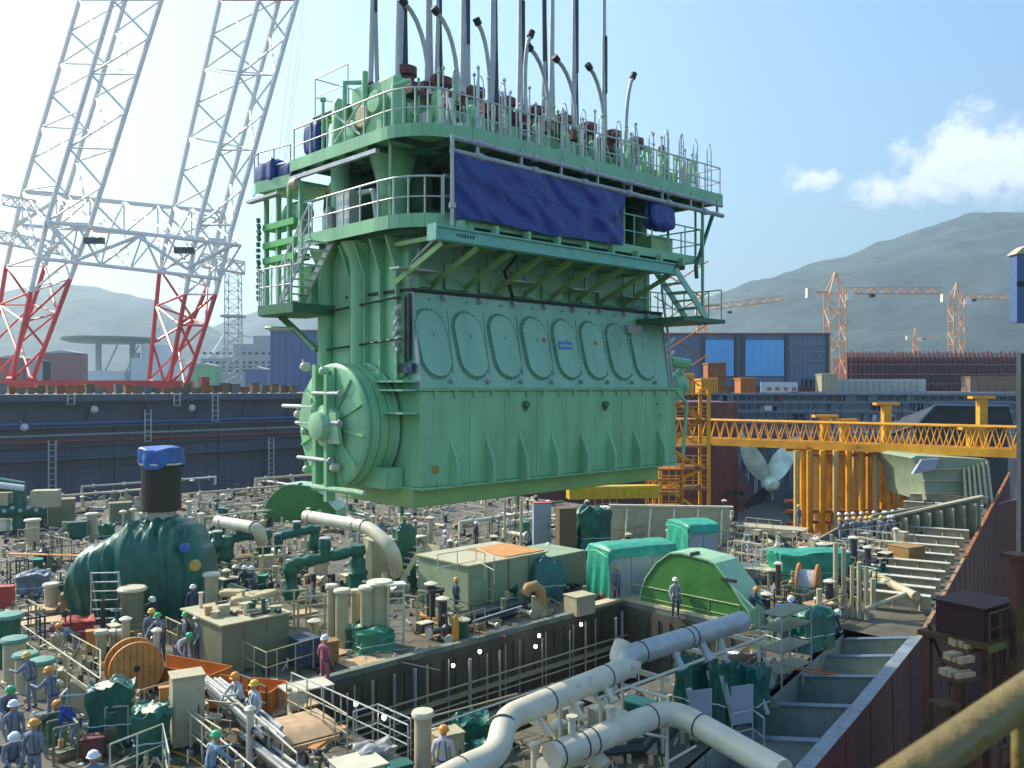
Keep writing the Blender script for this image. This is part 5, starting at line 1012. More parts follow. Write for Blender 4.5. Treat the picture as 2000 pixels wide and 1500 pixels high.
for i, (px, py, w_, h_) in enumerate(((14, 1300, 58, 95), (28, 1330, 50, 78), (50, 1350, 46, 68), (82, 1360, 48, 66))):
    t = drum(('green topped cylinder at the very left edge, largest of the row', 'second green topped cylinder of the row at left', 'third green topped cylinder of the row at left', 'rightmost green topped cylinder of the row at left')[i], px, py, w_*.8, h_, m=TG if i == 0 else CR, mc=mat('dusty_green_cap', (.10, .26, .20), .6), name='capped_cylinder', cat='cylinder', grp='green topped cylinders at the left edge')
cabinet('dark red box at the far left edge', 12, 1190, 34, 44, RD, rz=.3, door=False, name='red_box', cat='box')
tarpbox('bright green tarpaulin tied over a drum at the left edge', 10, 1262, 46, 64, TG, .3, .9, 7)
pallet('peach plywood sheets beside the dark red box', 60, 1195, 1.3, 2.2, 3, WD, .3)
pallet('pale plywood sheet just below the peach one', 75, 1215, 1.0, 1.8, 1, WD, .5)
tarpbox('red cloth covered crate behind the left worker', 152, 1242, 58, 34, mat('red_cloth', (.38, .06, .05), .8), .5, .8, 9, cat='crate', name='covered_crate'); tarpbox('pink wrapped bundle left of the red crate', 116, 1246, 30, 26, mat('pink_cloth', (.55, .12, .2), .8), .3, .9, 11, cat='bundle', name='wrapped_bundle')
cabinet('orange crate behind the rail left of the reel', 182, 1275, 30, 42, WO, .4, name='crate', cat='crate', door=False)
cabinet('orange brown cage box beneath the green mound', 140, 1200, 44, 40, mat('ochre_paint', (.3, .17, .05), .6, dirt=.4), .3, name='cage_box', cat='box', door=False)
for i, (px, py, w_, h_) in enumerate(((198, 1285, 20, 48), (226, 1278, 24, 42), (64, 1062, 24, 45), (180, 1045, 20, 40), (258, 1230, 42, 78), (413, 1210, 26, 86), (100, 1190, 24, 46), (382, 1218, 26, 24))):
    drum(('cream post left of the reel', 'second cream post left of the reel', 'flat capped cream post below the far left machinery', 'flat capped cream post right of the far left machinery', 'wide dark cream drum in front of the green mound', 'capped post with two white knobs right of the green mound', 'pale post left of the green mound steps', 'round topped stool post behind the group of workers')[i], px, py, w_, h_, m=CR if i != 4 else CG)
for i, (px, py, w_, l_) in enumerate(((365, 1338, 1.0, 3.0), (475, 1378, 1.1, 2.4))):
    t = thing('orange_tray', ('orange steel chute running from the big reel', 'orange brown open bin behind the two white clad workers')[i], 'tray', D(px, py), (-.45, -.25)[i], None); b = MB().box((-l_/2, -w_/2, .05), (l_/2, w_/2, .12)); b.build('floor', WO, t); MB().box((-l_/2, -w_/2-.04, .05), (l_/2, -w_/2, .7)).build('side', OR, t); MB().box((-l_/2, w_/2, .05), (l_/2, w_/2+.04, .7)).build('side', OR, t); MB().box((l_/2, -w_/2, .05), (l_/2+.04, w_/2, .7)).build('end', OR, t)
bundle_pipes('bundle of long silver pipes beside the cream cabinet', 385, 1345, 520, 1470, 15, .06, z=20.6)
bundle_pipes('lower bundle of silver tubes at the bottom left', 470, 1450, 600, 1560, 9, .05, z=20.3)
t = thing('work_platform', 'tan plywood platform with a rounded top right of the white clad workers', 'platform', D(560, 1450), ROT-.1)
MB().grid(lambda a, b: Vector((-1.3+2.6*a, -.8+1.6*b, .45-.28*max(0, (a-.0))*0-.5*max(0, (.25-b))**1.0*0+ (-.35*max(0, .3-b)*2))), 10, 10).grid(lambda a, b: Vector((-1.3+2.6*a, -.8+1.6*b, .41-.7*max(0, .3-b))), 10, 10).build('board', WD, t); MB().box((-1.2, -.9, 0), (1.2, -.82, .2)).box((-1.2, .6, 0), (1.2, .7, .4)).build('frame', WD, t)
pallet('tan plywood floor behind the white clad workers', 530, 1385, 1.5, 2.6, 1, WD, ROT)
t = thing('cream_table', 'small cream sheet table on four legs by the pit', 'table', D(598, 1385), ROT*.8); MB().box((-.75, -.45, .72), (.75, .45, .76)).build('tabletop', CR2, t)
for x, y_ in ((-.7, -.4), (.7, -.4), (.7, .4), (-.7, .4)): MB().box((x-.03, y_-.03, 0), (x+.03, y_+.03, .72)).build('leg', GY, t)
MB().box((-.73, -.46, .35), (-.1, -.44, .71)).build('front_panel', CR2, t)
cabinet('rust orange machine box on the walkway behind the pink worker', 640, 1295, 46, 42, mat('ochre_paint', (.3, .17, .05)), .6, name='machine_box', cat='box')
tarpbox('green tarpaulin wrapped chest on the walkway above the pit', 730, 1272, 74, 42, mat('mid_green_tarpaulin', (.03, .22, .13), .5, var=.2, sc=2.5, bump=.02), .55, .6, 13)
for i, (px, py, w_, l_) in enumerate(((700, 1262, 1.2, 2.6), (722, 1290, 1.0, 2.2), (868, 1240, 1.1, 1.6), (578, 1200, .8, 1.8), (815, 1278, .3, 1.2))): pallet(('sunlit plywood sheet left of the green chest', 'plywood sheet in front of the green chest', 'plywood sheet farther right on the walkway above the pit', 'narrow plank by the cream columns', 'loose timber right of the green chest')[i], px, py, w_, l_, 1)
# raised grey green block on the left of the walkway
c0 = D(565, 1290); blk = thing('coaming_block', 'big grey green steel block with loose sacks on top left of the walkway', 'steel block', c0, ROT); hb_ = dim(92, c0.y)
MB().box((-2.6, 0, 0), (0, 3.2, hb_)).build('walls', CG, blk, bevel=.02)
MB().box((-2.68, -.08, hb_+.003), (.08, 3.28, hb_+.06)).build('top_plate', CR, blk)
for x in (-1.8, -.9): MB().box((x, -.03, .1), (x+.08, 0, hb_-.1)).build('stiffener', CG, blk)
t = cabinet('dark navy panel box at the foot of the grey green block', 595, 1298, 52, 52, OD, ROT, 1.2, name='navy_box', cat='box', door=False)
for i, (px, py) in enumerate(((455, 1165), (475, 1178), (490, 1170), (520, 1168))):
    bundle(('beige sack on the grey green block, leftmost', 'beige sack lying lowest on the grey green block', 'beige sack in the middle on the grey green block', 'beige sack right on the grey green block')[i], (0, 0, 0), .5, .25, .14, mat('sack_cloth', (.5, .4, .25), .8), 20+i, 'sack', 'sack', .4*i, grp='beige sacks on the grey green block').location = D(px, py, DZ+hb_+.06)
for i in range(26):
    x = R.uniform(-2.4, -.2); y_ = R.uniform(.2, 2.9); h = R.uniform(.15, .6); k = i % 3
    q = c0+U*x+V*y_; q.z = DZ+hb_+.06
    if k == 0: MB().box((-.2, -.12, 0), (.2, .12, h*.6)).box((-.22, -.14, h*.6+.002), (.22, .14, h*.6+.03)).build('small_crate', R.choice([WD, CR, WO]), loc=q, rz=R.uniform(0, 3), tag_=('small crate among the gear on the grey green block', 'crate', 'small crates on the grey green block'))
    elif k == 1: MB().tube([(-.4, 0, .06), (.4, 0, .06)], .05, 7).tube([(-.44, 0, .06), (-.38, 0, .06)], .09, 8).build('pipe_piece', R.choice([GY, CR2, DK]), loc=q, rz=R.uniform(0, 3), tag_=('short flanged pipe lying on the grey green block', 'pipe', 'short pipes on the grey green block'))
    else: MB().lathe([(.07, 0), (.07, h), (.1, h+.01), (.1, h+.06)], seg=9).build('pipe_stub', R.choice([CR2, TG, CR]), loc=q, tag_=('upright pipe stub on the grey green block', 'pipe', 'upright pipe stubs on the grey green block'))
# --------------- the big green mound with funnel
mp = D(290, 1192); s = mp.y/F
prof = [(-140, 60), (-136, 95), (-120, 118), (-100, 130), (-75, 142), (-45, 160), (-15, 178), (20, 184), (60, 182), (85, 170), (105, 150), (118, 120), (124, 60), (130, 20)]
def ph(x):
    for a, c in zip(prof, prof[1:]):
        if a[0] <= x <= c[0]: return a[1]+(c[1]-a[1])*(x-a[0])/(c[0]-a[0])
    return 0
def mound(a, b):
    x = -140+270*a; H = ph(x); t = b*math.pi; y_ = -math.cos(t); z = max(0, math.sin(t))**.5; y_ = math.copysign(abs(y_)**.8, y_)
    fold = .05*math.sin(x*.13+2.2*math.sin(b*3)+6*nz(x*.02, b, 4))*(1-z*.8)+.26*nz(x*.025+b*1.5, b*2.2, 1)+.14*nz(x*.08+b*3, b*3, 2)+.05*nz(x*.2, b*8, 5)
    sx = 1-.12*(1-z)*abs(x)/140
    return Vector((x*s*sx, y_*1.75*(1+fold)*(1-.15*(abs(x)/140)**3)*(1-.18*(1-z)), H*s*z*(1+.07*nz(x*.06, b*4, 7)+.03*nz(x*.2, b*9, 8))))
o = MB().grid(mound, 90, 34).build('tarpaulin_mound', TG, loc=mp, sharp=70); tag(o, 'large machine shrouded in dark green tarpaulin under the black funnel', 'tarpaulin')
MB().tube([mound(.0+.5*k/20, .56)+Vector((0, 0, .02)) for k in range(3, 20)], .03, 5).build('rope', WH, o)
fz = 175*s; t = thing('funnel', 'thick black exhaust pipe with a blue tarpaulin cap rising from the green mound', 'exhaust pipe', mp+Vector((dim(22, mp.y), .2, fz)))
MB().lathe([(.62, -.3), (.62, .45)], seg=24).build('collar', GY, t); rf = dim(37, mp.y)
MB().lathe([(rf, .45), (rf, 2.75), (rf*.95, 2.78)], seg=32).build('pipe', mat('black_pipe_paint', (.018, .016, .015), .45, var=.3), t)
def capf(a, b):
    th = a*2*math.pi; w_ = .08*math.sin(th*9)*(1-b)+.07*nz(math.cos(th)*2, math.sin(th)*2, b*3)
    r_ = rf*(1.12+w_-.0*b) if b < .6 else rf*1.12*(1-(b-.6)/.4)**.6; z = 2.5+.75*min(b/.6, 1)+(.12*((b-.6)/.4) if b > .6 else 0)-.15*math.sin(th*3)*(1-b)
    return Vector((math.cos(th)*r_, math.sin(th)*r_, z))
MB().grid(capf, 60, 16).build('cap_cover', mat('blue_cap_tarp', (.03, .12, .42), .35, var=.2), t, sharp=80); MB().lathe([(rf*1.1, 2.52), (rf*1.12, 2.6)], seg=30).build('strap', WH, t)
for i, (px, py) in enumerate(((246, 1010), (266, 1006), (282, 1014))):
    p = mp+Vector((dim(px-290, mp.y), -.3, dim(1192-py-4, mp.y)-.1)); t = thing('breather_pipe', ('left small mushroom vent on the green mound', 'middle small mushroom vent on the green mound', 'right small mushroom vent beside the black funnel')[i], 'vent pipe', p, 0, 'mushroom vents on the green mound'); MB().tube([(0, 0, -.2), (0, 0, .45)], .06, 8).build('pipe', GY, t); MB().lathe([(.16, .42), (.17, .5), (.05, .56)], seg=12).build('cap', CR2, t)
MB().lathe([(.02, -.03), (.24, 0), (.26, .05), (.18, .1)], seg=16, ax='y').build('brass_cover', mat('brass_yellow', (.55, .35, .08), .4), loc=mp+Vector((dim(113, mp.y), -1.45, dim(100, mp.y))), tag_=('round brass coloured cover at the right end of the green mound', 'cover'))
bundle('small blue cloth bundle on the right shoulder of the green mound', (0, 0, 0), .2, .2, .2, mat('blue_cap_tarp', (.03, .12, .42)), 31, rz=.2).location = mp+Vector((dim(95, mp.y), -1.5, dim(125, mp.y)))
t = thing('step_ladder', 'grey steel step frame standing before the green mound', 'steps', D(205, 1225), .1)
b = MB()
for x in (-.55, .55): b.tube([(x, 0, 0), (x, 0, 2.3)], .04, 6); b.tube([(x, .9, 0), (x, 0, 2.3)], .03, 6)
b.build('uprights', GY, t); 
for k in range(6): MB().box((-.55, -.06, .35+k*.38), (.55, .1, .38+k*.38)).build('rung', GY, t)
# --------------- left middle: far left machinery
t = thing('wrapped_machine', 'green wrapped machine with a white tube on top at far left', 'machine', D(45, 1040), .2); s = D(45, 1040).y/F
MB().tube([(-.2, 0, 0), (-.2, 0, 90*s), (-1.6, 0, 95*s)], .5, 12).tube([(-1.8, 0, 45*s), (1.4, 0, 40*s)], .55, 12).build('wrapped_body', TG, t); MB().tube([(-1.6, -.5, 96*s), (.2, -.5, 88*s)], .22, 10).build('white_tube', WH, t); MB().box((-2, -.5, 55*s), (-.8, .6, 78*s)).box((.6, -.5, 50*s), (2.3, .6, 82*s)).build('casing', CR, t)
b = MB()
for k in range(8): b.lathe([(.1, 0), (.16, .1), (.1, .25)], (-1.9+k*.5, -.8, 42*s+.2*(k % 2)), 8)
b.build('fittings', GY, t); MB().box((-2, -.8, 0), (2.4, .8, .25)).build('skid', DK, t)
for i, (px, py, w_, h_) in enumerate(((120, 1010, 60, 55), (235, 1000, 50, 38), (150, 1030, 44, 30))): cabinet(('grey green plate box right of the far left machine', 'cream block behind the green mound vents', 'low dark green tank right of the far left machine')[i], px, py+20, w_, h_, (CG, CG, TG)[i], .5, name='deck_box', cat='box', door=False)
tarpbox('small green wrapped pump left of the mound vents', 208, 1058, 30, 34, TG, .4, .8, 17)
tarpbox('grey blue covered pallet left of the green mound', 64, 1160, 58, 40, mat('grey_blue_cover', (.12, .17, .22), .6), .4, .8, 19, cat='pallet', name='covered_pallet')
pallet('orange plank on trestles left of the green mound', 95, 1085, .4, 5.0, 1, WO, -.15, z=20.6)
# --------------- centre left pipes and wrapped valves
bigpipe('cream pipe left of the large one, behind the green wrapped valves', [D(425, 1018, 22.2), D(505, 1032, 22.2), D(512, 1060, 21.2)], .34, flanges=(.15, .9))
zq = 23.2; bigpipe('large cream pipe sloping down under the hanging engine', [D(598, 1008, zq), D(722, 1030, zq), D(770, 1075, 22.3), D(775, 1120, 21)], .32, m=CR2, flanges=(.1, .93, .8), branch=())
valve_tree('green wrapped valve frame below the large cream pipe', 635, 1170, 130, 100, seed=1); valve_tree('smaller green wrapped valves right of the green mound', 470, 1100, 90, 62, seed=2); valve_tree('green wrapped valves behind the big valve frame', 580, 1085, 70, 55, seed=3)
valve_tree('green wrapped pipes between mound and frame', 425, 1110, 30, 60, seed=5)
cabinet('cream steel casing right of the green valve frame', 745, 1145, 70, 92, CR, .45, 1.0, name='steel_casing', cat='casing', door=False)
tarpbox('dark green tarpaulin panel right of the cream casing', 790, 1145, 42, 112, TG, .5, .8, 23)
for i, (px, py, w_, h_) in enumerate(((648, 1262, 18, 115), (668, 1266, 26, 110), (694, 1255, 18, 98), (717, 1262, 26, 112), (742, 1258, 40, 118))):
    drum(('slim tall cream column, leftmost of the cluster by the walkway', 'second cream column by the walkway', 'thin cream column in the middle of the cluster', 'fourth cream column by the walkway', 'widest cream column at the right of the cluster')[i], px, py, w_, h_, m=CR, name='column', cat='column', grp='cream columns beside the walkway')
tarpbox('low dark green tarpaulin at the foot of the cream columns', 700, 1262, 60, 42, TG, .5, .7, 25)
t = thing('ladder_stand', 'white steel ladder stand at the edge of the walkway', 'ladder', D(773, 1262), .3); hh = dim(118, D(773, 1262).y)
MB().box((-.34, -.04, 0), (-.26, .04, hh)).box((.26, -.04, 0), (.34, .04, hh)).build('side_rails', CR2, t)
for k in range(9): MB().box((-.26, -.03, .2+k*.27), (.26, .03, .25+k*.27)).build('rung', CR2, t)
MB().box((-.4, -.1, hh), (.4, .5, hh+.06)).build('top_plate', WH, t)
# vertical ladders / cages between valves
for i, (px, py, h_) in enumerate(((525, 1130, 62), (500, 1215, 60), (560, 1225, 70), (620, 1220, 55))):
    q = D(px, py); h = dim(h_, q.y); t = thing('pipe_cage', ('cream pipe cage left of the green valve frame', 'low pipe cage behind the grey green block', 'cream pipe cage in front of the green valve frame', 'small pipe cage left of the columns')[i], 'pipe frame', q, .4, 'cream pipe cages among the wrapped valves')
    for x in (-.8, -.3, .3, .8): MB().tube([(x, 0, 0), (x, 0, h)], .05, 6).build('upright', CR, t)
    for z in (.3, .7, 1.0): MB().tube([(-.8, .05, h*z), (.8, .05, h*z)], .04, 6).build('rail', CR, t)
# --------------- raised cream platform in the middle
c0 = D(915, 1200); t = thing('deck_house', 'low grey green deck house with a tan topped roof in the middle', 'deck house', c0, ROT); h1 = 2.1
MB().box((0, 0, 0), (4.9, 3.6, h1)).box((4.902, .5, 0), (8.4, 3.4, 1.7)).build('walls', mat('pale_green_primer', (.26, .33, .21), .6, dirt=.3, sc=1), t, bevel=.02); MB().box((-.1, -.1, h1+.003), (5.0, 3.7, h1+.07)).build('roof', CR, t); MB().box((2.4, .1, h1+.075), (4.9, 2.8, h1+.11)).build('plywood_cover', WO, t)
for x in (1.2, 2.4, 3.7): MB().box((x, -.04, .1), (x+.07, 0, h1-.05)).build('stiffener', CG, t)
MB().box((5.6, .44, .1), (6.3, .5, 1.5)).build('door', DK, t)
t = thing('steel_stair', 'cream steel stair leading up to the tan topped deck house', 'stairs', D(825, 1150), ROT); b = MB().beam((-1.6, 0, .1), (0, 0, 2.2), .06, .25).beam((-1.6, .8, .1), (0, .8, 2.2), .06, .25); b.build('stringers', CR2, t)
for k in range(8): MB().box((-1.5+k*.2-.1, 0, .2+k*.26), (-1.5+k*.2+.12, .8, .24+k*.26)).build('tread', CR2, t)
MB().prism([(-.2, 0), (1.6, 0), (1.6, 1.2), (.3, 2.3)], (0, 0, 0), (1, 0, 0), (0, 0, 1), (0, 1.2, 0)).build('steel_wedge', CR, loc=D(850, 1160), rz=ROT, tag_=('cream steel wedge beside the stair of the deck house', 'steel plate'))
tarpbox('pointed white and green tarpaulin over a valve by the deck house', 1064, 1168, 54, 74, mat('teal_tarpaulin', (.03, .15, .17), .5), .4, .8, 27, pinch=-.3); 
t = thing('bent_duct', 'tan curved duct bending down beside the pointed tarpaulin', 'duct', D(1055, 1192), .3); TN = mat('tan_duct', (.36, .22, .09), .6, dirt=.2); MB().tube([(-.75, 0, .75), (-.55, 0, 1.05), (-.25, 0, 1.1), (0, 0, .85), (.05, 0, .4), (.05, 0, 0)], .26, 14).build('duct', TN, t); MB().lathe([(.32, 0), (.32, .06)], (.05, 0, 0), 14).build('flange', DK, t)
tarpbox('green tarpaulin over an orange pump in front of the deck house', 985, 1178, 46, 34, TG, .3, .8, 29)
bundle_pipes('stack of dark grey pipes and planks on the walkway beyond the pit', 905, 1232, 1040, 1195, 18, .09, m=DK); bundle_pipes('thin silver rods on top of the dark pipe stack', 925, 1222, 1030, 1190, 6, .03, z=20.55, m=GY)
t = cabinet('cream bin of white rags at the far right corner of the walkway', 1132, 1200, 60, 38, CR, .65, .8, name='bin', cat='bin', door=False)
t = thing('bar_stool', 'tall dark steel stand left of the worker on the walkway', 'stand', D(852, 1215), .2); b = MB()
for x, y_ in ((-.25, -.25), (.25, -.25), (.25, .25), (-.25, .25)): b.tube([(x, y_, 0), (x*.8, y_*.8, 1.3)], .035, 6)
b.build('legs', DK, t); MB().lathe([(.36, 1.3), (.36, 1.42)], seg=14).build('top', BK, t)
MB().lathe([(.12, 0), (.14, .5), (.12, 1.0), (.04, 1.15)], seg=12).build('gas_bottle', YE, loc=D(890, 1258), tag_=('small yellow stand at the edge of the walkway', 'stand'))
# green half round casings
def halfround(label, px, py, wpx, hpx, dep, rz):
    p = D(px, py); w_ = wpx/2; h = hpx; pr = [(-1, 0), (-1, .22), (-.9, .5), (-.68, .78), (-.42, .97), (-.2, 1.0), (.28, .96), (.42, .92), (.72, .62), (.88, .42), (1, .30), (1, 0)]
    t = thing('wheel_cover', label, 'casing', p, rz, 'light green half round engine casings'); P_ = [(x*w_, y_*h) for x, y_ in pr]
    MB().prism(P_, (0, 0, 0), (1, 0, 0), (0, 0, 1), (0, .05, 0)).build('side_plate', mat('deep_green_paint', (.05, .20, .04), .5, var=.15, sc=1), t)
    MB().prism(P_, (0, dep, 0), (1, 0, 0), (0, 0, 1), (0, .05, 0)).build('back_plate', G, t)
    b = MB()
    for a, c in zip(P_[0:], P_[1:]): b.hexa([(a[0], -.05, a[1]), (c[0], -.05, c[1]), (c[0], dep+.1, c[1]), (a[0], dep+.1, a[1]), (a[0]*1.02, -.05, a[1]*1.02+.02), (c[0]*1.02, -.05, c[1]*1.02+.02), (c[0]*1.02, dep+.1, c[1]*1.02+.02), (a[0]*1.02, dep+.1, a[1]*1.02+.02)])
    b.build('rim_plate', GL, t); MB().box((-w_*.03, -.06, h*.985), (w_*.02, .5, h*1.05)).box((w_*.55, -.1, h*.7), (w_*.8, .0, h*.75)).build('lug', DK, t)
    MB().beam((w_*.72, -.1, h*.66), (w_*1.12, -.1, h*.38), .06, .06).build('handle', GL, t)
    return t
halfround('large light green half round casing behind the workers on the pit edge', 1352, 1210, 5.5, 2.75, 1.5, ROT-math.pi/2); halfround('smaller green half round casing far behind the large cream pipe', 585, 1018, 5.6, 2.7, 2.2, -.1)
# panelled booths with tarpaulin roofs
def booth(label, px, py, wpx, hpx, dr, rz, seed):
    p = D(px, py); w_ = dim(wpx, p.y); h = dim(hpx, p.y); d = w_*dr; t = thing('equipment_booth', label, 'booth', p, rz, 'grey booths under green tarpaulin roofs')
    n = max(2, round(w_/1.1))
    for k in range(n): MB().box((k*w_/n+.015, 0, 0), ((k+1)*w_/n-.015, .06, h)).build('wall_panel', GB, t)
    MB().box((0, .065, 0), (w_, d, h-.02)).build('body', DK, t)
    fn = lambda a, b: Vector((-.12+(w_+.24)*a, -.15+(d+.3)*b, h+.05+.16*math.sin(b*math.pi)+.05*nz(a*6, b*5, seed)-(.35*max(0, .06-a)/.06+.35*max(0, .06-b)/.06)))
    MB().grid(fn, 30, 16).grid(lambda a, b: fn(a, b)-Vector((0, 0, .02)), 30, 16).build('roof_tarp', TG2, t, sharp=60)
    def side(a, b): return Vector((-.1+.1*math.sin(a*16+b*3)*(1-b), -.1+d*a*1.02, h*(.05+.97*b)))
    MB().grid(side, 30, 8).build('side_tarp', TG2, t, sharp=80)
    return t
booth('long grey booth under a bright green tarpaulin behind the half round casing', 1190, 1182, 150, 105, .55, .42, 1); booth('second grey booth with a folded green tarpaulin, right and farther back', 1345, 1130, 62, 100, 1.5, .25, 2)
tarpbox('flat bright green tarpaulin over a container on the right', 1580, 1140, 140, 66, TG2, .1, .45, 33, flat=.6)
tarpbox('dark green wrapped block under the yellow girder', 1156, 1080, 66, 84, TG, .2, .8, 35)
cabinet('brown rusty machine frame left of the dark green wrapped block', 1105, 1085, 44, 92, mat('brown_machine', (.15, .10, .05), .7, dirt=.4), .3, name='brown_machine', cat='machine', door=False)
cabinet('pale panel with a red top beneath the engine', 1058, 1075, 44, 92, GB, .2, .4, name='signal_panel', cat='panel', mt=RD)
t = thing('bulwark', 'cream bulwark wall with slanted stays behind the booths', 'bulwark', D(1192, 1058), -.12); b = MB().box((0, 0, 0), (7.6, .12, 2.3)); b.build('plating', CR, t); MB().box((-.1, -.1, 2.3), (7.8, .25, 2.42)).build('capping', CR2, t)
for k in range(5): MB().beam((.9+k*1.5, -.9, 0), (1.1+k*1.5, -.05, 2.2), .12, .1).build('stay', CR2, t)
for i, (px, py, h_) in enumerate(((986, 1080, 105), (1018, 1085, 108), (1632, 1200, 140), (1648, 1200, 130), (1664, 1205, 100), (1678, 1208, 110), (1692, 1210, 104), (1705, 1190, 60), (1600, 1230, 80))):
    drum(('thin cream pole left of the deck house roof under the engine', 'second thin pole on the deck house roof under the engine', 'tall cream pipe, leftmost of the upright row beside the hull edge', 'second upright cream pipe beside the hull edge', 'third upright cream pipe beside the hull edge', 'fourth upright cream pipe beside the hull edge', 'rightmost upright cream pipe beside the hull edge', 'short cream pipe behind the upright row', 'short cream post right of the open green tarpaulin')[i], px, py, (5, 6, 10, 9, 8, 9, 9, 12, 12)[i], h_, cap=False, grp='slim upright cream pipes', seg=8)
reel('wooden cable reel with a pale drum on the right', 1578, 1188, dim(43, 40.5), .9, 1.1, cable=mat('pale_cable', (.42, .48, .52), .5))
pallet('tan board table right of the wooden cable reel', 1602, 1182, .8, 1.2, 2, WD, .4, z=20.8)
cabinet('blue plastic barrel box beside the wooden reel', 1530, 1212, 22, 28, CAB, .2, .9, name='blue_crate', cat='crate', door=False)
tarpbox('dark green tarpaulin with a folded edge below the wooden reel', 1578, 1262, 84, 70, TG, .5, .8, 37); tarpbox('grey green covered stack left of the folded tarpaulin', 1528, 1262, 56, 54, mat('grey_green_cover', (.08, .12, .09), .7), .5, .8, 39)
for i, (px, py) in enumerate(((1362, 1198), (1186, 1178))): cabinet(('red toolbox on the pit edge beside the middle worker', 'red toolbox at the feet of the worker by the booth')[i], px, py, 30, 18, RD, .1, .6, name='toolbox', cat='toolbox', grp='red toolboxes on the pit edge')
# shaded machinery under the grey pipe at right
for i, (px, py, w_, h_, m_) in enumerate(((1352, 1400, 66, 110, TG), (1415, 1415, 60, 120, TG), (1475, 1410, 58, 105, TG), (1450, 1335, 70, 50, mat('shaded_rust', (.14, .08, .04), .7)))): tarpbox(('dark green tarpaulin hanging under the shaded pipe, left one', 'dark green tarpaulin with a grey notice, middle one under the shaded pipe', 'dark green tarpaulin right of the notice under the shaded pipe', 'brown covered stack behind the dark green tarpaulins')[i], px, py, w_, h_, m_, ROT, .7, 41+i)
for i, (px, py) in enumerate(((1365, 1440), (1446, 1430))):
    q = D(px, py+10, 20.1); MB().box((-.32, -.03, .5), (.32, 0, 1.5)).box((-.36, -.02, .46), (.36, .01, 1.54)).build('notice_board', GB, loc=q+Vector((0, -.2, 0)), rz=.35, tag_=(('small pale notice leaning on the left dark tarpaulin', 'tall grey notice on the middle dark tarpaulin')[i], 'notice board', 'notice boards on the dark tarpaulins'))
for i, (px, py) in enumerate(((1385, 1310), (1410, 1318), (1345, 1345), (1440, 1300), (1465, 1305))):
    q = D(px, py, 21.6); MB().tube([(0, 0, 0), (.25+.05*i, -.2, -1.3)], .09, 10).build('drop_pipe', GY, loc=q, tag_=('slanting grey drop pipe under the shaded thick pipe', 'pipe', 'slanting drop pipes under the shaded thick pipe'))
t = thing('rack_shelf', 'grey scaffold shelf right of the dark green tarpaulins', 'shelf', D(1535, 1330), ROT); 
for x in (-1, 1):
    for y_ in (-.4, .4): MB().tube([(x, y_, 0), (x, y_, 2.4)], .035, 6).build('upright', GY, t)
for z in (.5, 1.2, 1.9, 2.4): MB().box((-1, -.42, z), (1, .42, z+.04)).build('shelf', CG, t)
# bottom centre
drum('thick cream post with a round flat cap at the bottom centre', 826, 1515, 34, 118, m=CR); cabinet('cream cabinet behind the yellow helmeted worker at the bottom', 872, 1500, 70, 70, CR, .5, .8)
tarpbox('green tarpaulin drum with a brown lid at the bottom centre', 928, 1462, 74, 62, TG, .4, .9, 51); tarpbox('green covered box right of it, against the white pipe bend', 950, 1500, 60, 50, TG, .4, .9, 53)
tarpbox('clear grey plastic over a machine left of the cream post', 730, 1500, 76, 46, mat('grey_plastic', (.3, .31, .29), .35), .5, .8, 55, cat='plastic cover'); cabinet('flat cream work table with a red cloth at the bottom', 700, 1530, 110, 40, CR2, .6, .9, name='work_table', cat='table', door=False)
cabinet('dark green chest at the bottom beside the work table', 778, 1530, 60, 36, TG, .6, .7, name='green_chest', cat='chest', door=False)
cabinet('brown red box beside the bending blue coated worker', 182, 1480, 52, 40, mat('brown_red_box', (.16, .05, .04), .6), .4, name='tool_chest', cat='box')
# far right side of the deck
t = thing('ship_block', 'pale green steel block wall standing where the hull edge turns up', 'ship block', D(1850, 985, 20)); s = t.location.y/F
bb = MB()
bb.prism([(-70, 90), (-60, 95), (78, 88), (84, 10), (40, -5), (-40, 5), (-48, 60)], (0, 0, 0), (s, 0, 0), (0, 0, s), (0, 8, 0)); bb.build('plating', mat('pale_green_primer', (.26, .33, .21)), t)
for z in (20, 45, 68): MB().box((-46*s, -.15, z*s), (60*s, 0, z*s+.12)).build('stiffener', CR, t)
for k in range(6): MB().beam(((20+k*10)*s, -1.5, -8*s), ((30+k*9)*s, -.2, (70+k*3)*s), .2, .3).build('web', CR, t)
MB().prism([(-72, 60), (-55, 88), (-20, 90), (-30, 68)], (0, -.5, 0), (s, 0, 0), (0, 0, s), (0, .4, 0)).build('bracket_plate', GB, t)
t = thing('stern_plate', 'low grey green plate edge right of the yellow posts', 'steel plate', D(1640, 1060, 20), .35); MB().prism([(-2.5, 0), (12, 0), (12, 2.4), (3, 1.7), (0, 1.0)], (0, 0, 0), (1, 0, 0), (0, 0, 1), (0, .2, 0)).build('plate', CG, t); MB().beam((0, -.1, 1.05), (12, -.1, 2.5), .4, .12).build('face_bar', CR, t)
for k in range(11): MB().box((.8+k, -.7, 0), (.9+k, 0, 1.0+.11*k)).build('frame_rib', CR, t)
for i, (px, py, w_, h_) in enumerate(((1500, 1030, 26, 24), (1440, 1105, 80, 22))): pallet(('cream sloping plate before the propeller', 'cream plates right of the second booth')[i], px, py, 1.6, 5, 1, CR, -.5, z=20.7)
cabinet('brown open container behind the crowd on the right', 1770, 1112, 60, 46, mat('ochre_paint', (.3, .17, .05)), .5, 1.0, name='container', cat='container', door=False)
tarpbox('small green tarpaulin by the stiffeners on the right', 1754, 1104, 32, 30, TG2, .4, .8, 57)
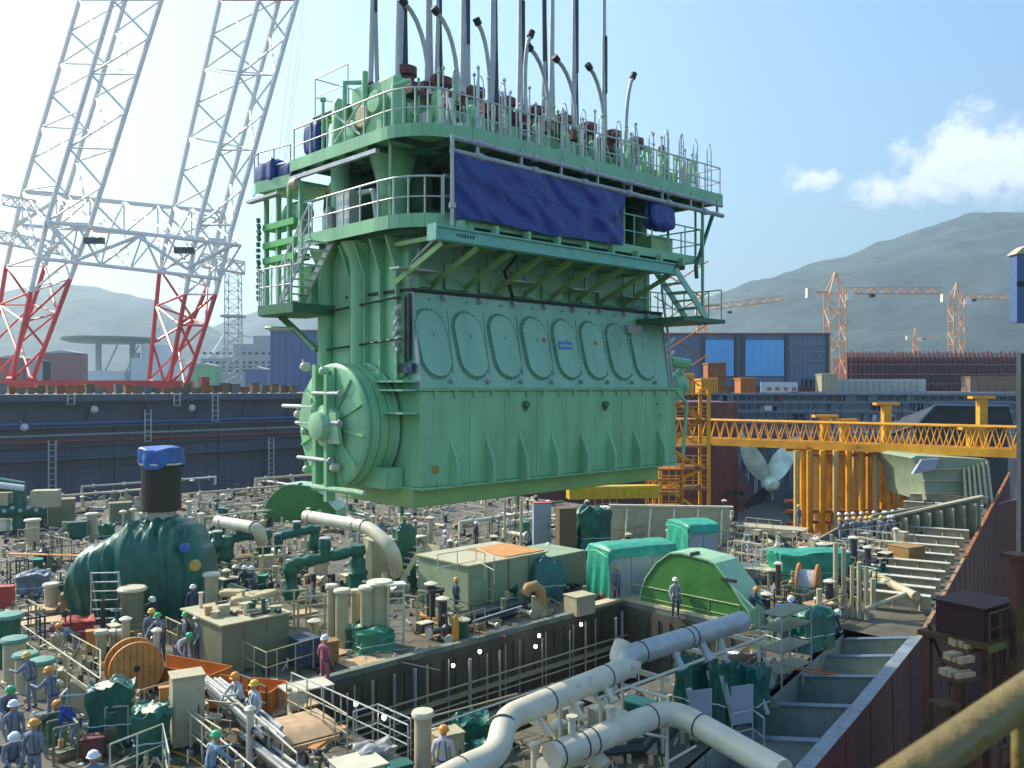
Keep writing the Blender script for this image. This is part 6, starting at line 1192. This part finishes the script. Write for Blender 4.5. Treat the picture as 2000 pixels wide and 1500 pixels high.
# stiffener rows inside the far right hull
i = 0
for r_ in range(13):
    f = r_/12; py = 1190-f*205; px = 1818+f*112; q = D(px, py, 20.2); l_ = 1.2+f*3.2
    t = thing('stiffener_bay', 'cream bracketed stiffener on the inner hull side, row %s' % ('nearest the camera' if r_ == 0 else 'counted %s from the camera' % ['', 'second', 'third', 'fourth', 'fifth', 'sixth', 'seventh', 'eighth', 'ninth', 'tenth', 'eleventh', 'twelfth', 'thirteenth'][r_]), 'stiffener', q, math.radians(150), 'cream stiffeners along the inner hull side')
    MB().box((0, 0, 0), (l_+1.6, .10, .55)).build('web', CR, t); MB().box((0, -.18, .552), (l_+1.6, .28, .60)).build('face_plate', CR2, t)
    for k in range(3): MB().prism([(0, 0), (.5, 0), (0, .5)], (.4+k*1.1, .1, 0), (0, 1, 0), (0, 0, 1), (.05, 0, 0)).build('bracket', CR, t)
bigpipe('cream pipe sloping along the upright pipes beside the hull edge', [D(1700, 1120, 20.8), D(1790, 1165, 20.8)], .2, m=CR); bigpipe('thin cream pipe crossing behind the upright pipes', [D(1690, 1190, 20.5), D(1770, 1160, 21)], .1, m=CR)
# outside of the hull: staging in the dock on the right
t = thing('dock_staging', 'dark rusty staging tower in the dock right of the hull', 'staging', Vector((13.6, 26, 0)), .62); YR0 = YR; YR = mat('shaded_rust_steel', (.12, .045, .014), .75, var=.35, dirt=.4)  # rusty steel colour darkened to put the staging in shade
for x in (-.95, .95):
    for y_ in (-.8, .9): MB().box((x-.09, y_-.09, 0), (x+.09, y_+.09, 22.7)).build('post', YR, t)
for z in (15.5, 19.2, 22.7): MB().box((-1.2, -1.0, z), (1.2, 1.1, z+.14)).build('deck', OG if 0 else YR, t); rail_parts(t, [(-1.2, -1.0, z+.14), (1.2, -1.0, z+.14)], .9, .6, .03, 2, YR)
MB().box((-.9, -.7, 22.85), (.8, .7, 23.75)).box((-.98, -.78, 23.752), (.88, .78, 23.8)).build('cabin', mat('shaded_maroon', (.05, .012, .012), .7), t); MB().box((-1.25, -1.04, 22.66), (1.25, -1.0, 22.86)).build('toe_board', mat('olive_board', (.14, .15, .03), .6), t)  # cabin maroon darkened too, its shade is in the colour
b = MB()
for k in range(5): b.tube([(-.95, -.8, 8+k*3), (.95, -.8, 11+k*3)], .05, 5); b.tube([(.95, .9, 8+k*3), (-.95, .9, 11+k*3)], .05, 5)
b.build('bracing', YR, t)
for i, (px, py, Yt, w_) in enumerate(((1868, 1318, 24.5, .75), (1872, 1290, 24.8, .55), (1880, 1262, 25.2, .45), (1960, 1180, 26.5, .5), (1968, 1215, 26.6, .4))):
    t = thing('timber_stack', ('widest pale timber crate hanging on the dark dock staging', 'small pale timber tray just above the widest one in the dock', 'topmost of the three pale timber trays in the dock', 'sunlit timber bits high near the grey column', 'little timber bundle under the sunlit one near the grey column')[i], 'timber', P(px, py, Yt), .4, 'pale timbers on the dock staging')
    for k in range(4): MB().box((-w_/2*R.uniform(.8, 1.1), -.3+k*.16, 0), (w_/2, -.17+k*.16, R.uniform(.08, .2))).build('timber', WD, t)
    MB().box((-w_/2-.05, -.4, -.08), (w_/2+.05, .4, -.002)).build('tray', YR, t); MB().tube([(0, .1, -4), (0, .1, -.08)], .05, 6).build('prop', YR, t)
for i, (px, Yt, z1) in enumerate(((1845, 24.5, 21.2), (1935, 27, 22.5), (1985, 25, 25.2), (1750, 20.5, 17.5), (1905, 24, 20.8), (1878, 23, 19.8))):
    p = P(px, 1000, Yt); p.z = 0; t = thing('dock_post', ('orange brown post under the widest timber crate in the dock', 'rusty post right of the dark dock staging', 'tall ochre post at the right edge behind the handrail', 'dark low post close to the hull near the bottom', 'brown post right of the timber crates', 'short rusty post under the timber crates')[i], 'post', p, .3, 'rusty posts in the dock beside the hull')
    MB().box((-.12, -.12, 0), (.12, .12, z1)).build('shaft', YR, t); MB().box((-.3, -.3, z1), (.3, .3, z1+.12)).build('head', YR, t)
YR = YR0
# --------------- dense small gear on the deck
bigs = []
def clutter(n, x0, x1, y0, y1, where, seed):
    rr = random.Random(seed); prev = None
    for i in range(n):
        py = y0+(y1-y0)*rr.random()**.9; px = rr.uniform(x0, x1); p = D(px, py)
        if prev is not None and rr.random() < .5: p = prev+Vector((rr.gauss(0, .7), rr.gauss(0, .7), 0))
        big = 1.0 if py > 1060 else 1.35
        if not on_deck(p): continue
        prev = p; lo = p-PA; a_, b_ = -lo.dot(U), -lo.dot(V)
        if -1 < a_ < PL+.6 and -.3 < b_ < PW+.8: continue
        nsc = len(COL.objects); k = rr.randrange(9); rz = rr.choice([ROT, ROT+math.pi/2, rr.uniform(0, 3)]); m = rr.choice([CR, CR, CR2, CR, GY, CG, TG, DK, DK])  # dark steel repeated to stand for shade among the gear
        dm = {TG.name: 'green wrapped', GY.name: 'grey steel', CG.name: 'grey green', WH.name: 'white', DK.name: 'dark'}.get(m.name, 'cream')
        if k == 0:
            h = rr.uniform(.6, 1.8); t = thing('vent_post', f'{dm} vent post with a round cap {where}', 'vent pipe', p, 0, f'small {dm} vent posts {where}'); r_ = rr.uniform(.08, .2); MB().tube([(0, 0, 0), (0, 0, h)], r_, 9).build('pipe', m, t); MB().lathe([(r_*1.5, h), (r_*1.6, h+.06), (r_*.6, h+.14)], seg=10).build('cap', CR2, t)
        elif k == 1:
            w_ = rr.uniform(.4, 1.1); t = thing('welded_rack', f'small {dm} welded pipe frame {where}', 'frame', p, rz, f'small {dm} pipe frames {where}'); b = MB(); h = rr.uniform(.7, 1.5)
            for x in (-w_, 0, w_): b.tube([(x, 0, 0), (x, 0, h), (x, .6, h)], .035, 5); b.tube([(x, .6, 0), (x, .6, h)], .035, 5)
            b.build('uprights', m, t); MB().tube([(-w_, 0, h), (w_, 0, h)], .035, 5).tube([(-w_, 0, h*.5), (w_, 0, h*.5)], .03, 5).build('rails', m, t)
        elif k in (2, 3):
            l_ = rr.uniform(.8, 2.6); r_ = rr.uniform(.06, .16); t = thing('pipe_spool', f'{dm} flanged pipe piece lying {where}', 'pipe', p, rz, f'{dm} pipe pieces {where}'); b = MB().tube([(-l_/2, 0, r_*2), (l_/2-.3, 0, r_*2), (l_/2, 0, r_*2+.3), (l_/2, 0, r_*2+.7)] if k == 2 else [(-l_/2, 0, r_*2), (l_/2, 0, r_*2)], r_, 9); b.build('pipe', m, t)
            MB().tube([(-l_/2-.04, 0, r_*2), (-l_/2+.04, 0, r_*2)], r_*1.7, 10).build('flange', GY, t); MB().box((-.15, -r_*2, 0), (.15, r_*2, r_*1.1)).build('chock', WD, t)
        elif k == 4:
            w_ = rr.uniform(.4, .9); h = rr.uniform(.4, 1.0); t = thing('equipment_box', f'small {dm} equipment box {where}', 'box', p, rz, f'small {dm} boxes {where}'); MB().box((-w_/2, -w_*.35, .05), (w_/2, w_*.35, h)).build('body', m, t, bevel=.02); MB().box((-w_/2-.02, -w_*.37, h+.002), (w_/2+.02, w_*.37, h+.04)).build('lid', CR2 if m is not TG else TG2, t); MB().box((-w_*.3, -w_*.35-.02, h*.3), (w_*.3, -w_*.35-.002, h*.8)).build('front_plate', GY, t)
        elif k == 5:
            r_ = rr.uniform(.15, .3); t = thing('valve', f'{dm} valve with a handwheel {where}', 'valve', p, rz, f'{dm} valves with handwheels {where}'); MB().lathe([(r_*1.2, 0), (r_*1.2, .08), (r_*.6, .12), (r_, .35), (r_*.9, .55), (r_*.3, .65), (.03, 1.0)], seg=12).build('body', m, t); MB().tube([(r_*.8*math.cos(a*.785), r_*.8*math.sin(a*.785), 1.0) for a in range(9)], .025, 5).tube([(-r_*.8, 0, 1), (r_*.8, 0, 1)], .015, 4).build('handwheel', m if m is not TG else GY, t)
        elif k == 6:
            t = thing('corner_plate', f'{dm} triangular bracket plate {where}', 'bracket', p, rz, f'{dm} bracket plates {where}'); w_ = rr.uniform(.6, 1.4); MB().prism([(0, 0), (w_, 0), (w_*.9, .2), (.15, w_*.8), (0, w_*.8)], (0, 0, 0), (1, 0, 0), (0, 0, 1), (0, .04, 0)).build('web', m, t); MB().beam((w_*.9, .02, .2), (.1, .02, w_*.8), .2, .03).build('face_plate', m, t)
        elif k == 7:
            t = thing('plank_stack', f'short stack of planks lying {where}', 'planks', p, rz, f'short plank stacks {where}')
            for j in range(rr.randrange(3, 6)): MB().box((-.9, -.12, .0+j*.055), (.9, .12, .05+j*.055), rz=rr.uniform(-.15, .15)).build('plank', rr.choice([WD, WD, WO, CG]), t)
        else:
            t = thing('deck_rail', f'short {dm} rail piece standing {where}', 'railing', p, rz, f'short {dm} rail pieces {where}'); w_ = rr.uniform(.8, 1.7); b = MB()
            for x in (-w_, -w_/3, w_/3, w_): MB().tube([(x, 0, 0), (x, 0, 1.05)], .024, 5).build('post', m if m is not TG else CR, t)
            MB().tube([(-w_, 0, 1.05), (w_, 0, 1.05)], .026, 5).tube([(-w_, 0, .55), (w_, 0, .55)], .02, 5).build('rails', m if m is not TG else CR, t)
clutter(30, 0, 150, 975, 1180, 'left of the green mound', 1)
clutter(44, 350, 700, 955, 1060, 'behind the cream pipes', 2)
clutter(30, 380, 700, 1060, 1210, 'among the wrapped valves', 3)
clutter(34, 690, 1110, 990, 1085, 'under the hanging engine', 4)
clutter(16, 700, 1100, 1085, 1185, 'beside the deck house', 5)
clutter(22, 60, 420, 1225, 1330, 'around the big reel', 6)
clutter(14, 60, 420, 1350, 1500, 'at the bottom left', 7)
clutter(24, 1080, 1500, 985, 1090, 'behind the booths', 8)
clutter(26, 1440, 1680, 1080, 1230, 'round the wooden reel on the right', 9)
clutter(60, 1680, 1930, 985, 1190, 'along the far right hull side', 10)
clutter(16, 440, 800, 1400, 1500, 'at the bottom centre', 11)
clutter(20, 0, 330, 962, 1010, 'on the far left deck edge', 12)
clutter(12, 1090, 1290, 1420, 1500, 'below the white pipes', 13)
clutter(14, 1400, 1560, 1300, 1480, 'in the shaded bay', 14)
clutter(10, 610, 900, 1180, 1250, 'on the walkway above the pit', 15)

clutter(60, 340, 720, 958, 1050, 'behind the large cream pipe', 22)
clutter(50, 700, 1130, 975, 1075, 'in the shade of the engine', 24)
clutter(40, 1100, 1480, 1000, 1080, 'behind the green booths', 28)
clutter(30, 0, 340, 965, 1060, 'near the far left deck side', 29)
clutter(60, 1640, 1920, 990, 1200, 'by the inner hull side', 30)
clutter(20, 380, 620, 1080, 1190, 'between the wrapped valves', 31)
clutter(16, 800, 1000, 1110, 1200, 'left of the deck house', 32)
clutter(36, 1720, 1880, 1080, 1225, 'between the stiffeners and the upright pipes', 41)
clutter(20, 1600, 1760, 1180, 1260, 'below the upright cream pipes', 42)
clutter(18, 820, 1100, 1200, 1240, 'on the walkway by the dark pipe stack', 43)
# long pipe runs over the far deck
for i, (px, py, l_, dr, z, r_, m_) in enumerate(((370, 985, 12, U, .9, .16, CR), (430, 1002, 10, U, .5, .12, CR), (500, 970, 16, U, 1.6, .18, CR), (640, 985, 12, V, 1.2, .14, CR2), (760, 1010, 10, U, .8, .12, CR), (830, 1000, 9, V, 1.4, .14, CR2), (900, 1050, 8, U, 1.0, .2, CR2), (700, 1060, 6, U, .6, .12, GY), (30, 1000, 10, U, 1.0, .16, CR), (160, 985, 12, U, 1.5, .13, GY), (330, 1040, 8, U, .8, .12, CR), (1000, 1040, 6, U, .7, .22, CR2), (1150, 1050, 6, V, .9, .12, CR), (1290, 1040, 5, V, 1.3, .14, CR2))):
    p = D(px, py); t = thing('pipe_run', 'long %s pipe run on supports, %s' % ({'galvanised_steel': 'grey'}.get(m_.name, 'cream'), ['leftmost behind the green mound pipes', 'just behind the cream pipe left of the large one', 'high, behind the smaller half round casing', 'crossing behind the large cream pipe', 'left under the engine', 'crossing under the engine', 'thick, below the engine near the railing', 'thin, right of the large cream pipe', 'far left edge of the deck', 'far left, behind the mushroom vents', 'just right of the black funnel', 'thickest, left of the brown machine', 'short, right of the dark green wrapped block', 'behind the second booth'][i]), 'pipe', p, 0, 'long pipe runs over the far deck')
    e_ = dr*l_; MB().tube([Vector((0, 0, z-.7)), Vector((0, 0, z)), e_+Vector((0, 0, z)), e_+Vector((0, 0, z-.7))], r_, 9).build('pipe', m_, t); k = 0
    while k < l_: MB().beam(dr*k, dr*k+Vector((0, 0, z-r_)), .1, .1).build('support', CG, t); MB().tube([dr*(k+.9)+Vector((0, 0, z)), dr*(k+1.0)+Vector((0, 0, z))], r_*1.5, 9).build('flange', GY, t); k += 2.6
# loose scraps, offcuts and hoses nobody could count
b = MB(); rr = random.Random(99); n = 0
while n < 4200:
    if rr.random() < .72: p = D(rr.uniform(0, 1950), rr.uniform(960, 1180))
    else: p = D(rr.uniform(0, 1700), rr.uniform(1150, 1520))
    if not on_deck(p): continue
    lo = p-PA; a_, b_ = -lo.dot(U), -lo.dot(V)
    if -.6 < a_ < PL+.4 and -.4 < b_ < PW+.5: continue
    n += 1; sc = .25+p.y/75; an = rr.uniform(0, 3.14); d = Vector((math.cos(an), math.sin(an), 0)); l_ = rr.uniform(.1, .6)*sc; mi = rr.choice([0, 0, 0, 1, 1, 2, 2, 2, 3, 4, 4, 5])
    q = p+Vector((0, 0, .05)); k = rr.random()
    if k < .45: b.beam(q, q+d*l_+Vector((0, 0, rr.uniform(0, .12))), rr.uniform(.03, .14)*sc, rr.uniform(.03, .2)*sc, mi)
    elif k < .8: b.tube([q, q+d*l_*1.3+Vector((0, 0, rr.uniform(0, .3)))], rr.uniform(.02, .05)*sc, 5, mi)
    else: h = rr.uniform(.1, .5)*sc; b.box(q-Vector((.1*sc, .1*sc, .05)), q+Vector((.1*sc, .1*sc, h)), mi, rz=an, piv=q)
tag(b.build('deck_scraps', [CR, CR2, DK, WD, GY, mat('brown_scrap', (.10, .085, .05), .8)]), 'loose offcuts, hoses and scraps scattered all over the deck', 'scrap', kind='stuff')
for i in range(14):
    x, y_ = [(480, 1240), (120, 1420), (330, 1480), (700, 1480), (620, 1310), (900, 1225), (1500, 1250), (1460, 1290), (60, 1240), (420, 1150), (1620, 1170), (780, 1290), (240, 1310), (1540, 1300)][i]; p = D(x, y_, 20.03); pts = [p+Vector((.5*k*math.cos(k*.9+i)*.5, .5*k*math.sin(k*.7+i)*.4, .03)) for k in range(9)]
    if on_deck(p): MB().tube([q-p for q in pts], .03, 6).build('hose', [BK, OR, YE, DK][i % 4], loc=p, tag_=('loose %s hose winding over the deck' % ['black', 'orange', 'yellow', 'dark grey'][i % 4], 'hose', 'loose %s hoses on the deck' % ['black', 'orange', 'yellow', 'dark grey'][i % 4]))
# ================= workers
def figure(name, jo, ed, mats, smooth=1):
    """one continuous skinned body: joints (pos, radius, material slot) grown by the Skin modifier"""
    names = list(jo); ix = {n: i for i, n in enumerate(names)}
    me = bpy.data.meshes.new(name); me.from_pydata([jo[n][0] for n in names], [(ix[a], ix[b]) for a, b in ed], [])
    o = bpy.data.objects.new(name, me); COL.objects.link(o)
    sk_ = o.modifiers.new('skin', 'SKIN'); o.modifiers.new('sub', 'SUBSURF').levels = smooth
    for i, n in enumerate(names):
        r_ = jo[n][1]; me.skin_vertices[0].data[i].radius = (r_ if isinstance(r_, tuple) else (r_, r_)) if r_ else (.01, .01)
    me.skin_vertices[0].data[ix['pelvis']].use_root = True
    dg = bpy.context.evaluated_depsgraph_get(); m2 = bpy.data.meshes.new_from_object(o.evaluated_get(dg)); bpy.data.objects.remove(o)
    m2.materials.clear(); [m2.materials.append(m) for m in mats]
    for f in m2.polygons:
        c = f.center; best = min(names, key=lambda n: (Vector(jo[n][0])-c).length-(jo[n][1][0] if isinstance(jo[n][1], tuple) else jo[n][1])*.8); f.material_index = jo[best][2]; f.use_smooth = True
    return m2
def skeleton(pose):
    # x right, y forward is -Y (faces -Y); z up
    lean = {'stand': 0, 'bend': .9, 'reach': .25, 'walk': .08, 'crouch': .5}[pose]; hipz = {'crouch': .52, 'bend': .86}.get(pose, .93)
    J = {}; E = []
    def rot(v, a): return (v[0], v[1]*math.cos(a)-v[2]*math.sin(a), v[1]*math.sin(a)+v[2]*math.cos(a))
    def up(v): r_ = rot(v, lean); return (r_[0], r_[1], r_[2]+hipz)
    A = lambda n, p, r_, m: J.__setitem__(n, (p, r_, m))
    A('pelvis', (0, 0, hipz), (.155, .12), 0); A('waist', up((0, 0, .16)), (.145, .115), 0); A('chest', up((0, 0, .36)), (.175, .13), 0); A('shoulders', up((0, 0, .47)), (.15, .10), 0); A('neck', up((0, 0, .56)), .055, 1); A('chin', up((0, -.03, .64)), .075, 1); A('head', up((0, -.015, .71)), .095, 1); A('crown', up((0, 0, .78)), .075, 1); A('nose', up((0, -.115, .70)), .016, 1)
    E += [('pelvis', 'waist'), ('waist', 'chest'), ('chest', 'shoulders'), ('shoulders', 'neck'), ('neck', 'chin'), ('chin', 'head'), ('head', 'crown'), ('head', 'nose')]
    for s, n in ((-1, 'l'), (1, 'r')):
        ear = up((s*.1, 0, .70)); A(n+'ear', ear, .018, 1); E.append(('head', n+'ear'))
        sh = (s*.19, 0, .46)
        if pose == 'stand': el, wr = (s*.26, .03, .2), (s*.24, -.10, -.02)
        elif pose == 'bend': el, wr = (s*.24, -.22, .26), (s*.16, -.48, .22)
        elif pose == 'reach': el, wr = (s*.27, -.2, .33), (s*.2, -.46, .42 if s > 0 else .2)
        elif pose == 'walk': el, wr = (s*.25, s*.12, .2), (s*.23, s*.12-.14, -.0)
        else: el, wr = (s*.25, -.18, .22), (s*.12, -.4, .18)
        sh, el, wr = up(sh), up(el), up(wr)
        A(n+'sh', sh, .072, 0); A(n+'el', el, .052, 0); A(n+'wr', wr, .034, 0); d = (Vector(wr)-Vector(el)).normalized(); side = Vector((s, 0, 0)); nn = d.cross(side).normalized()
        pm = Vector(wr)+d*.07; A(n+'palm', tuple(pm), (.042, .02), 2); E += [('shoulders', n+'sh'), (n+'sh', n+'el'), (n+'el', n+'wr'), (n+'wr', n+'palm')]
        for k, (o_, ln) in enumerate(((-.03, .065), (-.01, .078), (.01, .072), (.03, .055))):
            b0 = pm+d*.03+side*o_*.9; b1 = b0+d*ln*.55+nn*.012; b2 = b1+d*ln*.4+nn*.03
            A(f'{n}f{k}a', tuple(b0), .0095, 2); A(f'{n}f{k}b', tuple(b1), .009, 2); A(f'{n}f{k}c', tuple(b2), .008, 2); E += [(n+'palm', f'{n}f{k}a'), (f'{n}f{k}a', f'{n}f{k}b'), (f'{n}f{k}b', f'{n}f{k}c')]
        t1 = pm-side*.045-d*.01; t2 = t1-side*.02+d*.045; A(n+'t1', tuple(t1), .011, 2); A(n+'t2', tuple(t2), .009, 2); E += [(n+'palm', n+'t1'), (n+'t1', n+'t2')]
        if pose == 'walk': kn, an = (s*.1, -.14 if s > 0 else .02, .50), (s*.1, -.14 if s > 0 else .26, .10)
        elif pose == 'crouch': kn, an = (s*.18, -.34, .46), (s*.15, -.1, .10)
        elif pose == 'bend': kn, an = (s*.13, -.08, .48), (s*.13, .05, .10)
        else: kn, an = (s*.12, -.03, .50), (s*.13, .02, .10)
        A(n+'hip', (s*.095, 0, hipz-.06), .095, 3); A(n+'kn', kn, .066, 3); A(n+'an', an, .048, 3); A(n+'heel', (an[0], an[1]+.03, .055), .05, 4); A(n+'toe', (an[0]+s*.02, an[1]-.16, .045), .042, 4)
        E += [('pelvis', n+'hip'), (n+'hip', n+'kn'), (n+'kn', n+'an'), (n+'an', n+'heel'), (n+'heel', n+'toe')]
    return J, E, up, lean
BODY = {}
def body(pose, top_, trousers):
    k = (pose, top_.name, trousers.name)
    if k not in BODY:
        J, E, up, lean = skeleton(pose); BODY[k] = (figure('body', J, E, [top_, SK, mat('work_glove', (.4, .38, .32), .8), trousers, BT]), up, lean)
    return BODY[k]
HEL = {}
def person(label, px, py, face=0, pose='stand', hel='white', top_=None, trousers=None, z=DZ, sc=1.0, grp='shipyard workers in helmets', harness=True, at=None):
    top_ = top_ or OV; trousers = trousers or top_; me, up, lean = body(pose, top_, trousers)
    t = thing('person', label, 'person', at or D(px, py, z), face, grp); t.scale = (sc, sc, sc)
    b = bpy.data.objects.new('body', me); COL.objects.link(b); b.parent = t
    if hel not in HEL:
        pr = [(.135, 0), (.150, .0), (.148, .012), (.132, .02), (.128, .06), (.105, .105), (.06, .135), (.012, .145)]
        m = MB().lathe(pr, seg=20); m.prism([(math.cos(a)*.10, -math.sin(a)*.05-.12) for a in [math.pi*i/8 for i in range(9)]], (0, 0, .002), (1, 0, 0), (0, 1, 0), (0, 0, .012)); m.tube([(0, -.12, .05), (0, -.06, .13), (0, .06, .13), (0, .12, .05)], .014, 6)
        HEL[hel] = m.build('helmet', HM[hel], t)
        h = HEL[hel]
    else: h = HEL[hel].copy(); COL.objects.link(h); h.parent = t
    h.location = up((0, -.005, .725)); h.rotation_euler = (lean, 0, 0)
    if harness:
        if 'h' not in HEL: HEL['h'] = MB().tube([(-.12, .1, .02), (-.10, .15, .3), (-.06, .1, .5), (-.08, -.09, .48), (-.10, -.16, .3), (-.12, -.1, .02)], .014, 5).tube([(.12, .1, .02), (.10, .15, .3), (.06, .1, .5), (.08, -.09, .48), (.10, -.16, .3), (.12, -.1, .02)], .014, 5).tube([(.165*math.cos(a), .135*math.sin(a), .02) for a in [math.pi*i/8 for i in range(17)]], .022, 5).build('harness', DK, t); h = HEL['h']
        else: h = HEL['h'].copy(); COL.objects.link(h); h.parent = t
        h.location = up((0, 0, 0)); h.rotation_euler = (lean, 0, 0)
    return t
PW_ = [
 ('worker with a yellow helmet standing by the long grey booth', 1204, 1180, .6, 'stand', 'yellow', OV, MA),
 ('worker in a white jacket standing alone on the pit edge', 1319, 1208, .3, 'stand', 'white', OW, OD),
 ('worker leaning over the pit railing at the right of the casing', 1411, 1205, -.8, 'bend', 'green', OW, OV),
 ('worker in dark blue between the casing and the wooden reel', 1468, 1228, 1.2, 'reach', 'orange', OD, OD),
 ('worker in dark overalls on the walkway beside the deck house', 891, 1208, 1.8, 'stand', 'orange', OD, OD),
 ('worker in a white helmet on the tan roof of the deck house', 1070, 1125, .2, 'walk', 'white', OV, OD),
 ('worker in pink overalls behind the small cream table', 634, 1345, 2.6, 'stand', 'white', OP, OP),
 ('white clad worker in a yellow helmet leaning on the gangway rail', 470, 1428, -.7, 'reach', 'orange', OW, OD),
 ('white clad worker in a green and yellow helmet right of the other', 497, 1452, -.7, 'stand', 'yellow', OW, OD),
 ('worker in grey overalls beside the red crate at left', 150, 1290, -1.2, 'bend', 'orange', OV, OV),
 ('worker in a green helmet at the bottom below the cream cabinet', 408, 1575, 2.4, 'reach', 'green', mat('light_blue_workwear', (.22, .32, .42), .85), OD),
 ('worker bending by the railing in the lower left, lime helmet', 62, 1385, -1.8, 'reach', 'yellow', OV, OV),
 ('worker with an orange helmet looking down at left', 104, 1420, -1.9, 'reach', 'orange', OV, OV),
 ('worker in a bright blue coat with an orange helmet at left', 152, 1470, -1.6, 'bend', 'orange', OB, OV),
 ('worker in a white helmet at the far lower left edge', 26, 1500, .9, 'stand', 'white', OV, OV),
 ('worker with an orange helmet seen from behind in the lower left corner', 66, 1545, 3.0, 'stand', 'orange', OV, OV),
 ('worker in a white helmet crouching in the lower left corner', 22, 1520, .7, 'crouch', 'white', OV, OV),
 ('worker in a striped white and green hood at the bottom edge', 182, 1620, .5, 'stand', 'white', OV, OV),
 ('worker with a yellow helmet standing at the cream cabinet at the bottom', 866, 1560, 3.0, 'stand', 'orange', OW, OV),
 ('worker in a dark jacket left of the group behind the orange chute', 296, 1282, .4, 'stand', 'yellow', OV, OD),
 ('worker in a green helmet second from left in the group', 316, 1288, -.5, 'reach', 'green', OV, OD),
 ('worker bending forward in the middle of the group', 344, 1312, 1.2, 'bend', 'green', OW, OV),
 ('worker in a pale green helmet right of the middle of the group', 362, 1290, 2.0, 'stand', 'green', OV, OV),
 ('worker in grey at the right end of the group', 386, 1296, -1.0, 'stand', 'white', OV, OD),
 ('worker with a white helmet under the green mound', 377, 1225, .1, 'stand', 'white', OD, OD),
 ('worker with a white helmet crouching near the mound steps', 290, 1222, .8, 'crouch', 'white', OD, OD),
 ('worker in dark clothes left of the green valve frame', 478, 1180, .2, 'stand', 'white', OD, OD),
 ('second worker in dark clothes left of the green valve frame', 497, 1178, -.5, 'reach', 'white', OV, OD),
 ('worker deep under the shaded pipe at right', 1620, 1250, .7, 'crouch', 'white', OD, OD),
 ('worker with a white helmet below the wooden reel', 1553, 1225, -.6, 'bend', 'white', OB, OD),
 ('worker sitting low at the left edge by the green topped cylinders', 8, 1420, 1.0, 'crouch', 'green', OV, OV),
]
for lb, px, py, fc, po, he, tp_, tr_ in PW_: person(lb, px, py, fc, po, he, tp_, tr_)
rr = random.Random(5)
for i in range(18):
    px = 1640+(i % 9)*13+rr.uniform(-4, 4); py = 1066-(i//9)*12-(px-1640)*.06
    person('worker in the crowd of grey overalls at the far right railing', px, py, rr.uniform(-2, 2), rr.choice(['stand', 'stand', 'reach', 'walk']), rr.choice(['white', 'yellow', 'white', 'orange']), rr.choice([OV, OD, OV]), None, grp='crowd of workers at the far right railing')
for i, (px, py) in enumerate(((835, 1140), (870, 1095), (745, 1065), (930, 1075), (1560, 1035), (1285, 1050))):
    person(('distant worker left of the deck house roof', 'distant worker behind the cream railing', 'distant worker right of the large cream pipe', 'distant worker below the engine', 'white clad worker on the flat bright tarpaulin', 'distant worker behind the second booth')[i], px, py, rr.uniform(-2, 2), 'stand', rr.choice(['white', 'yellow']), rr.choice([OV, OW, OD]), None)
# ================= haze: one closed box of even air round everything
hz = MB().box((-3200, -40, -3), (3200, 3700, 760)).build('haze', []); hz['kind'] = 'stuff'
m = bpy.data.materials.new('haze_air'); m.use_nodes = True; t = m.node_tree; t.nodes.clear(); o_ = t.nodes.new('ShaderNodeOutputMaterial'); v_ = t.nodes.new('ShaderNodeVolumePrincipled')
v_.inputs['Color'].default_value = (.62, .85, 1, 1); v_.inputs['Density'].default_value = .00030; v_.inputs['Anisotropy'].default_value = .45
t.links.new(v_.outputs[0], o_.inputs['Volume']); hz.data.materials.append(m)
